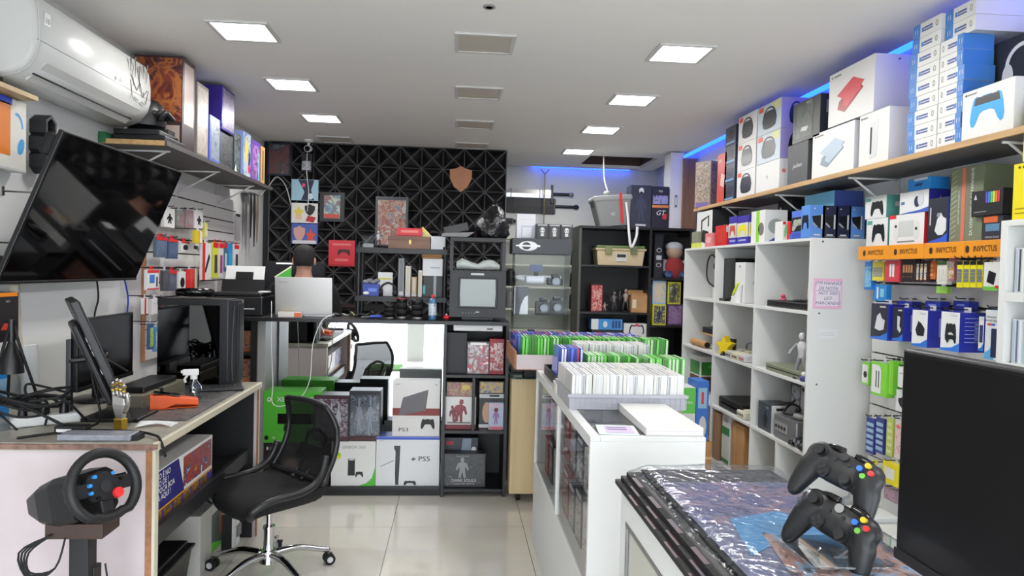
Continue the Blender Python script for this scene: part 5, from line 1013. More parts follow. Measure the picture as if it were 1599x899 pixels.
t = fbox('figure_box', 'long blister box with golden figure lying above white boxes', 'figure box', (748, 595, 787, 617), SY+.005, .13, mt((34, 34, 36), .4), base=.4505+.242); dec(t, 'front', .5, .5, .92, .84, art(84, [(40, 38, 40), (150, 150, 154), (206, 170, 100), (90, 80, 70)], 20)); 
t = fbox('figure_box', 'black and white box with curved portrait in the middle bay', 'figure box', (748, 620, 787, 674), SY+.04, .11, mt((40, 40, 44), .4), .4505, top=.69); dec(t, 'front', .5, .93, 1, .12, WHITE); dec(t, 'front', .6, .93, .4, .05, DARK, lvl=1); dec(t, 'front', .3, .45, .34, .6, mt((200, 160, 130), .4), 'circle'); dec(t, 'front', .24, .06, .5, .1, WHITE)
t = fbox('figure_box', 'slim pale box with pink and lilac figure in front', 'figure box', (763, 629, 786, 674), SY-.01, .045, mt((176, 186, 220), .4), .4505); dec(t, 'front', .5, .5, .5, .6, mt((150, 110, 170), .4), 'figure'); dec(t, 'front', .5, .74, .3, .16, mt((120, 40, 50), .4), 'circle', lvl=1); dec(t, 'front', .5, .07, .9, .1, mt((220, 110, 120), .4), lvl=1); dec(t, 'front', .5, .9, .8, .08, mt((230, 170, 190), .4), lvl=1)
t = fbox('console_box', 'dark box with pale upright console at the bookcase bottom', 'box', (691, 683, 746, 740), SY+.10, .16, mt((40, 44, 54), .4), .0525); dec(t, 'front', .2, .88, .2, .08, mt((190, 50, 64), .4)); dec(t, 'front', .66, .8, .3, .36, mt((140, 150, 172), .35), [(-.5, -.5), (.4, -.5), (.5, .5), (-.3, .5)]); dec(t, 'front', .88, .74, .14, .12, WHITE, 'circle', lvl=1)
t = fbox('game_box', 'square black collector box with grey knight art, bottom shelf', 'box', (691, 708, 758, 759), SY, .09, mt((44, 46, 48), .35), .0525); dec(t, 'front', .5, .52, .94, .90, art(85, [(34, 36, 38), (70, 72, 74), (48, 50, 52), (120, 120, 122)], 16)); dec(t, 'front', .46, .58, .34, .6, mt((150, 152, 152), .4), 'figure', lvl=1); txt(t, 'front', .5, .2, .030, 'DARK SOULS', WHITE, wide=.95, lvl=4); txt(t, 'front', .5, .1, .014, 'COLLECTORS EDITION', LGREY, lvl=4); txt(t, 'front', .46, .92, .012, 'DARK SOULS III', LGREY, lvl=4)
# --- black wall pictures
WY7 = 7.372
def poster(name, label, px, m, frame=None, cat='poster', d=.016, fw=.1):
    o = fbox(name, label, cat, px, WY7, d, frame or m)
    if frame: dec(o, 'front', .5, .5, 1-fw*1.6, 1-fw, m)
    return o
poster('framed_picture', 'dark framed picture of ruins by the shelf corner', (417, 223, 454, 274), art(91, [(40, 46, 56), (80, 76, 80), (110, 60, 60), (60, 64, 70), (120, 126, 136)], 5), mt((34, 40, 56), .4), 'picture')
o = poster('poster', 'blue and white poster with dark figure, top of three', (455, 280, 497, 313), mt((150, 186, 206), .4)); dec(o, 'front', .55, .5, .6, .95, mt((36, 42, 66), .4), [(-.5, .5), (.5, .5), (.3, 0), (.5, -.5), (-.3, -.5), (-.1, -.1)]); dec(o, 'front', .45, .72, .14, .2, mt((200, 80, 110), .4), 'slant', lvl=1); dec(o, 'front', .72, .2, .2, .3, mt((190, 220, 236), .4), 'circle', lvl=1)
o = poster('poster', 'white poster with yellow and black patches, middle of three', (455, 317, 496, 348), mt((222, 214, 206), .4)); dec(o, 'front', .28, .5, .42, .8, mt((232, 196, 70), .4), 'star'); dec(o, 'front', .7, .66, .4, .6, mt((30, 26, 30), .4), 'shield', lvl=1); dec(o, 'front', .74, .2, .4, .34, mt((170, 40, 50), .4), 'slant', lvl=2); dec(o, 'front', .28, .3, .2, .3, mt((228, 176, 150), .4), 'circle', lvl=1)
o = poster('poster', 'red and blue poster with two bursts, lowest of three', (455, 349, 496, 381), mt((70, 90, 160), .4)); dec(o, 'front', .3, .5, .44, .8, mt((196, 150, 140), .4), 'shield'); dec(o, 'front', .74, .4, .44, .8, mt((206, 74, 50), .4), 'star', lvl=1); dec(o, 'front', .5, .1, .9, .16, mt((210, 200, 205), .4), lvl=2)
poster('framed_picture', 'small black-framed picture with a red bottom band', (499, 300, 538, 346), art(92, [(130, 150, 140), (196, 190, 150), (80, 130, 160), (150, 90, 70), (60, 80, 70)], 14), mt((28, 28, 30), .4), 'picture', fw=.22); dec(bpy.data.objects['framed_picture.001'], 'front', .5, .19, .6, .14, mt((180, 70, 54), .4), lvl=1)
o = fbox('framed_picture', 'glossy framed picture with orange figure above the rack', 'picture', (586, 307, 637, 384), 7.33, .03, mt((60, 62, 66), .3)); dec(o, 'front', .5, .48, .86, .9, art(93, [(90, 120, 150), (200, 150, 120), (160, 70, 50), (220, 190, 170), (70, 80, 100)], 10)); bx('glazing', WRAP, -DIM[o.name][0]*.46, -.018, .01, DIM[o.name][0]*.46, -.0165, DIM[o.name][2]-.01, o)
o = fbox('wooden_plaque', 'brown shield-shaped wooden plaque on the black wall', 'plaque', (702, 259, 737, 300), 7.38, .012, MDF); W_, D_, H_ = DIM[o.name]; o.data = MB().prism([(x*W_, y*H_+H_/2) for x, y in SH['shield']][::-1], 0, .018, Matrix(((1, 0, 0, 0), (0, 0, -1, .0), (0, 1, 0, 0), (0, 0, 0, 1)))).mesh('wooden_plaque', mt((168, 116, 84), .55, var=.05))
o = poster('poster', 'red poster with a dark controller drawing', (513, 375, 554, 416), mt((196, 40, 54), .35)); dec(o, 'front', .58, .55, .5, .26, mt((60, 22, 30), .4), 'pad'); dec(o, 'front', .5, .25, .5, .1, mt((220, 110, 110), .4)); dec(o, 'front', .5, .84, .7, .08, mt((220, 110, 110), .4)); dec(o, 'front', .5, .04, 1, .06, mt((150, 26, 40), .4))
t = fbox('figure_blister', 'clear blister pack with silver figure under the security camera', 'figure box', (470, 240, 487, 268), 7.34, .03, mt((40, 40, 44), .3)); dec(t, 'front', .5, .35, .8, .5, art(95, [(60, 60, 64), (190, 190, 194), (110, 110, 114)], 40)); bx('blister', WRAP, -.05, -.03, .01, .05, -.016, .16, t)
p = aZ(480, 216, ZC); t = thing('security_camera', 'white dome security camera under the ceiling', 'security camera', (p.x, 7.25, ZC)); MB().lathe([(.045, 0), (.045, -.02), (.02, -.03)], 20).build('mount', WHITE, t); q = MB().tube([(0, 0, -.03), (0, -.02, -.06)], .014, 8, smooth=1); q.build('neck', WHITE, t); MB().cyl((0, .03, -.085), (0, -.07, -.10), .032, n=18).build('housing', WHITE, t); MB().cyl((0, -.07, -.10), (0, -.074, -.1005), .027, n=18).build('lens', BLKGLOSS, t)
o = MB().tube([aY(480, 226, 7.33), aY(479, 270, 7.33), aY(482, 300, 7.33), aY(480, 330, 7.33)], .004, 6).build('cable', WHITE); tag(o, 'white cable hanging down from the security camera', 'cable')
o = MB().tube([aY(406, 306, 7.2), aY(420, 290, 7.3), aY(432, 276, 7.33), aY(446, 290, 7.33), aY(455, 322, 7.34)], .005, 6).build('cable', LGREY); tag(o, 'grey cable draped below the dark framed picture', 'cable')
p = aY(460, 470, 6.2); t = thing('monitor', 'wide dark monitor with a green picture before the person', 'monitor', (p.x, 6.2, 1.19))
MB().box(-.255, 0, .05, .255, .03, .38).build('case', BLKPL, t, .004); MB().box(-.245, -.002, .06, .245, .001, .37).build('screen', mt((14, 15, 24), .2), t)
MB().prism([(-.16, .245), (-.03, .33), (-.03, .15), (-.04, .15)], 0, .001, Matrix(((1, 0, 0, 0), (0, 0, -1, -.0025), (0, 1, 0, 0), (0, 0, 0, 1)))).build('screen_picture', mt((70, 150, 60), .4, emit=.5), t); MB().prism([(-.175, .245), (-.03, .345), (-.03, .33), (-.155, .245), (-.03, .155), (-.03, .14)], 0, .0008, Matrix(((1, 0, 0, 0), (0, 0, -1, -.0022), (0, 1, 0, 0), (0, 0, 0, 1)))).build('screen_picture', mt((210, 205, 180), .4, emit=.5), t)
MB().prism([(-.16, .355), (.05, .355), (.05, .368), (-.16, .368)], 0, .0008, Matrix(((1, 0, 0, 0), (0, 0, -1, -.0022), (0, 1, 0, 0), (0, 0, 0, 1)))).build('screen_picture', mt((230, 228, 226), .4, emit=.5), t)
MB().box(-.03, .01, 0, .03, .03, .1).box(-.1, -.04, 0, .1, .09, .01).build('stand', BLKPL, t)
t = thing('work_table', 'black work table behind the counter at the black wall', 'table', (-1.2, 6.45, 0)); bx('table_top', BLKMEL, -.75, -.3, 1.16, .75, .3, 1.19, t)
for sx in (-.7, .7):
    for sy in (-.26, .26): bx('leg', BLKMEL, sx-.02, sy-.02, 0, sx+.02, sy+.02, 1.16, t)
# ================================================================== GAME CASES AND WHAT STANDS ON THE WHITE COUNTER
CTZ = .9805
def case_mesh(name, th, dp, hgt, shell, paper):
    q = MB(); q.box(-th/2, -dp/2, 0, th/2, dp/2, hgt, 0)
    q.box(-th*.30, -dp/2-.0006, .004, th*.30, -dp/2, hgt-.004, 1); q.box(-th*.22, -dp/2+.004, hgt, th*.22, dp/2-.004, hgt+.0005, 1)
    return q.mesh(name, [shell, paper])
def plast(c, a=.0): return mt(c, .22, name='case_plastic', coat=.2)
CW = [case_mesh('game_case', .0135, .19, .135, plast(c), mt(p, .5)) for c, p in (((222, 224, 222), (196, 198, 196)), ((206, 208, 206), (232, 232, 230)), ((228, 229, 227), (150, 154, 158)), ((214, 216, 214), (212, 206, 190)))]
CG = [case_mesh('game_case', .0155, .17, .135, plast(c), mt(p, .5)) for c, p in (((70, 168, 52), (110, 200, 84)), ((62, 154, 46), (60, 110, 44)), ((84, 182, 62), (190, 220, 180)))]
CB = [case_mesh('game_case', .0150, .17, .135, plast(c), mt(p, .5)) for c, p in (((42, 66, 176), (90, 116, 206)), ((36, 58, 160), (226, 228, 234)), ((54, 80, 190), (44, 52, 110)), ((44, 66, 170), (180, 60, 60)))]
rnd = random.Random(21)
def case_row(meshes, x0, x1, y, z, pitch, label, group, wts=None, tilt=2.5):
    x = x0; n = int((x1-x0)/pitch)
    for i in range(n):
        o = bpy.data.objects.new('game_case', rnd.choice(meshes)); COL.objects.link(o)
        o.location = (x0+pitch*(i+.5), y+rnd.uniform(-.004, .004), z); o.rotation_euler = (0, R(rnd.uniform(.2, tilt)), R(rnd.uniform(-.6, .6)))
        tag(o, label, 'game case', group)
# front grey crate of white cases
def crate(name, label, cx, y0, y1, w, z, h, m, lattice=True):
    t = thing(name, label, 'crate', (cx, (y0+y1)/2, z)); d = (y1-y0)/2
    bx('floor_panel', m, -w/2, -d, 0, w/2, d, .006, t)
    for a in ((-w/2, -d, .006, w/2, -d+.006, h), (-w/2, d-.006, .006, w/2, d, h), (-w/2, -d+.006, .006, -w/2+.006, d-.006, h), (w/2-.006, -d+.006, .006, w/2, d-.006, h)): bx('side_wall', m, *a, t)
    bx('rim', m, -w/2-.008, -d-.008, h-.012, w/2+.008, -d, h, t, .001)
    if lattice:
        nb = 22; rb = MB().box(-.0015, -.004, .006, .0015, 0, h-.012).mesh('rib', m)
        for i in range(nb+1):
            o = bpy.data.objects.new('rib', rb); COL.objects.link(o); o.parent = t; o.location = (-w/2+w*i/nb, -d, 0)
        for k in range(3): bx('rib', m, -w/2, -d-.003, .012+.014*k, w/2, -d, .0145+.014*k, t)
    return t
cl, cr_ = aY(890, 600, 2.83).x, aY(1072, 600, 2.83).x
crate('plastic_crate', 'grey lattice crate of white game cases nearest on the counter', (cl+cr_)/2, 2.83, 3.26, cr_-cl, CTZ, .062, mt((164, 164, 172), .4, name='grey_crate'))
for k in range(2): case_row(CW, cl+.008, cr_-.008, 2.935+.205*k, CTZ+.0065, .0142, 'white game case in the front crate, %s row' % ('nearest' if k == 0 else 'rear'), 'white game cases in the front crate')
# middle crate
x0, x1 = aY(864, 570, 3.5).x, aY(1056, 570, 3.5).x
crate('plastic_crate', 'black crate of blue, white and green cases in the middle', .70, 3.34, 3.83, .41, CTZ, .05, BLKPL, False)
bx('tray_board', BLKPL, .3-.1, -.24, .045, .42, .24, .05, bpy.data.objects['plastic_crate.001'])
case_row(CB, x0+.005, x0+.135, 3.50, CTZ+.0505, .0160, 'blue game case at the left of the middle crate', 'blue cases in the middle crate')
case_row(CW, x0+.14, x1-.10, 3.72, CTZ+.0505, .0152, 'white game case at the back of the middle crate', 'white cases in the middle crate')
case_row(CG, x0+.14, x0+.36, 3.44, CTZ+.024, .0165, 'green game case at the front of the middle crate', 'green cases in the middle crate')
case_row(CG, x0+.38, x1, 3.44, CTZ+.0135, .0165, 'green game case at the right end of the middle crate', 'right green cases in the middle crate')
# far wooden tray
tx0, tx1 = aY(806, 560, 4.0).x, aY(1046, 560, 4.03).x
t = thing('wooden_tray', 'white wooden tray of green and blue game cases farthest back', 'tray', ((tx0+tx1)/2, 4.3, .981)); hw = (tx1-tx0)/2
bx('floor_panel', MDF, -hw, -.32, 0, hw, .32, .012, t); bx('front_panel', PINK, -hw, -.332, 0, -hw+.22, -.32, .082, t); e = bx('raw_edge', MDF, -hw-.012, -.332, 0, -hw, .32, .10, t); bx('raw_edge', MDF, -hw, -.334, -.004, -hw+.22, -.318, .001, t); bx('back_panel', PINK, -hw, .308, .012, hw, .32, .08, t)
case_row(CG, tx0+.03, tx1-.01, 4.09, .994+.03, .0178, 'green game case in the front row of the wooden tray', 'green cases in the wooden tray')
for k in range(2): case_row(CB, tx0+.005, tx1-.10, 4.285+.185*k, .994+.02, .0182, 'blue game case in the %s row of the wooden tray' % ('middle' if k == 0 else 'rear'), 'blue cases in the wooden tray')
b = thing('support_stand', 'dark stand under the wooden tray on the rolling cabinet', 'stand', (.85, 4.72, .837)); bx('stand_top', DARK, -.40, -.09, .128, .36, .10, .143, b); bx('leg', DARK, -.38, -.08, 0, -.30, .08, .128, b); bx('leg', DARK, .26, -.08, 0, .34, .08, .128, b)
# near end of the counter top
t = thing('flat_box', 'thin white flat box on the near right counter corner', 'box', (.775, 2.585, CTZ)); MB().loft([[(-.105, -.2, 0), (.1, -.2, 0), (.09, .23, 0), (-.10, .23, 0)], [(-.105, -.2, .026), (.1, -.2, .026), (.09, .23, .03), (-.10, .23, .03)]], smooth=False).build('body', mt((226, 224, 216), .45), t, .003); bx('lid_seam', LGREY, -.104, -.201, .014, .099, -.1995, .0155, t)
t = carton('flyer', 'lilac and mint printed flyer on the counter glass', 'flyer', (.585, 2.46, CTZ), .14, .15, .002, mt((196, 220, 214), .5), R(-6), bevel=0); dec(t, 'top', .55, .5, .7, .7, mt((190, 170, 210), .5)); dec(t, 'top', .5, .5, .5, .08, mt((90, 80, 120), .5), lvl=1); dec(t, 'top', .5, .7, .5, .06, mt((90, 80, 120), .5), lvl=1)
t = bx('paper_roll', mt((226, 218, 202), .7), 0, 0, 0, 1, 1, 1); t.data = MB().loft([[(.0, 0, 0), (.02, .0, .0), (.03, .1, 0), (-.01, .1, 0)], [(.0, 0, .04), (.015, .0, .05), (.025, .1, .06), (-.01, .1, .05)]]).mesh('tissue', mt((230, 224, 212), .8)); t.name = 'tissue'; t.location = (.43+.045, 3.16, CTZ); tag(t, 'crumpled cream tissue wedged at the crate corner', 'tissue')
bx('tissue_fold', mt((236, 230, 220), .8), .0, .02, .04, .02, .07, .065, t)
# goods behind the counter glass
cols = [((176, 40, 44), 'red'), ((70, 72, 78), 'grey'), ((206, 190, 196), 'pale pink'), ((150, 50, 56), 'crimson'), ((40, 46, 60), 'navy'), ((196, 186, 180), 'cream')]
k = 0
for lv, (zb, hh_) in enumerate(((.4465, .22), (.6985, .20))):
    for i in range(9):
        c, nm = cols[(i*2+lv*3+i//3) % 6]; y = 2.46+.165*i; h_ = hh_*(.82+.18*((i*7+lv*3) % 5)/4)
        o = carton('boxed_game', '%s boxed figure %s, %s from the near counter end' % (nm, 'low behind glass' if lv == 0 else 'high behind glass', ['first', 'second', 'third', 'fourth', 'fifth', 'sixth', 'seventh', 'eighth', 'ninth'][i]), 'figure box', (.565, y, zb), .135, .10, h_, mt(c, .4), R(-90))
        dec(o, 'front', .5, .45, .84, .7, art(100+k, [tuple(int(v*.6) for v in c), c, (206, 196, 190), (120, 60, 60), (40, 40, 46)], 24)); dec(o, 'front', .5, .9, .8, .08, WHITE, lvl=1); k += 1
# acrylic display tower
t = thing('display_tower', 'clear acrylic display tower with dark header on the cabinet', 'display case', (.597, 4.96, .837)); hw = .19; Z0 = .837
for z in (.02, 1.03-Z0, 1.236-Z0, 1.445-Z0, 1.655-Z0): bx('acrylic_shelf', ACRYL, -hw, -.11, z-.006, hw, .11, z, t)
for sx in (-1, 1): bx('acrylic_side', ACRYL, sx*hw-.003, -.112, 0, sx*hw+.003, .112, 1.66-Z0, t)
bx('acrylic_front', ACRYL, -hw, -.115, 0, hw, -.112, 1.655-Z0, t); bx('base', BLKPL, -hw-.01, -.12, 0, hw+.01, .12, .015, t)
hdr = bx('header', mt((52, 54, 58), .45), -hw-.025, -.125, 1.657-Z0, hw+.01, .12, 1.765-Z0, t, .003); HZ = 1.765
hc = 1.712-Z0
def hp_(pts, m, off): MB().prism(pts, 0, .001, Matrix(((1, 0, 0, -.105), (0, 0, -1, -.125-off), (0, 1, 0, hc), (0, 0, 0, 1)))).build('logo', m, hdr)
hp_([(x*.13, y*.066) for x, y in circ(28)], mt((226, 228, 226), .4), .001); hp_([(x*.062-.012, y*.05) for x, y in circ(20)], mt((52, 54, 58), .45), .002); hp_([(-.085, -.004), (.08, -.006), (.085, .002), (.08, .008), (-.085, .006)], mt((238, 240, 238), .4), .003)
t2 = thing('vr_headset', 'white headset on the upper tier of the clear tower', 'headset', (.56, 4.97, 1.446)); MB().box(-.07, -.04, .005, .07, .05, .06).build('visor', mt((216, 218, 226), .3), t2, .018); MB().tube([(-.07, .02, .03), (-.12, .07, .05), (.12, .07, .05), (.07, .02, .03)], .012, 8).build('strap', WHITE, t2); bx('face_pad', DARK, -.06, .048, .01, .06, .056, .055, t2); bx('mount_plate', mt((84, 92, 130), .4), -.04, -.02, .09, .05, .0, .14, t2); bx('mount_stem', DARK, -.01, -.012, .06, .02, -.004, .09, t2)
for k, (x, z, lb, hgt) in enumerate(((.70, 1.446, 'black camera with tall flash on the upper tower tier', .05), (.62, 1.237, 'black camera with big round lens on the middle tower tier', .09), (.72, 1.237, 'second black camera standing behind on the middle tower tier', .1), (.54, 1.031, 'black camera on the lowest visible tower tier', .07), (.68, 1.031, 'flat black camera with silver dial on the lowest tower tier', .06))):
    c_ = thing('camera', lb, 'camera', (x, 4.96+(.03 if k == 2 else 0), z)); MB().box(-.055, -.025, 0, .055, .025, hgt).box(-.025, -.025, hgt, .025, .02, hgt+.025).build('body', BLKPL, c_, .006); MB().cyl((0, -.025, hgt*.5), (0, -.075, hgt*.5), .032, n=20).build('lens_barrel', mt((24, 24, 26), .35), c_); MB().cyl((0, -.075, hgt*.5), (0, -.0765, hgt*.5), .026, n=20).build('lens_glass', mt((70, 80, 92), .05), c_); MB().cyl((.04, 0, hgt), (.04, 0, hgt+.012), .01, n=12).build('dial', STEEL, c_)
t2 = carton('camera_box', 'dark and white card box at the left of the tower middle tier', 'box', (.46, 4.95, 1.2365), .10, .08, .19, mt((70, 70, 76), .4)); dec(t2, 'front', .68, .35, .6, .7, mt((226, 226, 224), .4), [(-.5, -.5), (.5, -.5), (.5, .5), (.1, .4), (-.3, 0)]); dec(t2, 'front', .04, .5, .06, 1, WHITE)
for k in range(3):
    x = [aY(847, 355, 4.90).x, aY(866, 355, 4.90).x, aY(885, 355, 4.90).x][k]
    o = carton('skull_box', 'small black skull-print box on the tower header, %s' % ('left', 'middle', 'right')[k], 'box', (x, 4.94, HZ), .085, .085, .105, mt((30, 30, 32), .4)); dec(o, 'front', .5, .5, .62, .8, mt((54, 54, 56), .4)); dec(o, 'front', .5, .58, .36, .4, mt((206, 206, 204), .4), 'circle', lvl=1); dec(o, 'front', .5, .32, .26, .24, mt((206, 206, 204), .4), lvl=1); dec(o, 'front', .4, .58, .1, .1, BLACK, 'circle', lvl=2); dec(o, 'front', .6, .58, .1, .1, BLACK, 'circle', lvl=2); dec(o, 'front', .5, .92, .8, .08, LGREY)
o = fbox('console_carton', 'plain white carton with round-cornered outline on the tower', 'box', (807, 334, 836, 372), 4.98, .09, mt((222, 222, 230), .45), HZ); dec(o, 'front', .55, .28, .6, .5, mt((170, 174, 200), .4)); dec(o, 'front', .55, .28, .5, .4, mt((222, 222, 230), .45), lvl=1); dec(o, 'front', .5, .78, .6, .02, LGREY)
# ================================================================== THE ALCOVE
def sword(label, hx, z, L, hilt, bw, blade, grip, guard, tip):
    t = thing('sword', label, 'sword', (hx, YF-.05, z))
    MB().loft([[(-L, 0, 0), (-L, .004, 0), (-L, 0, .001), (-L, -.004, 0)], [(-L+.1, 0, -bw), (-L+.1, .006, 0), (-L+.1, 0, bw), (-L+.1, -.006, 0)], [(0, 0, -bw*1.15), (0, .006, 0), (0, 0, bw*1.15), (0, -.006, 0)]], smooth=False).build('blade', blade, t)
    MB().box(-.012, -.014, -guard, .014, .014, guard).build('guard', mt((52, 50, 50), .4), t, .003); MB().cyl((.014, 0, 0), (hilt*.8, 0, 0), .019, n=12).build('grip', grip, t); MB().ball((hilt*.9, 0, 0), .03, (1.2, .8, 1), 12).build('pommel', tip, t)
    for x in (-.5, -.15): MB().tube([(x, .045, bw+.01), (x, -.012, bw+.012), (x, -.012, -bw-.006), (x, .045, -bw-.01)], .004, 5, smooth=1).build('wall_hook', STEEL, t)
s1 = aY(862, 303, 8.53); sword('long steel sword with dark grip, upper of the wall', s1.x, s1.z, 1.15, .26, .045, mt((176, 176, 178), .28, .8), BLKPL, .11, mt((140, 138, 134), .5, .5))
s2 = aY(866, 322, 8.53); sword('broad black sword below the steel one', s2.x, s2.z, 1.1, .30, .085, mt((40, 40, 40), .5), BLKPL, .09, BLKPL); bpy.data.objects['sword.001'].location.y += .028
s3 = aY(800, 345, 8.53); sword('short black blade at the edge of the black wall', s3.x, s3.z, .4, .08, .03, mt((30, 30, 32), .5), BLKPL, .03, BLKPL)
a, b = aY(851, 272, 8.45), aY(849, 350, 8.45); o = MB().tube([a+Vector((-.05, 0, .06)), a, b], .006, 6, smooth=1).tube([a+Vector((.05, 0, .06)), a], .006, 6, smooth=1).build('hanging_rod', mt((150, 132, 96), .6)); tag(o, 'thin forked rod hung across the swords', 'rod')
fs = thing('pale_shelf_unit', 'pale shelf unit with black odds on the alcove wall', 'shelf', (.98, 8.36, 0)); PALE = mt((206, 210, 186), .5)
for x in (.40, 1.56): bx('side_panel', PALE, x-.98, -.14, 0, x-.98+.02, .16, 1.95, fs)
for z in (.5, .85, 1.10, 1.36, 1.62, 1.93): bx('shelf', PALE, .42-.98, -.14, z-.02, 1.56-.98, .16, z, fs)
for k, (px, py, z, lb) in enumerate(((897, 448, 1.36, 'black thermos on the pale far shelf beside the dark bookcase'), (896, 478, 1.10, 'dark storage tub on the pale far shelf below the thermos'), (797, 440, 1.36, 'dark bottle on the pale far shelf at the black wall edge'), (797, 478, 1.10, 'grey jar on the pale far shelf at the black wall edge'), (899, 400, 1.62, 'dark carton high on the pale far shelf'))):
    p = aY(px, py, 8.28); o = thing(('thermos', 'tub', 'bottle', 'jar', 'carton')[k], lb, ('thermos', 'tub', 'bottle', 'jar', 'carton')[k], (p.x, 8.28, z)); MB().lathe([(0, 0), (.06, 0), (.062, .01), (.055, .16), (.03, .20), (0, .2)], 18).build('body', (BLKPL, DARK, DARK, GREY, DARK)[k], o); MB().tube([(.055, 0, .15), (.09, 0, .12), (.058, 0, .05)], .007, 6).build('handle', STEEL, o)
# on top of the dark bookcase
AZ = 2.0105
cb = thing('cooler_box', 'grey hard cooler with red and white strap on the dark bookcase', 'cooler', (1.60, 7.20, AZ)); q = MB(); q.T = Matrix.Rotation(R(-5), 4, 'Y') @ Matrix.Translation((0, 0, .012)); q.loft([[(-.15, -.12, 0), (.17, -.12, 0), (.17, .12, 0), (-.15, .12, 0)], [(-.20, -.14, .27), (.19, -.14, .27), (.19, .14, .27), (-.20, .14, .27)]], smooth=False); q.build('body', mt((128, 130, 128), .5), cb, .02)
q = MB(); q.T = Matrix.Rotation(R(-5), 4, 'Y') @ Matrix.Translation((0, 0, .012)); q.box(-.21, -.15, .25, .20, .15, .31); q.build('lid', mt((142, 144, 142), .5), cb, .02)
q = MB(); q.T = Matrix.Rotation(R(-5), 4, 'Y'); q.box(.06, -.156, .03, .085, -.148, .34); q.build('red_strap', RED, cb); MB().tube([(.10, -.15, .25), (.12, -.17, .1), (.125, -.225, -.08), (.15, -.23, -.21), (.2, -.225, -.1), (.21, -.215, .0)], .016, 4, smooth=5).build('white_strap', WHITE, cb)
bx('latch', DARK, -.225, -.03, .2, -.2, .03, .28, cb); MB().ball((-.06, 0, .35), .035, (1.2, 1, .8), 12).build('ornament', mt((150, 150, 148), .4), cb)
txt_o = thing  # (number moulded on the cooler)
DIM[cb.name] = (.34, .29, .28); txt(cb, 'front', .42, .45, .05, '45', LGREY, lvl=8)
o = MB().tube([(1.56, 7.54, ZC+.01), (1.555, 7.45, 2.55), (1.55, 7.23, 2.385)], .006, 6).build('cable', WHITE); tag(o, 'white cord hanging from the ceiling hatch to the cooler', 'cable')
o = fbox('figure_carton', 'tall dark six-sided carton with a white helmet print', 'box', (985, 289, 1017, 357), 7.06, .2, mt((44, 46, 60), .45), AZ); dec(o, 'front', .5, .87, .24, .14, mt((214, 216, 216), .4), 'circle'); dec(o, 'front', .5, .5, .6, .7, mt((58, 60, 82), .4), 'figure'); dec(o, 'front', .5, .06, .5, .04, LGREY)
o = fbox('console_box', 'dark console box with GT lettering and orange stripe', 'box', (1018, 291, 1044, 357), 7.06, .2, mt((34, 32, 46), .4), AZ); dec(o, 'front', .5, .52, 1, .06, mt((220, 130, 70), .4)); dec(o, 'front', .5, .68, .9, .2, art(111, [(50, 44, 90), (150, 150, 190), (90, 70, 140)], 18)); txt(o, 'front', .5, .36, .07, 'GT', WHITE, shear=.3, lvl=3); txt(o, 'front', .5, .88, .03, 'PS5', WHITE); dec(o, 'front', .78, .28, .3, .16, mt((190, 50, 60), .4), 'slant')
o = fbox('white_column_box', 'tall white narrow box reaching the ceiling on the dark bookcase', 'box', (1046, 240, 1066, 357), 7.08, .22, mt((220, 222, 224), .5), AZ, top=ZC-.01); dec(o, 'front', .5, .36, .2, .16, mt((110, 110, 112), .5)); dec(o, 'front', .5, .36, .12, .1, mt((220, 222, 224), .5), lvl=1)
o = fbox('wood_offcut', 'brown wood board standing between white box and wall', 'board', (1067, 247, 1088, 357), 7.05, .05, woodmat((134, 98, 74), 'brown_panel_wood', .8, (20, 20, 2)), AZ); bx('edge', MDF, -DIM[o.name][0]/2-.004, -.02, 0, -DIM[o.name][0]/2, .02, DIM[o.name][2], o)
# tool case, figures, cartons inside the dark bookcase
AY_ = 7.03
tc_ = aY(970, 398, AY_); t = thing('tool_case', 'cream tool case with green lid in the dark bookcase', 'tool case', (tc_.x, 7.16, 1.6205)); hw = .25
MB().loft([[(-hw*.93, -.11, 0), (hw*.93, -.11, 0), (hw*.93, .11, 0), (-hw*.93, .11, 0)], [(-hw, -.12, .15), (hw, -.12, .15), (hw, .12, .15), (-hw, .12, .15)]], smooth=False).build('body', mt((188, 170, 136), .5), t, .012); bx('rim', mt((178, 162, 128), .5), -hw-.012, -.13, .15, hw+.012, .13, .172, t, .004); bx('lid', mt((96, 118, 70), .5), -hw, -.12, .172, hw, .12, .20, t, .01)
for sx in (-.13, .13): bx('latch', mt((120, 124, 84), .5), sx-.035, -.138, .11, sx+.035, -.128, .19, t, .004)
bx('label_plate', mt((190, 190, 184), .5), -.05, -.121, .04, .06, -.114, .12, t); bx('label_mark', DARK, -.04, -.123, .08, .05, -.121, .112, t)
o = fbox('figure_box', 'red transparent figure box at the left of the dark bookcase', 'figure box', (923, 444, 941, 487), AY_, .12, mt((110, 28, 30), .35), 1.1455); dec(o, 'front', .5, .5, .86, .9, art(112, [(60, 20, 22), (170, 40, 40), (200, 150, 140), (40, 30, 32)], 22))
p = aY(960, 489, AY_); figure('statuette', 'dark leaning statuette with a broad blade in the dark bookcase', 'statuette', (p.x, 7.08, 1.1455), .22, ((24, 24, 26), (50, 48, 52), (110, 104, 104)), 5, R(20)); p = aY(979, 489, AY_); figure('statuette', 'upright dark statuette beside the small carton', 'statuette', (p.x, 7.10, 1.1455), .25, ((24, 24, 26), (44, 42, 46), (150, 132, 122)), 9, R(-10), False)
p = aY(945, 489, AY_); figure('statuette', 'small pale crouched statuette by the red figure box', 'statuette', (p.x, 7.06, 1.1455), .10, ((40, 36, 36), (170, 140, 130), (190, 160, 150)), 12, 0, False)
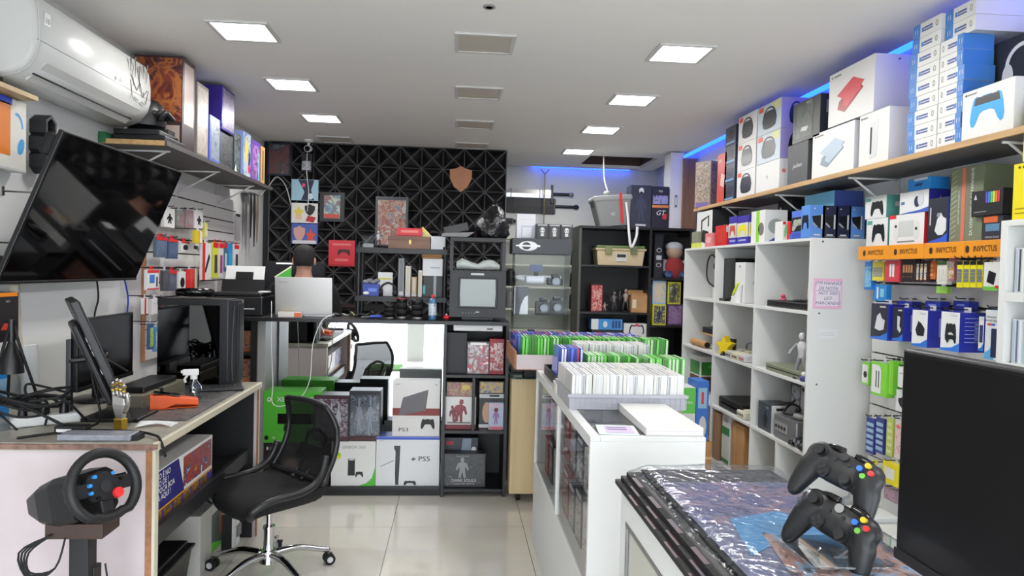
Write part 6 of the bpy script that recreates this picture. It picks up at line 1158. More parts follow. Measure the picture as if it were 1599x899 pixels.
t = fbox('cardboard_box', 'small open cardboard box in the dark bookcase', 'box', (986, 461, 1016, 489), AY_, .16, CARD, 1.1455); dec(t, 'front', .15, .5, .2, .5, mt((206, 190, 170), .6)); q = MB(); w_, d_, h_ = DIM[t.name]; q.T = Matrix.Translation((0, -d_/2, h_)) @ Matrix.Rotation(R(-70), 4, 'X'); q.box(-w_/2, 0, 0, w_/2, .003, .06); q.build('flap', CARD, t)
q = MB(); q.T = Matrix.Translation((0, d_/2, h_)) @ Matrix.Rotation(R(-20), 4, 'X'); q.box(-w_/2, -.003, 0, w_/2, 0, .05); q.build('flap', CARD, t)
t = fbox('blue_carton', 'long light blue carton above the game cases', 'box', (923, 498, 972, 516), AY_, .16, mt((56, 130, 196), .4), .8305+.135); dec(t, 'front', .12, .5, .22, 1, mt((206, 210, 212), .4)); dec(t, 'front', .45, .5, .14, .6, mt((190, 214, 230), .4), 'circle')
for k in range(3): dec(t, 'front', .70+.1*k, .5, .07, .7, mt((30, 60, 110), .4))
bx('shelf_riser', DARK, -.15, -.08, -.134, .15, .08, -.0005, t)
t = fbox('white_carton', 'white carton with controller outline and red tag', 'box', (974, 505, 1014, 530), AY_, .16, mt((206, 206, 204), .4), .8305); dec(t, 'front', .5, .72, .6, .5, DARK, 'pad'); dec(t, 'front', .5, .70, .5, .38, mt((206, 206, 204), .4), 'pad', lvl=1); dec(t, 'front', .5, .92, .18, .14, mt((210, 50, 70), .4), 'slant', lvl=2)
t = fbox('bagged_pole', 'tall narrow black pack with white letters in the dark bookcase', 'box', (1022, 366, 1036, 432), AY_, .05, mt((44, 42, 46), .3), 1.5005)
for k in range(3): dec(t, 'front', .5, .3+.17*k, .6, .1, mt((206, 206, 206), .4), ('ring', 'rect', 'ring')[k])
bx('clear_wrap', WRAP, -DIM[t.name][0]*.55, -.033, .0, DIM[t.name][0]*.55, -.028, DIM[t.name][2], t)
p = aY(1056, 432, AY_); t = thing('plush_doll', 'bagged plush doll in white cap and red top, dark bookcase', 'doll', (p.x, 7.13, 1.5005))
MB().loft([ell((0, 0, 0), .08, .06), ell((0, 0, .05), .11, .08), ell((0, 0, .15), .115, .08), ell((0, 0, .21), .06, .05)]).build('body', mt((176, 50, 50), .8), t)
for sg in (-1, 1): MB().tube([(sg*.09, 0, .18), (sg*.13, -.02, .11), (sg*.13, -.06, .07)], .035, 10).build('arm', mt((200, 190, 184), .8), t); MB().tube([(sg*.05, 0, .04), (sg*.075, -.07, .03), (sg*.08, -.1, .05)], .042, 10).build('leg', mt((70, 90, 130), .8), t)
MB().ball((0, -.01, .275), .085, (1, .95, .92), 16).build('head', mt((214, 168, 140), .7), t); MB().ball((0, .0, .325), .088, (1.05, 1, .6), 16).build('cap', mt((226, 224, 220), .8), t)
bx('clear_bag', WRAP, -.165, -.112, .0, .16, -.110, .42, t)
for k, (px, base, cols, lb) in enumerate((((1019, 475, 1040, 507), 1.0205, [(206, 196, 60), (40, 44, 80), (190, 180, 90)], 'yellow and navy figure pack, lower left in the dark bookcase'), ((1042, 475, 1066, 507), 1.0205, [(70, 50, 80), (140, 110, 150), (60, 60, 70)], 'purple figure pack, lower right in the dark bookcase'), ((1019, 438, 1040, 474), None, [(140, 180, 214), (200, 180, 150), (120, 150, 200)], 'light blue figure pack, upper left in the dark bookcase'), ((1043, 440, 1063, 474), None, [(190, 190, 60), (60, 60, 50), (210, 206, 190)], 'yellow figure pack with grey figure, upper right in the dark bookcase'))):
    if base is None: base = 1.0205+(h1_ if k == 2 else h2_)+.001
    o = fbox('figure_pack', lb, 'figure box', px, AY_+.005, .10, mt(cols[0], .35), base); dec(o, 'front', .5, .5, .84, .86, art(115+k, cols, 18)); dec(o, 'front', .5, .48, .5, .7, mt(cols[1], .4), 'figure', lvl=1)
    if k == 0: h1_ = DIM[o.name][2]
    if k == 1: h2_ = DIM[o.name][2]
# floor stack right of the counter
for k, (px, b0, m, lb) in enumerate(((( 1075, 690, 1112, 900), 0, CARD, 'brown carton under the green boxes beyond the counter'),)):
    o = carton('cardboard_box', lb, 'box', (1.81, 5.2, .001), .24, .24, .30, CARD); dec(o, 'front', .5, .6, 1, .06, mt((196, 170, 130), .5))
t = carton('green_box', 'white box with green top half beyond the counter', 'box', (1.752, 5.2, .3015), .10, .2, .40, mt((222, 224, 222), .4)); dec(t, 'front', .5, .76, 1, .48, mt((96, 190, 80), .4)); txt(t, 'front', .55, .72, .028, 'MEX', WHITE)
t = carton('blue_box', 'tall blue box with picture beyond the counter', 'box', (1.855, 5.2, .3015), .095, .2, .45, mt((58, 110, 190), .4)); dec(t, 'front', .5, .72, .7, .34, mt((140, 180, 220), .4)); dec(t, 'front', .55, .24, .6, .36, mt((190, 190, 194), .4), 'circle'); dec(t, 'front', .5, .72, .2, .2, mt((200, 60, 60), .4), lvl=1)
# ================================================================== WHITE BOOKCASE: what stands in it and on it
WZ = [1.3435, .9235, .5135, .0985]
SGRY = mt((150, 150, 154), .35, .2); CRM = mt((206, 202, 180), .5)
def slab_console(name, label, cat, px, X, d, h, m, base, stripe=None, bev=.008):
    y0, y1 = aX(px[0], px[2], X).y, aX(px[1], px[2], X).y
    t = thing(name, label, cat, (X+d/2, (y0+y1)/2, base), R(-90)); w = abs(y1-y0)
    MB().box(-w/2, -d/2, 0, w/2, d/2, h).build('body', m, t, bev)
    MB().box(-w/2+.02, -d/2-.001, h*.45, w/2-.02, -d/2+.002, h*.55).build('front_seam', stripe or DARK, t)
    return t, w
# row 1
t, w = slab_console('black_console', 'flat black vintage console on the top near shelf', 'console', (1197, 1262, 475), 2.10, .24, .045, BLKPL, WZ[0]); MB().lathe([(0, 0), (.09, 0), (.085, .012), (0, .014)], 24, (0, .02, .045)).build('disc_lid', BLKGLOSS, t); bx('cartridge_slot', DARK, -.08, .07, .045, .08, .1, .055, t)
MB().ball((-.17, -.06, .055), .022, (1.3, 1, .8), 10).build('pink_bow', mt((220, 110, 130), .5), t); MB().ball((-.15, -.07, .075), .014, n=10).build('pink_bow', mt((206, 80, 100), .5), t); bx('card', mt((190, 180, 176), .5), -.02, .03, .055, .05, .036, .13, t)
t = rbox('tall_console', 'tall black console standing upright in the middle top bay', 'console', (1132, 1, 1160, 2), 2.12, .26, BLKPL, WZ[0], top=WZ[0]+.335, bevel=.006); t.data.update()
dec(t, 'front', .5, .5, .05, .96, DARK); bx('stand', DARK, -.09, -.16, 0, .09, .1, .02, t)
t = rbox('tall_console', 'tall white console with two dots beside the black one', 'console', (1162, 1, 1177, 2), 2.10, .24, mt((228, 230, 230), .4), WZ[0], top=WZ[0]+.30, bevel=.004); dec(t, 'front', .5, .9, .2, .05, GREY, 'circle'); dec(t, 'front', .5, .07, .16, .03, GREY, 'circle'); dec(t, 'right', .3, .5, .1, .1, LGREY, 'circle')
p = aX(1153, 468, 2.085); t = thing('gaming_shoe_stand', 'white sculpted controller dock with lime accents', 'controller dock', (2.085, p.y, WZ[0]), R(-90)); MB().loft([ell((-.05, 0, 0), .075, .03), ell((-.045, 0, .04), .07, .028), ell((.0, 0, .09), .035, .024), ell((.03, 0, .135), .015, .015)]).build('body', WHITE, t); MB().tube([(-.03, -.03, .06), (.01, -.026, .11), (.03, -.015, .15)], .01, 8).build('lime_trim', mt((190, 214, 50), .4), t); MB().cyl((-.08, -.035, .03), (-.08, -.02, .03), .01, n=10).build('sensor', DARK, t)
# far column, row 1
p = aX(1108, 420, 2.2); t = thing('hanging_headset', 'black headset hanging in the far top bay with its cord', 'headset', (2.2, 5.66, WZ[0]+.25)); MB().box(-.06, -.08, .0, .08, .08, .05).box(-.05, -.09, .06, .06, .06, .1).build('body', BLKPL, t, .012); MB().tube([(-.06, -.02, .06), (-.1, -.0, .12), (-.12, .04, .06), (-.12, .05, -.06), (-.1, .03, -.12), (-.06, -.02, -.15)], .006, 6).build('cord', RUBBER, t); bx('back_hook', STEEL, .08, -.01, .02, .228, .01, .03, t)
t = carton('stand_box', 'grey plinth with a small dark dome in the far top bay', 'stand', (2.18, 5.62, WZ[0]), .12, .12, .10, mt((196, 194, 188), .5)); bx('dome_base', DARK, -.05, -.05, .1, .05, .05, .115, t); MB().lathe([(.035, .115), (.03, .15), (.02, .165), (0, .166)], 16).build('dome', GREY, t); dec(t, 'front', .4, .2, .3, .2, mt((226, 120, 90), .4), 'circle')
# row 2
p = aX(1248, 578, 2.16); figure('statuette', 'shiny silver and black statuette in the near middle bay', 'statuette', (2.12, 4.14, WZ[1]), .30, ((30, 30, 32), (130, 130, 134), (190, 190, 194)), 3, R(-60))
t, w = slab_console('green_console', 'flat olive green console with dark slot line', 'console', (1195, 1255, 580), 2.075, .20, .05, mt((132, 138, 116), .35, .2), WZ[1], BLACK)
t = carton('clear_case', 'long clear display case with toy car in the near bay', 'display case', (2.35, 4.42, WZ[1]), .40, .13, .085, ACRYL, R(-90)); MB().box(-.06, -.03, .006, .06, .03, .024).box(-.03, -.025, .024, .03, .025, .04).build('toy_car', DARK, t, .006); bx('case_base', DARK, -.2, -.065, 0, .2, .065, .006, t)
t = thing('purple_ball', 'small purple and white cup toy at the shelf front', 'toy', (2.08, 4.03, WZ[1])); MB().lathe([(0, 0), (.02, 0), (.024, .03), (0, .032)], 14).build('cup', mt((60, 56, 120), .4), t); MB().ball((0, 0, .042), .016, n=10).build('top', WHITE, t)
p = aX(1134, 548, 2.10); t = thing('star_lamp', 'yellow star-shaped lamp in the middle bay', 'lamp', (2.10, 5.30, WZ[1]), R(-60)); MB().prism([(x*.16, y*.16+.075) for x, y in SH['star']], -.03, .03, Matrix(((1, 0, 0, 0), (0, 0, -1, 0), (0, 1, 0, 0), (0, 0, 0, 1)))).build('star', mt((232, 186, 30), .35), t, .006); MB().box(-.05, .032, 0, .05, .06, .13).build('back_box', DARK, t); MB().box(-.03, -.03, 0, .03, .03, .012).build('foot', DARK, t)
for k, (y, m, lb) in enumerate(((5.17, (176, 174, 168), 'light grey vintage console nearest the star lamp'), (5.045, (196, 192, 164), 'yellowed vintage console in the middle bay row'), (4.92, (186, 186, 188), 'grey vintage console with red foot nearest the divider'))):
    t = thing('vintage_console', lb, 'console', (2.175, y, WZ[1]), R(-90)); MB().box(-.058, -.11, 0, .058, .11, .05).build('body', mt(m, .5), t, .008); MB().box(-.04, -.02, .05, .04, .06, .064).build('cartridge_bay', mt(tuple(int(v*.85) for v in m), .5), t, .003)
    for s_ in (-.03, .0, .03): bx('port', DARK if k < 2 else mt((170, 60, 56), .4), s_-.008, -.112, .015, s_+.008, -.108, .028, t)
o = MB().tube([(2.20, 5.15, WZ[1]+.071), (2.18, 5.08, WZ[1]+.12), (2.22, 5.0, WZ[1]+.13), (2.18, 4.93, WZ[1]+.09), (2.2, 4.9, WZ[1]+.072)], .007, 7).build('cable', mt((90, 90, 100), .5)); tag(o, 'grey cable heaped on the vintage consoles', 'cable')
t = thing('printer_tray', 'dark tray with bagged parts in the far middle bay', 'tray', (2.20, 5.72, WZ[1]+.12)); bx('tray', DARK, -.09, -.14, .012, .16, .14, .06, t, .006); bx('board', OAK, -.10, -.15, 0, .23, .15, .012, t); bx('bracket', WHITE, .1, -.12, -.12, .2, .12, 0, t); MB().ball((-.0, .04, .09), .05, (1, 1.2, .8), 12).build('bag', mt((190, 196, 196), .3), t); bx('blue_box', SKYB, -.04, -.12, .06, .06, -.05, .17, t)
t = thing('cardboard_tube', 'short brown cardboard tube at the far shelf edge', 'tube', (2.12, 5.86, WZ[1]+.0), R(0)); MB().cyl((0, -.10, .03), (.0, .25, .03), .03, n=18).build('tube', CARD, t); MB().cyl((0, -.101, .03), (0, -.095, .03), .024, n=18).build('bore', BLACK, t)
t = rbox('picture_box', 'small box with green and brown picture in the far bay', 'box', (1086, 1, 1112, 2), 2.13, .2, mt((222, 222, 220), .4), WZ[2], top=WZ[2]+.32); dec(t, 'right', .5, .68, .9, .36, mt((52, 130, 50), .4)); dec(t, 'right', .5, .26, .9, .4, mt((90, 58, 44), .5)); dec(t, 'front', .5, .68, .9, .36, mt((52, 130, 50), .4)); dec(t, 'front', .5, .26, .9, .4, mt((90, 58, 44), .5)); dec(t, 'right', .6, .74, .6, .12, mt((90, 170, 80), .4), 'slant', lvl=1)
# row 3
for k, (y, lb) in enumerate(((4.52, 'black gadget box with pale picture leaning in the near lower bay'), (4.36, 'lilac-white gadget box leaning beside the black one'), (4.22, 'second lilac-white gadget box leaning under the olive console'))):
    t = carton('gadget_box', lb, 'box', (2.33-.012*k, y, WZ[2]+.004), .14, .11, .33, mt((60, 60, 66), .35) if k == 0 else mt((176, 168, 176), .45), R(-90)); t.rotation_euler = (0, R(3), R(-90))
    if k == 0: dec(t, 'front', .5, .5, .8, .84, art(131, [(60, 60, 66), (170, 172, 180), (110, 110, 120)], 12))
    else: dec(t, 'front', .3, .9, .4, .07, DARK); dec(t, 'front', .5, .5, .8, .02, GREY)
    dec(t, 'right', .5, .5, .9, .96, DARK)
t = carton('headset_box', 'dark box with headset print beside the silver cube', 'box', (2.16, 4.54, WZ[2]), .20, .16, .185, {'all': mt((50, 54, 62), .35), 'right': mt((206, 206, 208), .4)}, R(-90)); dec(t, 'front', .55, .42, .4, .6, BLACK, 'figure'); txt(t, 'front', .7, .86, .02, 'RGB', LGREY); dec(t, 'right', .4, .86, .4, .1, DARK)
t = thing('cube_console', 'silver cube console with four ports and a grey pad on top', 'console', (2.17, 4.235, WZ[2]), R(-90)); SLV = mt((120, 120, 124), .3, .5); MB().box(-.15, -.10, .0, .15, .13, .15).build('body', SLV, t, .01); MB().box(-.12, -.104, .05, .04, -.099, .11).build('port_panel', mt((150, 150, 154), .3, .4), t, .002)
for k in range(4): MB().cyl((-.10+.038*k, -.107, .08), (-.10+.038*k, -.1, .08), .011, n=14).build('port', BLACK, t)
MB().box(-.06, -.06, .15, .1, .08, .156).build('lid', mt((96, 96, 100), .3, .5), t, .002); MB().lathe([(0, .156), (.07, .156), (.06, .18), (0, .185)], 20, (.05, 0, 0)).build('pad', mt((116, 114, 112), .4), t)
o = MB().tube([(2.12, 4.40, WZ[2]+.2), (2.15, 4.34, WZ[2]+.225), (2.20, 4.30, WZ[2]+.2), (2.16, 4.25, WZ[2]+.165), (2.11, 4.31, WZ[2]+.162), (2.14, 4.38, WZ[2]+.17), (2.2, 4.36, WZ[2]+.24)], .007, 7).build('cable', RUBBER); tag(o, 'black controller cord piled by the silver cube console', 'cable')
o = thing('black_controller', 'black wired controller at the near end of the lower bay', 'game controller', (2.085, 4.055, WZ[2]), R(-90)); MB().box(-.05, -.02, .03, .05, .04, .06).build('body', BLKPL, o, .012)
for s_ in (-1, 1): MB().tube([(s_*.05, .01, .045), (s_*.062, -.02, .03), (s_*.058, -.03, .012)], .018, 8).build('grip', BLKPL, o); MB().cyl((s_*.025, -.021, .045), (s_*.025, -.028, .045), .012, n=14).build('stick', mt((120, 120, 126), .3), o)
t, w = slab_console('black_console', 'long black console in the middle lower bay', 'console', (1122, 1158, 630), 2.09, .26, .085, BLKPL, WZ[2], BLKGLOSS); bx('camera', DARK, .1, .02, .085, .2, .05, .12, t)
t = thing('cream_console', 'cream console with round ports in front of the black one', 'console', (2.115, 4.92, WZ[2]), R(-90)); MB().box(-.07, -.045, 0, .07, .1, .055).build('body', CRM, t, .01); MB().lathe([(0, .055), (.05, .055), (.045, .062), (0, .064)], 20, (0, .03, 0)).build('disc_lid', mt((190, 186, 166), .4), t)
for k in range(4): MB().cyl((-.045+.03*k, -.047, .028), (-.045+.03*k, -.043, .028), .008, n=10).build('port', DARK, t)
# row 4
t = carton('cardboard_box', 'tall brown cardboard box in the middle bottom bay', 'box', (2.21, 4.97, WZ[3]), .22, .26, .36, CARD, R(-90)); dec(t, 'front', .3, .5, .04, .9, mt((200, 160, 110), .5)); dec(t, 'right', .5, .4, .6, .2, mt((150, 110, 72), .6))
t = carton('white_green_box', 'white and green box beside the tall cardboard box', 'box', (2.20, 5.20, WZ[3]+.001), .15, .24, .30, mt((214, 222, 214), .4), R(-90)); dec(t, 'front', .5, .86, 1, .2, mt((40, 120, 70), .4)); dec(t, 'front', .5, .1, 1, .1, mt((40, 120, 70), .4))
t = carton('white_roll_box', 'short white box on the white and green box', 'box', (2.18, 5.20, WZ[3]+.302), .14, .2, .08, WHITE, R(-90)); dec(t, 'front', .5, .5, .6, .4, LGREY)
t = carton('wood_offcut', 'upright brown wood board in the bottom bay', 'board', (2.17, 5.36, WZ[3]), .10, .22, .37, woodmat((150, 112, 82), 'offcut_wood', .8, (20, 20, 2)), R(-90)); bx('edge', MDF, -.052, -.11, 0, -.05, .11, .37, t)
t = thing('brown_bag', 'crumpled brown paper and grey parts in the near bottom bay', 'paper bag', (2.2, 4.42, WZ[3])); MB().loft([ell((0, 0, 0), .11, .09), ell((.01, 0, .05), .12, .08), ell((0, .01, .10), .08, .06), ell((0, 0, .12), .03, .03)]).build('bag', mt((176, 140, 100), .8, bump=.5, bscale=30), t); MB().ball((-.09, -.05, .03), .035, n=10).build('grey_part', mt((150, 150, 146), .5), t)
t = thing('blister_tray', 'small clear tray with white pack in the nearest bottom bay', 'tray', (2.135, 4.13, WZ[3])); bx('tray', ACRYL, -.07, -.09, 0, .08, .09, .05, t); bx('pack', mt((190, 192, 190), .4), -.05, -.06, .004, .06, .06, .03, t)
# ---------------------------------------------------------------- on top of the white bookcase
TZ = 1.7755
def tbox(name, label, px, X, d, m, top=None, base=TZ, cat='box', h=None):
    return rbox(name, label, cat, px, X, d, m, base=base, top=(base+h if h else None))
PS_BLUE = mt((84, 132, 205), .35); PS_NAVY = mt((34, 36, 62), .35); INDIGO = mt((60, 50, 150), .35)
t = tbox('frame_box', 'white box with a dark bracket print at the far end on top', (1088, 330, 1112, 382), 2.10, .22, {'all': mt((40, 42, 44), .4), 'front': mt((222, 224, 222), .4)}); dec(t, 'front', .55, .62, .5, .5, DARK, [(-.5, -.5), (-.36, -.5), (-.36, .2), (.36, .42), (.36, -.1), (.5, -.1), (.5, .5), (-.5, .3)]); dec(t, 'front', .55, .3, .5, .4, DARK, 'slant')
t = tbox('lime_box', 'small grey and lime box at the far end of the bookcase top', (1080, 362, 1090, 386), 2.07, .05, mt((130, 132, 112), .4)); dec(t, 'front', .5, .16, 1, .3, mt((200, 214, 90), .4)); dec(t, 'right', .5, .16, 1, .3, mt((200, 214, 90), .4))
t = tbox('pink_pack', 'pink wedge pack beside the lime box', (1101, 364, 1112, 384), 2.07, .05, mt((226, 120, 124), .4)); dec(t, 'front', .5, .5, .8, .5, mt((240, 170, 170), .4), 'slant')
t = tbox('red_figure_pack', 'red blister pack of toys on the bookcase top', (1117, 352, 1134, 382), 2.07, .09, mt((190, 34, 38), .4)); dec(t, 'front', .5, .5, .8, .7, art(141, [(150, 24, 28), (220, 60, 50), (80, 30, 40)], 40)); dec(t, 'right', .5, .8, 1, .3, mt((180, 200, 214), .3))
for k, (px, c, lb) in enumerate((((1138, 338, 1150, 381), (190, 80, 70), 'indigo controller pack with coral pad'), ((1151, 337, 1168, 380), (232, 208, 40), 'indigo controller pack with yellow pad'))):
    t = tbox('controller_pack', lb, px, 2.08, .09, INDIGO); dec(t, 'front', .5, .5, 1, .5, mt((200, 204, 190), .3)); dec(t, 'front', .5, .5, .8, .44, mt(c, .35), 'pad', lvl=1); dec(t, 'right', .5, .5, .9, .5, mt((200, 204, 190), .3)); dec(t, 'right', .5, .5, .8, .44, mt(c, .35), 'pad', lvl=1); dec(t, 'front', .5, .14, .7, .06, mt((150, 160, 220), .4))
t = tbox('headset_pack', 'white headset pack with lime stripe on the bookcase top', (1173, 329, 1194, 378), 2.09, .16, mt((224, 222, 220), .4)); dec(t, 'front', .5, .5, .22, 1, mt((132, 198, 50), .4)); dec(t, 'right', .5, .5, .7, .46, mt((150, 154, 152), .35), 'circle'); dec(t, 'right', .5, .1, .7, .16, mt((50, 80, 150), .4), 'tri'); dec(t, 'front', .75, .42, .4, .4, mt((110, 112, 112), .4), 'circle')
t = tbox('controller_pack', 'white pack with pale green controller on the bookcase top', (1210, 346, 1222, 377), 2.06, .10, mt((226, 226, 224), .4)); dec(t, 'right', .5, .52, .84, .76, mt((120, 200, 140), .35), 'pad'); dec(t, 'right', .1, .9, .2, .14, RED)
t = tbox('speaker', 'black boxy speaker behind the packs on the bookcase top', (1214, 312, 1236, 376), 2.28, .14, BLKPL, cat='speaker'); dec(t, 'front', .2, .75, .16, .2, LGREY, 'circle'); dec(t, 'right', .5, .7, .4, .14, GREY)
t = tbox('keyboard_box', 'dark low box at the back of the bookcase top', (1128, 325, 1188, 370), 2.30, .12, mt((34, 36, 42), .4), h=.085); dec(t, 'front', .5, .5, .9, .8, mt((44, 46, 54), .4))
t = tbox('red_pack', 'narrow red pack beside the camouflage controller pack', (1229, 346, 1233, 376), 2.07, .10, RED); dec(t, 'right', .5, .15, 1, .3, PS_BLUE)
t = tbox('controller_pack', 'blue pack with camouflage controller on the bookcase top', (1236, 328, 1265, 376), 2.07, .14, {'all': PS_BLUE, 'front': mt((80, 110, 200), .35)}); dec(t, 'front', .5, .52, .96, .5, mt((40, 40, 44), .3)); dec(t, 'front', .5, .5, .9, .46, art(143, [(40, 40, 40), (170, 176, 160), (90, 96, 84)], 60), 'pad', lvl=1); dec(t, 'front', .5, .12, .9, .2, mt((60, 80, 170), .4), lvl=1); dec(t, 'front', .7, .2, .3, .12, mt((180, 200, 240), .4), 'slant', lvl=2)
def pad_pack(label, y, x, m):
    t = carton('controller_pack', label, 'box', (x, y, TZ), .095, .10, .19, m); q = DIM[t.name]; dec(t, 'front', .5, .48, .7, .46, mt((20, 20, 24), .3), [(-.5, .4), (.5, .5), (.5, -.5), (-.3, -.2)]); dec(t, 'front', .78, .5, .1, .44, mt((190, 192, 200), .3), lvl=1); dec(t, 'front', .35, .4, .34, .16, mt((150, 152, 160), .3), [(-.5, .2), (-.3, .5), (.5, -.3), (.3, -.5)], lvl=2); ps_logo(t, 'front', .3, .9, .012, WHITE); dec(t, 'front', .5, .1, .4, .04, LGREY); dec(t, 'front', .5, .05, .6, .02, GREY)
    dec(t, 'left', .5, .5, .8, .5, mt((30, 30, 36), .3), 'pad')
for k, (px, m, lb) in enumerate(((1277, {'all': PS_BLUE}, 'light blue controller pack facing the viewer, first of four'), (1297, PS_NAVY, 'dark navy controller pack facing the viewer, second of four'), (1318, PS_NAVY, 'dark navy controller pack facing the viewer, third of four'), (1339, {'all': PS_BLUE}, 'light blue controller pack facing the viewer, last of four'))):
    p = aY(px, 345, WY[0]+.02); pad_pack(lb, WY[0]+.075, p.x-.025*0, m)
    if k in (0, 3): o = [x for x in bpy.data.objects if x.name.startswith('controller_pack')][-1]
t = carton('sky_blue_box', 'long sky blue box lying behind the four controller packs', 'box', (2.34, 4.25, TZ), .36, .18, .295, {'all': mt((118, 182, 222), .35), 'right': mt((60, 80, 150), .35)}, R(-90)); dec(t, 'right', .5, .5, .9, .3, mt((30, 36, 60), .4))
# ---------------------------------------------------------------- orange shelf with boxes
OX = 2.25; OZ = 1.722
y1, y0 = aX(1343, 385, OX).y, aX(1568, 380, OX).y
t = thing('orange_shelf', 'wall shelf with orange lettered front panels', 'shelf', (2.35, (y0+y1)/2, OZ-.02)); hw = (y1-y0)/2
bx('board', mt((210, 120, 40), .5), -.095, -hw, 0, .078, hw, .0195, t)
ys = [y1]+[aX(x, 380, OX).y for x in (1393, 1446, 1510)]+[y0]
for k in range(4):
    L = ys[k]-ys[k+1]; o = carton('front_panel', None, None, (OX-.006-2.35, (ys[k]+ys[k+1])/2-(y0+y1)/2, -.055), L-.003, .008, .074, mt((240, 140, 30), .4, name='orange_panel'), R(-90)); o.parent = t
    txt(o, 'front', .57, .5, .036, 'INVYCTUS', mt((60, 34, 16), .5), bold=.006, wide=.8); dec(o, 'front', .57-.105/L, .5, .022, .034, mt((50, 30, 16), .5), [(-.5, -.3), (0, -.5), (.5, -.3), (.5, .3), (0, .5), (-.5, .3)], absolute=True, name='logo')
def obox(name, label, px, d, m, base=OZ, X=2.27, h=None): return rbox(name, label, 'box', px, X, d, m, base=base, top=(base+h if h else None))
TEAL = mt((86, 150, 140), .4)
a = obox('controller_box', 'white gamepad box with teal side, lower of two', (1353, 341, 1386, 377), .13, {'all': TEAL, 'front': mt((222, 224, 222), .4)}); dec(a, 'front', .58, .48, .6, .72, BLKPL, 'pad'); dec(a, 'front', .16, .86, .24, .14, TEAL); za = OZ+DIM[a.name][2]+.001
b = obox('controller_box', 'white gamepad box with teal side, upper of two', (1351, 306, 1384, 341), .13, {'all': TEAL, 'front': mt((222, 224, 222), .4)}, base=za); dec(b, 'front', .58, .45, .6, .72, BLKPL, 'pad'); dec(b, 'front', .16, .86, .24, .14, TEAL); dec(b, 'front', .6, .9, .5, .05, LGREY); dec(b, 'right', .5, .6, .24, .2, LGREY)
a = obox('handheld_box', 'white box with phone gamepad picture and red corner', (1389, 334, 1443, 372), .12, {'all': mt((190, 40, 44), .4), 'front': mt((228, 228, 226), .4)}); dec(a, 'front', .5, .52, .42, .52, mt((190, 192, 190), .35)); dec(a, 'front', .21, .45, .16, .6, mt((214, 214, 210), .4), 'circle'); dec(a, 'front', .79, .45, .16, .6, mt((214, 214, 210), .4), 'circle'); dec(a, 'front', .2, .62, .07, .1, mt((60, 30, 30), .4), 'circle', lvl=1); dec(a, 'front', .79, .5, .07, .1, DARK, 'circle', lvl=1); dec(a, 'front', .1, .94, .2, .12, RED); dec(a, 'front', .5, .1, .5, .05, GREY); za = OZ+DIM[a.name][2]+.001
b = obox('headset_box', 'white and blue box with dock picture above the phone gamepad', (1405, 298, 1450, 333), .12, {'all': mt((44, 46, 140), .4), 'front': mt((226, 228, 230), .4)}, base=za); dec(b, 'front', .5, .12, 1, .24, mt((60, 90, 180), .4), 'swoosh'); dec(b, 'front', .62, .5, .2, .5, mt((36, 42, 70), .4), 'circle'); dec(b, 'front', .74, .6, .2, .6, mt((200, 204, 212), .4), 'circle', lvl=1); dec(b, 'front', .12, .5, .12, .14, mt((80, 110, 150), .4)); dec(b, 'right', .5, .5, .06, .4, mt((150, 160, 220), .4)); zb = za+DIM[b.name][2]+.001
c = obox('cable_box', 'bright blue box on top of the dock box', (1418, 278, 1452, 297), .10, mt((40, 130, 210), .4), base=zb); dec(c, 'front', .5, .45, .4, .3, mt((20, 70, 130), .4), 'slant'); dec(c, 'front', .6, .88, .6, .18, mt((200, 214, 226), .4))
a = obox('charger_box', 'navy box with white twin charging dock picture', (1449, 309, 1480, 368), .14, {'all': mt((44, 60, 160), .4), 'front': mt((34, 36, 50), .4)}); dec(a, 'front', .66, .42, .56, .5, mt((222, 224, 228), .35), [(-.5, -.3), (-.3, .2), (0, .5), (.2, .3), (.5, .2), (.5, -.3), (.2, -.5), (-.2, -.5)]); dec(a, 'front', .56, .62, .2, .1, mt((140, 146, 156), .35), 'slant', lvl=1); dec(a, 'front', .5, .12, 1, .22, mt((50, 90, 200), .4), 'swoosh'); dec(a, 'front', .14, .6, .06, .4, LGREY)
a = obox('kit_box', 'tall olive box with coral stripe and upright lettering', (1484, 260, 1535, 364), .15, mt((112, 120, 96), .45)); dec(a, 'front', .42, .5, .11, .98, mt((206, 106, 84), .45)); 
for k in range(14): dec(a, 'front', .12, .06+.068*k, .2, .018, mt((150, 154, 120), .45), ang=R(24))
txt(a, 'front', .68, .52, .0245, 'SHERMAN MPO GRANGO V2', mt((226, 226, 214), .5), bold=.012, ang=R(-90), wide=.95); txt(a, 'front', .28, .46, .014, 'A MÁQUINA SEM LIMITE', mt((214, 214, 200), .5), ang=R(-90))
a = obox('game_pack', 'dark game pack with orange top on the shelf end', (1535, 336, 1566, 362), .06, mt((44, 44, 58), .4), X=2.255); dec(a, 'front', .4, .84, .7, .26, mt((210, 96, 50), .4)); dec(a, 'front', .5, .5, .7, .3, mt((90, 130, 160), .4)); txt(a, 'front', .5, .1, .011, 'CAVALOS DE AÇO', WHITE, wide=.85); za = OZ+DIM[a.name][2]+.001
a = obox('keyboard_pack', 'black box with rainbow lit keypad above the game pack', (1517, 296, 1566, 332), .07, mt((26, 27, 30), .4), base=za, X=2.245); dec(a, 'front', .14, .76, .1, .2, LGREY, 'tri'); dec(a, 'front', .3, .16, .4, .04, GREY)
for k, c_ in enumerate(((90, 70, 190), (60, 120, 220), (70, 190, 120), (226, 206, 60), (230, 120, 50), (200, 60, 90))): dec(a, 'front', .5+.075*k, .7, .06, .42, mt(c_, .4))
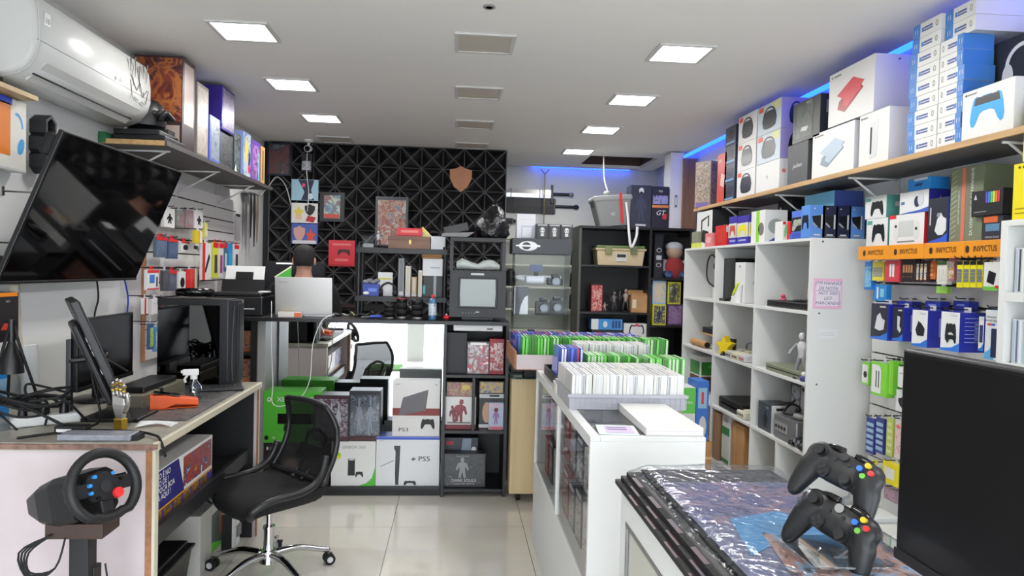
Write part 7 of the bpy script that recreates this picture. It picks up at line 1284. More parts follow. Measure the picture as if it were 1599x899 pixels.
# yellow controller boxes on the near bookcase
YLW = mt((240, 206, 20), .4, name='yellow_carton')
for k, (b0, lb) in enumerate(((1.7805, 'yellow controller box, lower of two at the right edge'), (2.0, 'yellow controller box, upper of two at the right edge'))):
    t = carton('controller_box', lb, 'box', (2.19, 2.39+.02*(1-k)-.02*k, b0), .30, .12, .215, YLW, R(-90)); dec(t, 'front', .58, .56, .56, .62, mt((50, 46, 40), .35), 'pad'); dec(t, 'front', .52, .55, .1, .4, mt((206, 200, 180), .4), 'slant', ang=R(40), lvl=1); ps_logo(t, 'front', .1, .93, .014, DARK); dec(t, 'front', .25, .93, .2, .04, DARK); dec(t, 'front', .3, .2, .5, .02, mt((150, 128, 20), .4)); dec(t, 'front', .26, .12, .42, .02, mt((150, 128, 20), .4))
# upright game cases in the near bookcase, spines out
rnd = random.Random(33); pal = [(224, 226, 230), (60, 62, 68), (90, 104, 130), (206, 202, 192), (160, 176, 190), (226, 228, 230), (130, 134, 122)]
CS = [case_mesh('game_case', .014, .13, .168, mt((206, 214, 224), .25), mt(c, .5)) for c in pal]
for lv, z in enumerate((1.5055, 1.2355, .9655)):
    for i in range(14):
        o = bpy.data.objects.new('game_case', rnd.choice(CS)); COL.objects.link(o); o.location = (2.19, 2.52-.0158*i, z); o.rotation_euler = (0, 0, R(-90)); tag(o, 'upright game case with pale spine, %s shelf of the right edge bookcase' % ('upper', 'middle', 'lower')[lv], 'game case', 'upright game cases at the right edge, %s shelf' % ('upper', 'middle', 'lower')[lv])
# ================================================================== LONG RIGHT SHELF
UZ = SZR+.0005; UX = 2.125
def ubox(name, label, px, d, m, base=UZ, X=UX, cat='box', top=None): return rbox(name, label, cat, px, X, d, m, base=base, top=top)
t = carton('figure_box', 'pale window figure box overhanging the far shelf end', 'figure box', (2.16, 6.02, UZ), .17, .09, .40, mt((150, 130, 130), .4), R(-60)); dec(t, 'front', .5, .5, .9, .9, art(151, [(206, 200, 196), (120, 110, 90), (170, 150, 140), (90, 70, 80)], 16)); dec(t, 'right', .5, .5, .8, .9, art(152, [(90, 70, 74), (150, 120, 120), (70, 54, 60)], 16)); dec(t, 'front', .5, .06, .8, .1, mt((110, 96, 150), .4), lvl=1)
t = carton('figure_box', 'white window figure box with grey art at the shelf end', 'figure box', (2.30, 6.0, UZ), .20, .10, .42, mt((206, 204, 204), .4), R(-60)); dec(t, 'front', .5, .5, .86, .9, art(153, [(220, 218, 216), (110, 110, 112), (180, 176, 176)], 14))
t = ubox('red_box', 'tall red and black box at the far shelf end', (1120, 240, 1134, 318), .22, {'all': mt((40, 38, 44), .35), 'front': mt((196, 74, 52), .35)}); dec(t, 'front', .6, .45, .5, .3, mt((226, 180, 160), .4), 'slant'); dec(t, 'front', .3, .86, .3, .05, mt((240, 190, 170), .4))
z = UZ
for k in range(4):
    t = ubox('small_dark_box', 'small navy box, %s of a stack of four on the long shelf' % ('lowest', 'second', 'third', 'topmost')[k], (1140, 1, 1156, 2), .18, mt((44, 52, 68), .35), base=z, top=z+.145); dec(t, 'front', .55, .55, .6, .5, mt((28, 30, 36), .4), 'slant'); dec(t, 'front', .5, .12, .8, .1, mt((110, 150, 190), .4)); z += .146
SPW = mt((222, 220, 216), .4)
def speaker_box(label, px, base, h, tint=None, d=.20):
    t = rbox('speaker_box', label, 'box', px, UX, d, {'all': SPW, 'right': tint or SPW}, base=base, top=base+h)
    if tint: dec(t, 'front', .5, .5, .98, .98, mt((186, 198, 216), .4)); dec(t, 'front', .8, .84, .3, .26, mt((220, 220, 150), .4), lvl=1)
    for f, s_ in (('front', 1), ('right', .8)):
        dec(t, f, .52, .44, .62*s_, .60, mt((36, 38, 44), .3), 'speaker', lvl=2); dec(t, f, .52, .62, .5*s_, .5, mt((30, 30, 34), .35), 'arch', lvl=3)
    dec(t, 'front', .16, .86, .2, .16, mt((230, 84, 50), .4), lvl=2)
    return t
c1_ = (1160, 1, 1188, 2); c2__ = (1190, 1, 1226, 2)
speaker_box('speaker box in the first column of the long shelf, lowest', c1_, UZ, .20); speaker_box('speaker box in the first column of the long shelf, middle', c1_, UZ+.201, .205); speaker_box('speaker box in the first column of the long shelf, topmost', c1_, UZ+.407, .205)
VIO = mt((150, 140, 190), .4)
t = ubox('drone_box', 'plain white box with drone logo under tinted speaker boxes', c2__, .2, mt((226, 226, 222), .4), top=UZ+.20); txt(t, 'front', .5, .5, .03, 'dji', GREY); dec(t, 'right', .6, .5, .5, .6, mt((36, 36, 40), .3), 'speaker'); dec(t, 'right', .15, .6, .2, .2, mt((226, 120, 110), .4), 'star')
speaker_box('pale blue and yellow speaker box, lower of its pair', c2__, UZ+.201, .20, VIO); speaker_box('pale blue and yellow speaker box, upper of its pair near the ceiling', c2__, UZ+.402, .205, VIO)
t = ubox('grey_box', 'plain dark grey box with white script lettering', (1239, 1, 1270, 2), .20, mt((70, 72, 74), .45), top=UZ+.255); txt(t, 'front', .5, .45, .034, 'JustStart', WHITE, shear=.3); z = UZ+.256
t = ubox('black_box', 'black box with faint green print above the grey box', (1245, 1, 1287, 2), .19, mt((40, 44, 44), .35), base=z, top=z+.25); dec(t, 'front', .45, .5, .6, .8, art(155, [(36, 40, 40), (60, 74, 62), (44, 50, 48)], 14)); txt(t, 'front', .6, .92, .022, 'Body X', LGREY); dec(t, 'front', .45, .3, .3, .12, LGREY, 'slant', lvl=1); dec(t, 'right', .5, .7, .6, .3, mt((120, 122, 120), .4), 'bars')
PSC = mt((226, 224, 218), .4, name='plate_box'); PSD = mt((50, 54, 110), .4)
def plate_box(label, px, base, h, col, d=.22, shape='plate'):
    t = ubox('console_plate_box', label, px, d, {'all': PSC, 'top': PSD, 'right': mt((206, 202, 214), .4)}, base=base, top=base+h); ps_logo(t, 'front', .08, .92, .016, DARK); dec(t, 'front', .2, .92, .16, .03, GREY); ps_logo(t, 'right', .6, .92, .018, DARK)
    if shape == 'plate': dec(t, 'front', .5, .42, .56, .46, mt(tuple(int(v*.8) for v in col), .35), 'curve'); dec(t, 'front', .5, .52, .60, .50, mt(col, .35), 'wing', lvl=2)
    else: dec(t, 'front', .5, .48, .3, .72, mt((196, 200, 206), .35), [(-.4, -.5), (.4, -.45), (.5, .5), (-.3, .42)]); dec(t, 'front', .42, .46, .05, .5, DARK, lvl=2)
    return t
plate_box('white console cover box with silver-blue panel picture', (1277, 1, 1342, 2), UZ, .27, (166, 182, 196))
plate_box('white boxed console standing beside the silver-blue cover box', (1350, 1, 1396, 2), UZ, .275, (200, 204, 208), shape='con')
plate_box('white console cover box with red panel picture, stacked high', (1300, 1, 1370, 2), UZ+.2765, .30, (196, 70, 76))
# stacked small white and blue boxes
BLB = mt((60, 120, 190), .4); rnd = random.Random(17)
def small(label, y0, y1, z, h, left, X=2.13, d=.24):
    t = carton('accessory_box', label, 'box', (X+d/2, (y0+y1)/2, z), y0-y1, d, h, {'all': mt((224, 224, 218), .45), 'right': BLB if not left else mt((214, 210, 214), .45)}, R(-90))
    dec(t, 'front', .13 if left else .88, .5, .26 if left else .24, .99, BLB); txt(t, 'front', .13 if left else .9, .5, .03, '11', WHITE, lvl=3)
    dec(t, 'front', .56 if left else .5, .58, .3, .12, mt((70, 84, 140), .45)); dec(t, 'front', .56 if left else .5, .40, .3, .1, mt((70, 84, 140), .45)); dec(t, 'front', .36 if left else .7, .5, .07, .3, BLB); dec(t, 'front', .86 if left else .14, .5, .08, .4, mt((120, 120, 120), .5), 'ring'); return t
ordn = ('lowest', 'second', 'third', 'fourth', 'fifth', 'sixth', 'seventh', 'eighth', 'ninth')
ya, yb, yc = aX(1420, 140, 2.13).y, aX(1466, 130, 2.13).y, aX(1504, 130, 2.13).y
hb = .0665
for k in range(9): j = rnd.uniform(-.012, .012); small('white box with blue end, %s of the left tall stack' % ordn[k], ya+j-.004, yb+.003+j*.2, UZ+k*(hb+.0008), hb, True)
for k in range(7): j = rnd.uniform(-.01, .01); small('white box with blue end, %s of the right tall stack' % ordn[k], yb-.002, yc+j, UZ+k*(hb+.0008), hb, False, 2.13, .14)
for k in range(2): small('longer white box, %s of two crowning the right stack' % ('lower', 'upper')[k], yb-.004-.03*k*0, yc-.03, UZ+(7+k)*(hb+.0008), hb, True, 2.15, .28)
t = carton('controller_box', 'white box with blue and black controller picture', 'box', (2.19, 2.70, UZ), .28, .14, .205, {'all': mt((222, 222, 218), .4), 'top': PSD}, R(-90)); dec(t, 'front', .5, .55, .66, .66, mt((40, 150, 220), .35), 'pad'); dec(t, 'front', .5, .7, .5, .22, mt((26, 30, 36), .35), [(-.5, -.2), (.5, -.2), (.45, .5), (-.45, .5)], lvl=1); ps_logo(t, 'front', .08, .92, .014, DARK); dec(t, 'front', .2, .92, .18, .03, GREY)
t = carton('headphone_box', 'black box with white headphones picture behind the controller box', 'box', (2.315, 2.735, UZ), .30, .07, .43, mt((36, 37, 42), .4), R(-90)); dec(t, 'front', .55, .72, .6, .4, mt((206, 208, 214), .35), 'arch'); dec(t, 'front', .3, .62, .2, .26, mt((196, 198, 206), .35), 'circle', lvl=1); dec(t, 'front', .78, .62, .16, .24, mt((214, 216, 222), .35), 'circle', lvl=1); txt(t, 'front', .88, .86, .03, 'SAVE', LGREY, ang=R(90))
# ================================================================== HANGING PACKS ON THE SLATTED PANELS
def pack(side, name, label, px, X, d, mats, art_=None, shape=None, shcol=None, head=None, cat='accessory pack', group=None, hook=True, deco=()):
    f = rbox if side > 0 else lbox
    o = f(name, label, cat, px, X, d, mats, group=group, bevel=.001); w, d_, h = DIM[o.name]
    if art_: dec(o, 'front', .5, .46, .86, .74, art_)
    if shape: dec(o, 'front', .52, .46, .6, .5, shcol or BLKPL, shape, lvl=1)
    if head: dec(o, 'front', .5, .92, 1, .14, head, lvl=1)
    for dd in deco: dec(o, 'front', *dd[:5], *(dd[5:6]), lvl=2) if len(dd) > 5 else dec(o, 'front', *dd[:5], lvl=2)
    if hook:
        xw = (XR-.02) if side > 0 else (XL+.02); L = abs(xw-(X+d*side))
        k = MB().tube([(0, d_/2+L, h+.012), (0, -d_/2-.02, h+.012), (0, -d_/2-.028, h+.02)], .003, 6, smooth=1).build('hook', DARK, o)
        bx('hang_tab', head or LGREY, -w*.18, -.0015, h, w*.18, .0015, h+.022, o)
    return o
BX = 2.30
# batteries and small blisters under the orange shelf
B = lambda c: mt(c, .35)
bat = art(171, [(40, 40, 44), (190, 140, 60), (200, 200, 196), (60, 56, 60)], 60)
pack(1, 'battery_pack', 'blue gadget blister at the far end under the orange shelf', (1350, 408, 1361, 452), BX, .03, B((40, 110, 190)), art(172, [(40, 110, 190), (120, 180, 220), (30, 60, 120)], 40))
def cells(o, n, c):
    for k in range(n): dec(o, 'front', .5, .2+.5*(k/n)+.06, .78, .1, mt(c, .3, .3), lvl=2)
o = pack(1, 'battery_pack', 'yellow and silver battery blister beside the far blue pack', (1362, 408, 1380, 438), BX, .02, B((222, 196, 60))); cells(o, 4, (150, 150, 150))
o = pack(1, 'battery_pack', 'red and white blister with two batteries', (1382, 400, 1404, 440), BX-.03, .03, B((190, 60, 74)), None, head=WHITE); dec(o, 'front', .42, .45, .14, .5, mt((206, 206, 204), .3), lvl=2); dec(o, 'front', .62, .45, .14, .5, mt((206, 206, 204), .3), lvl=2)
o = pack(1, 'battery_pack', 'black blister with copper batteries', (1408, 402, 1428, 440), BX-.03, .05, B((40, 36, 38)), None)
for k in range(4): dec(o, 'front', .2+.2*k, .45, .14, .5, mt((196, 140, 100), .3, .4), lvl=2); dec(o, 'front', .2+.2*k, .3, .14, .16, DARK, lvl=3)
for k in range(3): pack(1, 'battery_pack', 'dark blister hanging sideways, %s of three' % ('first', 'second', 'third')[k], (1431+6*k, 406, 1435+6*k, 440), BX-.02, .05, B((60, 40, 44)), bat)
o = pack(1, 'battery_pack', 'orange coin battery blister', (1450, 408, 1461, 436), BX, .02, B((226, 110, 50)))
for k in range(3): dec(o, 'front', .5, .25+.25*k, .5, .2, mt((240, 150, 90), .4), 'circle', lvl=2)
o = pack(1, 'battery_pack', 'white and green rechargeable battery blister', (1463, 408, 1478, 444), BX-.03, .03, B((206, 204, 190)), None, head=B((70, 110, 60)))
for k in range(4): dec(o, 'front', .2+.2*k, .42, .13, .5, mt((226, 222, 200), .3), lvl=2)
pack(1, 'battery_pack', 'lime pack peeking below the rechargeable batteries', (1462, 447, 1479, 458), BX, .02, B((140, 190, 80)), None)
pack(1, 'battery_pack', 'grey and red blister left of the yellow batteries', (1481, 402, 1490, 438), BX-.02, .03, B((170, 110, 116)), bat)
for k in range(5):
    o = pack(1, 'battery_pack', 'yellow battery card, %s of five in a row' % ('first', 'second', 'third', 'fourth', 'fifth')[k], (1494+10.5*k, 407, 1503+10.5*k, 449), BX-.05+.004*k, .012, B((226, 206, 40)), None, head=BLACK); cells(o, 4, (120, 130, 150))
o = pack(1, 'adapter_box', 'white box with black adapter at the near end of the row', (1536, 409, 1560, 454), BX-.06, .04, B((226, 226, 222)), None, 'slant', BLKPL); dec(o, 'front', .5, .08, 1, .14, B((110, 180, 70)), lvl=1); dec(o, 'front', .9, .14, .2, .1, RED, lvl=2)
o = pack(1, 'adapter_pack', 'bright blue hanging pack below the far batteries', (1364, 444, 1384, 470), BX+.02, .03, B((40, 130, 200)), None, deco=((.35, .5, .12, .7, WHITE), (.7, .5, .3, .5, B((120, 190, 230)))))
# blue accessory boxes
NB = {'all': B((44, 54, 160)), 'front': B((40, 42, 54))}; NW = {'all': B((44, 54, 160)), 'front': B((226, 228, 228))}
SW = [(-.5, -.5), (.5, -.5), (.5, .3), (.1, -.15), (-.5, -.3)]
def acc(label, px, X, d, m, shape, col, extra=None):
    o = pack(1, 'accessory_box', label, px, X, d, m, cat='box'); dec(o, 'front', .5, .14, 1, .28, B((50, 110, 205)), SW); dec(o, 'front', .55, .5, .6, .5, mt(col, .35), shape, lvl=1); dec(o, 'front', .7, .92, .34, .04, LGREY, lvl=1); dec(o, 'right', .5, .55, .12, .5, mt((130, 140, 220), .4)); return o
o = acc('navy box with grey twin charger picture at the far end', (1360, 474, 1386, 530), 2.27, .10, NB, [(-.5, -.4), (-.3, .3), (0, .5), (.2, .2), (.5, .1), (.4, -.4), (0, -.5)], (196, 198, 206))
o = acc('navy box with round camera stand picture', (1394, 480, 1410, 532), 2.26, .09, NB, [(-.15, .5), (.3, .45), (.2, -.1), (.5, -.3), (.3, -.5), (-.1, -.3)], (200, 202, 210))
o = acc('white-fronted blue box with black dock picture', (1424, 484, 1448, 541), 2.22, .13, NW, [(-.5, -.1), (-.2, .4), (.1, .3), (.5, .0), (.4, -.4), (-.3, -.4)], (36, 38, 46))
o = acc('white-fronted blue box with two controllers picture, largest of the row', (1469, 487, 1498, 548), 2.17, .16, NW, 'pad', (40, 42, 48)); dec(o, 'front', .6, .32, .5, .24, mt((30, 32, 38), .35), 'pad', lvl=3)
for k in range(7): dec(o, 'right', .5, .86-.1*k, .7, .02, mt((150, 160, 230), .4))
o = acc('blue and white narrow box beside the two-controller box', (1528, 494, 1536, 548), 2.2, .10, NW, 'rect', (50, 56, 110))
o = pack(1, 'stand_box', 'tall white box with black upright console picture', (1538, 484, 1562, 562), 2.19, .08, {'all': B((70, 140, 210)), 'front': B((214, 222, 230))}, cat='box'); dec(o, 'front', .68, .34, .5, .58, B((40, 46, 76)), lvl=1); dec(o, 'front', .3, .3, .6, .6, B((90, 160, 220)), SW); txt(o, 'front', .4, .86, .014, 'Universal', DARK); txt(o, 'front', .4, .79, .014, 'Vertical Stand', DARK); dec(o, 'front', .3, .71, .3, .04, B((200, 70, 80)), lvl=1); dec(o, 'front', .55, .71, .2, .04, B((60, 90, 190)), lvl=1)
for k in range(3): pack(1, 'accessory_box', 'blue box top showing behind the front row, %s of three' % ('far', 'middle', 'near')[k], (1400+44*k, 470, 1424+44*k, 500), 2.36, .05, B((40, 52, 150)), None, deco=((.5, .8, .5, .1, B((120, 130, 220))),), cat='box')
# green packs
GP = B((122, 200, 60))
o = pack(1, 'cable_pack', 'small white and green charger pack at the far end', (1346, 565, 1357, 600), 2.32, .03, GP, None, cat='cable pack'); dec(o, 'front', .45, .48, .8, .8, WHITE); dec(o, 'front', .5, .45, .5, .3, DARK, 'circle', lvl=1)
o = pack(1, 'cable_pack', 'green pack with white panel and two cable tips', (1360, 566, 1384, 618), 2.28, .05, GP, None, cat='cable pack'); dec(o, 'front', .36, .5, .6, .84, WHITE, [(-.5, -.5), (.5, -.5), (.5, .35), (.3, .5), (-.5, .5)]); dec(o, 'front', .36, .5, .06, .5, DARK, lvl=1); dec(o, 'front', .52, .5, .06, .5, DARK, lvl=1)
for k in range(2): pack(1, 'cable_pack', 'plain green pack hanging %s the white panel pack' % ('right of', 'behind')[k], (1387+9*k, 563+2*k, 1394+9*k, 616), 2.29+.02*k, .05, GP, None, deco=((.5, .5, .2, .8, B((150, 220, 90))),), cat='cable pack')
o = pack(1, 'cable_pack', 'white pack with green corner beside the dark monitor', (1402, 574, 1420, 606), 2.25, .03, B((220, 224, 216)), None, cat='cable pack'); dec(o, 'front', .8, .5, .3, 1, GP); dec(o, 'front', .35, .7, .4, .04, GREY)
o = pack(1, 'cable_pack', 'white pack with dark hand grip below the green ones', (1399, 610, 1418, 644), 2.27, .03, B((206, 212, 214)), None, 'shield', DARK, cat='cable pack')
# lower rows, seen beside the dark monitor
for k in range(2):
    o = pack(1, 'bead_pack', 'dark blue card of pale beads, %s of two' % ('far', 'near')[k], (1352+15*k, 652, 1365+15*k, 708), 2.33, .015, B((44, 56, 130)), None, cat='bead card')
    for r_ in range(5): dec(o, 'front', .5, .14+.17*r_, .8, .1, B((150, 180, 214)), lvl=1)
o = pack(1, 'bead_pack', 'lime card of small tags beside the bead cards', (1384, 652, 1394, 712), 2.30, .012, B((176, 190, 96)), None, cat='bead card')
for r_ in range(5): dec(o, 'front', .5, .12+.18*r_, .7, .08, B((206, 214, 150)), lvl=1)
o = pack(1, 'bead_pack', 'pink and red flower charm card', (1397, 656, 1408, 716), 2.28, .012, B((206, 196, 190)), art(181, [(206, 80, 90), (230, 200, 196), (170, 60, 90)], 50), cat='bead card')
dec(o, 'front', .5, .84, .8, .16, B((236, 96, 90)), 'star', lvl=2)
o = pack(1, 'strap_pack', 'clear pack with lime strap and yellow header', (1354, 724, 1372, 786), 2.27, .02, B((190, 196, 180)), None, head=YELLOW, cat='strap pack'); dec(o, 'front', .45, .4, .5, .6, B((130, 200, 70)), [(-.5, -.5), (.3, -.5), (.5, .2), (.2, .5)], lvl=1)
o = pack(1, 'film_box', 'yellow film box on a lower hook', (1378, 722, 1400, 756), 2.26, .06, B((236, 204, 30)), None, cat='box'); dec(o, 'front', .5, .5, .7, .5, B((220, 220, 206)))
o = pack(1, 'film_box', 'purple-grey small pack under the yellow film box', (1380, 762, 1400, 782), 2.30, .04, B((150, 130, 140)), art(182, [(120, 110, 120), (190, 150, 170), (90, 90, 96)], 40), cat='box')
b0 = slz = .42
t = bx('low_shelf', WHTMEL, 2.10, 2.62, .205, 2.446, 3.9, .225); tag(t, 'low white shelf below the hanging packs', 'shelf')
bx('bracket', WHTMEL, 2.12, 3.0, .0, 2.44, 3.02, .205, t)
o = carton('router_box', 'white box with teal picture on the low shelf', 'box', (2.21, 3.50, .2255), .20, .16, .10, B((222, 226, 226)), R(-90)); dec(o, 'front', .45, .4, .8, .6, B((40, 140, 170))); dec(o, 'front', .8, .9, .2, .1, RED)
o = carton('router_box', 'white box with barcode stripes at the low shelf front', 'box', (2.18, 3.28, .2255), .16, .12, .085, B((206, 208, 200)), R(-90)); 
for k in range(8): dec(o, 'front', .2+.05*k, .55, .025, .6, DARK)
dec(o, 'front', .8, .5, .3, 1, B((100, 190, 80)), 'cornerr')
# ---------------------------------------------------------------- left slatted panel
LX = -1.86
def lp(label, px, m, a=None, shape=None, col=None, head=None, d=.02, X=LX, name='accessory_pack', deco=()): return pack(-1, name, label, px, X, d, m, a, shape, col, head, deco=deco)
WH = B((222, 218, 216)); RD = B((206, 40, 44))
lp('white pack with black glove print, top row nearest the television', (256, 325, 273, 355), WH, None, 'figure', BLKPL, None)
lp('teal and brown case pack in the top row', (276, 328, 288, 354), B((120, 130, 126)), art(191, [(100, 110, 108), (140, 110, 112), (160, 170, 166)], 12)); lp('mauve case pack in the top row', (290, 328, 302, 356), B((140, 120, 124)), art(192, [(120, 100, 106), (150, 120, 126), (140, 160, 156)], 12))
lp('white pack with black glove print, top row right', (304, 329, 317, 357), WH, None, 'figure', BLKPL, None)
lp('yellow-edged pack on a long hook', (305, 360, 317, 380), B((206, 176, 40)), None, deco=((.7, .5, .3, .9, WH),), X=-1.80)
lp('pale yellow narrow pack above the yellow-edged pack', (320, 348, 324, 370), B((214, 206, 110)), None, deco=((.5, .3, .6, .4, B((232, 228, 180))),))
lp('blue-grey case pack with red header, middle row', (244, 370, 261, 402), B((84, 98, 122)), art(193, [(70, 84, 108), (100, 116, 140)], 10), None, None, RD); lp('dark blue case pack beside it in the middle row', (263, 373, 278, 404), B((62, 80, 110)), art(194, [(50, 66, 96), (86, 104, 130)], 14), head=RD)
lp('white pack with two earbuds and red header', (283, 377, 296, 394), WH, None, 'circle', BLKPL, RD); lp('small white pack with a dark clip', (299, 379, 311, 392), WH, None, 'slant', DARK)
lp('red and white strap pack, tall, middle row', (316, 379, 330, 437), WH, None, [(-.5, -.5), (-.2, -.5), (.5, .3), (.3, .5)], BLKPL, deco=((.14, .5, .28, 1, RD),), X=-1.82)
for k, (px, c, c2k, lb) in enumerate((((333, 378, 341, 434), (196, 200, 70), (60, 60, 66), 'lime and black strap pack'), ((342, 379, 349, 434), (206, 206, 204), (150, 60, 130), 'white and magenta strap pack'), ((350, 380, 355, 424), (60, 96, 120), (206, 206, 204), 'slate blue slim pack'), ((356, 380, 363, 424), (36, 130, 190), (60, 160, 210), 'bright blue slim pack'), ((366, 382, 373, 424), (222, 220, 216), (60, 60, 66), 'white slim pack with black nozzle, last on the right'))):
    lp(lb + ' in the tall row', px, B(c), None, deco=((.5, .4, .5, .5, B(c2k)),), head=RD if k != 3 else None, X=-1.84)
lp('white pack with blue screen picture, lower row', (230, 421, 248, 452), WH, None, deco=((.4, .55, .4, .4, B((60, 110, 190))), (.82, .4, .1, .5, BLKPL), (.5, .04, 1, .06, RD)), head=RD); lp('dark grey case pack, lower row', (255, 422, 263, 454), B((70, 70, 76)), art(195, [(60, 60, 66), (90, 90, 98)], 12)); lp('slate case pack, lower row', (264, 422, 276, 454), B((84, 86, 104)), art(196, [(72, 74, 90), (106, 108, 126)], 12), head=RD)
lp('white pack with black camera grip, lower row', (279, 424, 290, 455), WH, None, 'circle', BLKPL); lp('plain red pack, lower row', (292, 420, 304, 457), RD, None, deco=((.5, .5, .04, .8, B((230, 120, 110))),)); lp('cream pack with black pen, lower row end', (306, 421, 312, 453), B((214, 204, 180)), None, deco=((.5, .45, .2, .6, BLKPL),))
lp('red striped white pack, lowest row', (225, 465, 232, 490), WH, None, deco=((.25, .5, .3, 1, RD),)); lp('white pack, lowest row beside the striped one', (237, 466, 251, 490), WH, None, deco=((.5, .7, .7, .1, LGREY),))
lp('lime and blue photo card, lowest row behind the monitor', (234, 505, 240, 545), B((60, 90, 130)), art(197, [(60, 90, 150), (150, 190, 70), (200, 206, 210)], 20)); lp('light blue photo card, lowest row behind the tower', (243, 510, 250, 548), B((90, 150, 200)), art(198, [(90, 150, 200), (200, 214, 220), (40, 60, 80)], 20))
o = lbox('grey_sample_card', 'grey sample card hung beside the slatted panel', 'card', (366, 334, 376, 376), -1.965, .01, B((160, 160, 160))); bx('card_clip', DARK, -.05, -.012, DIM[o.name][2]-.02, .05, .012, DIM[o.name][2], o)
# decorative feather-like straps hanging at the corner
t = thing('hanging_straps', 'bundle of black straps hanging from the left shelf end', 'straps', aX(392, 300, -1.90)); 
for k, (dy, L, c) in enumerate(((0, .42, BLKPL), (.10, .5, BLKPL), (.18, .46, mt((120, 110, 84), .6)), (.06, .38, DARK))): MB().loft([[(0+.004*k, dy-.02, 0), (.004*k+.004, dy+.02, 0), (.004*k, dy+.02, .0)], [(.0+.004*k, dy-.035, -L*.4), (.004*k+.008, dy+.03, -L*.4), (.004*k, dy+.03, -L*.4)], [(.004*k, dy-.012, -L), (.004*k+.004, dy+.006, -L), (.004*k, dy+.006, -L)]], smooth=False).build('strap', c, t)
bx('hook_bar', STEEL, -.09, -.04, -.01, .01, .24, 0, t); bx('hook_plate', STEEL, -.088, .05, -.01, -.08, .1, .12, t)
# ---------------------------------------------------------------- left wall: package, holders, board
o = lbox('headphone_package', 'white and orange headphone package on the left wall', 'box', (-22, 150, 41, 264), -1.93, .05, mt((226, 222, 208), .5)); dec(o, 'front', .42, .56, .32, .72, mt((236, 120, 30), .4)); dec(o, 'front', .44, .95, .36, .1, mt((40, 70, 190), .4)); dec(o, 'front', .74, .62, .34, .4, mt((60, 150, 210), .4), ringarc(R(0), R(100), .5, .40)); dec(o, 'front', .86, .36, .16, .24, mt((60, 150, 210), .4), 'circle', ang=R(-20)); dec(o, 'front', .5, .02, 1, .03, LGREY)
t = thing('hex_holder', 'black three-cup hexagonal holder on the left wall', 'holder', aX(63, 226, XL+.001)); 
def hexcup(y, z):
    q = MB(); a0 = R(30); H = [(math.cos(a0+i*math.pi/3), math.sin(a0+i*math.pi/3)) for i in range(6)]; ro, ri = .052, .038
    V0 = [(.0, y+ro*a*.95, z+ro*b*1.12) for a, b in H]; V1 = [(.075, y+ro*a*.95, z+ro*b*1.12) for a, b in H]; V2 = [(.075, y+ri*a*.95, z+ri*b*1.12) for a, b in H]; V3 = [(.02, y+ri*a*.9, z+ri*b*1.05) for a, b in H]
    q.loft([V0, V1, V2, V3], smooth=False); q.build('cup', mt((38, 39, 42), .5), t)
hexcup(-.045, .075); hexcup(.05, .0); hexcup(-.045, -.085); hexcup(-.05, -.005)
y0_, y1_ = aX(-30, 118, -1.86).y, aX(60, 150, -1.86).y
o = bx('pine_board', woodmat((206, 176, 124), 'pine', .85, (30, 3, 30)), XL+.002, 2.75, 2.235, -1.86, y1_, 2.255); tag(o, 'short pine board fixed under the air conditioner', 'shelf'); bx('bracket', STEEL, XL+.002, 2.9, 2.16, XL+.02, 2.92, 2.235, o); 
o = bx('cable_clip', BLKPL, 0, 0, 0, .05, .10, .03); o.location = (-1.94, 3.0, 2.2555); tag(o, 'small black plug lying on the pine board', 'plug'); bx('prong', STEEL, .05, .03, .01, .06, .05, .02, o)
for k, (px, py, lb) in enumerate(((4, 298, 'bare wire wall hook, upper at the left photo edge'), (-6, 378, 'bare wire wall hook, lower at the left photo edge'))):
    p = aX(px, py, XL+.001); o = MB().tube([(0, 0, 0), (.14, .0, -.004), (.165, 0, .006)], .004, 6, smooth=1).build('wire_hook', STEEL); o.location = p; tag(o, lb, 'hook'); bx('plate', STEEL, 0, -.008, -.02, .004, .008, .02, o)
t = bx('foam_wedge', mt((44, 110, 74), .8), 0, 0, 0, .04, .07, .06); t.location = aX(153, 222, XL+.001)-Vector((0, .0, .0)); tag(t, 'small green block stuck above the television', 'block'); bx('pad', DARK, -.0005, .01, .01, .002, .06, .05, t)
# ---------------------------------------------------------------- collector boxes on the left shelf
KZ = SZL+.0005; KX = -1.655
t = thing('black_console', 'pile of black consoles at the near end of the left shelf', 'console', (-1.80, 4.26, KZ)); MB().box(-.14, -.13, 0, .15, .16, .035).build('lower_slab', BLKPL, t, .005); MB().box(-.13, -.13, .036, .12, .14, .066).build('upper_slab', mt((30, 31, 33), .35), t, .006); bx('rear_stack', mt((52, 52, 56), .4), -.13, .04, .067, .1, .16, .10, t)
t2 = thing('racing_gear', 'tangle of black gaming gear on top of the consoles', 'gaming gear', (-1.80, 4.27, KZ+.101)); MB().loft([ell((-.02, -.02, 0), .12, .09), ell((-.02, -.02, .06), .13, .10), ell((.0, -.03, .12), .09, .07), ell((.02, -.04, .15), .03, .03)]).build('shell', BLKPL, t2)
for k in range(7): MB().tube([(-.02+.02*k, -.08+.03*(k % 3), .03+.015*(k % 2)), (.04+.015*k, -.09+.04*(k % 2), .07), (.08+.01*k, -.04+.03*(k % 3), .05)], .016, 8).build('grip', mt((24+6*(k % 3),)*3, .4), t2)
cb_ = lambda label, px, m, d, base=KZ, top=None, X=KX: lbox('collector_box', label, 'figure box', px, X, d, m, base=base, top=top)
FR = mt((40, 26, 30), .4)
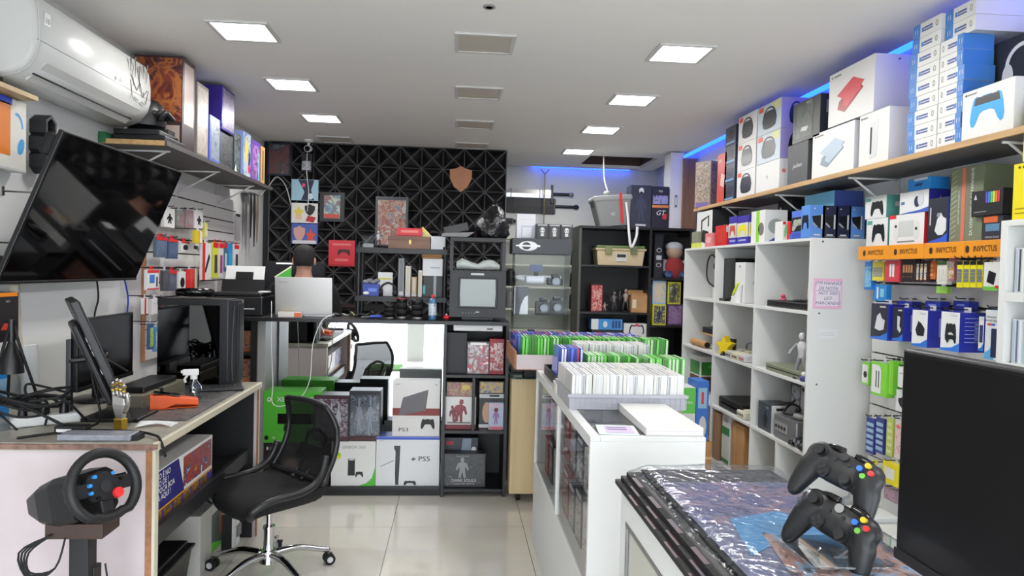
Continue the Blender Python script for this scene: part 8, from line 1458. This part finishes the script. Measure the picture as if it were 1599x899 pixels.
# red-orange art carton on the ceiling side, standing on a thin riser
o = carton('collector_box', 'tall orange-brown art carton reaching the ceiling at the shelf start', 'figure box', (-1.80, 4.50, KZ), .20, .28, .555, {'all': mt((54, 36, 40), .4)}, R(90)); dec(o, 'left', .5, .64, .96, .68, art(201, [(52, 26, 30), (112, 48, 36), (158, 94, 48), (80, 34, 38), (40, 26, 34)], 9)); dec(o, 'front', .5, .62, .76, .66, mt((176, 156, 150), .3)); dec(o, 'front', .4, .38, .3, .1, WHITE, 'shield', lvl=1); dec(o, 'left', .5, .14, .9, .24, mt((150, 136, 128), .4))
o = carton('collector_box', 'grey window carton beside the orange-brown one', 'figure box', (-1.78, 4.73, KZ), .20, .25, .47, {'all': mt((120, 112, 106), .4)}, R(90)); dec(o, 'front', .5, .5, .9, .9, art(202, [(130, 122, 112), (170, 160, 150), (100, 94, 92)], 8)); dec(o, 'front', .4, .7, .2, .2, WHITE, 'figure', lvl=1)
o = carton('collector_box', 'blue-framed window carton at the shelf front', 'figure box', (-1.72, 4.95, KZ), .20, .14, .31, mt((84, 100, 196), .4), R(90)); dec(o, 'front', .5, .5, .82, .86, art(203, [(60, 66, 76), (130, 140, 150), (90, 98, 110)], 14)); dec(o, 'left', .5, .5, .8, .86, art(204, [(120, 124, 132), (90, 96, 108), (150, 156, 160)], 10))
a = carton('collector_box', 'black carton of silver figures under the purple carton', 'figure box', (-1.78, 5.22, KZ), .30, .24, .255, mt((34, 34, 38), .35), R(90)); dec(a, 'front', .5, .5, .92, .9, art(205, [(30, 30, 34), (90, 92, 94), (50, 50, 54), (140, 142, 140)], 22)); dec(a, 'left', .5, .5, .9, .9, art(206, [(34, 34, 38), (80, 82, 84), (50, 52, 54)], 22))
o = carton('collector_box', 'glossy purple carton stacked near the ceiling', 'figure box', (-1.77, 5.19, KZ+.256), .27, .26, .30, {'all': mt((58, 44, 130), .25)}, R(90)); dec(o, 'front', .5, .5, .9, .9, art(207, [(50, 40, 70), (100, 96, 110), (70, 50, 100), (150, 140, 150)], 12)); dec(o, 'left', .7, .22, .3, .1, mt((120, 110, 190), .3), 'slant'); dec(o, 'left', .5, .03, 1, .05, mt((110, 60, 90), .4))
o = carton('collector_box', 'black and white carton left of the golden-haired print', 'figure box', (-1.76, 5.47, KZ), .17, .2, .30, mt((36, 44, 46), .4), R(90)); dec(o, 'front', .5, .5, .8, .9, art(208, [(40, 44, 46), (110, 120, 122), (30, 32, 34), (170, 176, 176)], 10)); dec(o, 'front', .3, .14, .3, .2, WHITE, 'tri', lvl=1)
o = carton('collector_box', 'colourful carton with a yellow plume print', 'figure box', (-1.74, 5.68, KZ), .20, .18, .345, mt((120, 140, 190), .4), R(90)); dec(o, 'front', .5, .5, .92, .94, art(209, [(90, 120, 180), (190, 200, 214), (60, 90, 130)], 8)); dec(o, 'front', .42, .62, .5, .6, mt((226, 204, 80), .4), [(-.3, -.5), (.2, -.4), (.5, .1), (.3, .5), (0, .2), (-.2, .5), (-.4, .1)], lvl=1); dec(o, 'front', .8, .4, .24, .5, mt((40, 30, 60), .4), 'slant', lvl=1); dec(o, 'front', .8, .2, .3, .2, mt((206, 60, 100), .4), 'circle', lvl=2)
o = carton('collector_box', 'violet and cyan window carton on the left shelf', 'figure box', (-1.73, 5.91, KZ), .22, .17, .32, mt((120, 90, 170), .4), R(90)); dec(o, 'front', .5, .5, .8, .84, art(210, [(90, 76, 90), (180, 120, 200), (70, 60, 100), (80, 190, 210)], 10)); dec(o, 'front', .5, .94, 1, .1, mt((96, 60, 160), .4), lvl=1); dec(o, 'front', .88, .4, .12, .7, mt((90, 200, 226), .4), lvl=1)
o = carton('collector_box', 'plain brown carton end at the far end of the left shelf', 'figure box', (-1.74, 6.10, KZ), .12, .2, .31, {'all': CARD, 'front': mt((170, 134, 84), .6)}, R(90)); dec(o, 'front', .5, .5, .3, .8, mt((110, 86, 66), .5))
# ---------------------------------------------------------------- notes on the white bookcase end
pA = aY(1292, 459, WY[0]); o = carton('paper_note', 'pink-edged handwritten note taped to the white bookcase end', 'note', (pA.x, WY[0]-.003, pA.z-.085), .172, .003, .175, mt((240, 170, 196), .6), bevel=0); dec(o, 'front', .52, .5, .86, .82, mt((232, 214, 232), .6)); PEN = mt((70, 70, 120), .6)
for k, s_ in enumerate(('JTM MANHÃS', 'DE NOTA', 'NOT 3003', 'LEO', 'MARCANDO')): txt(o, 'front', .5, .84-.165*k, .026, s_, PEN, shear=.2)
dec(o, 'front', .5, .6, .8, .012, PEN, lvl=1); dec(o, 'front', .9, .32, .012, .5, PEN, lvl=1)
pB = aY(1291, 521, WY[0]); o = carton('paper_note', 'small blank white slip taped below the pink note', 'note', (pB.x, WY[0]-.003, pB.z-.025), .115, .003, .052, mt((228, 230, 234), .6), bevel=0); dec(o, 'front', .5, .6, .8, .06, LGREY); dec(o, 'front', .5, .35, .8, .06, LGREY)
# ---------------------------------------------------------------- cables on the counter front
o = MB().tube([aY(424, 470, 4.76), aY(424, 540, 4.735), aY(426, 600, 4.735), aY(425, 628, 4.735), aY(440, 634, 4.735), aY(468, 622, 4.735), aY(484, 592, 4.735), aY(488, 540, 4.735), aY(500, 505, 4.73), aY(512, 494, 4.76), aY(522, 491, 4.80)], .003, 6).build('cable', WHITE); tag(o, 'white charging cable looped down the counter front', 'cable')
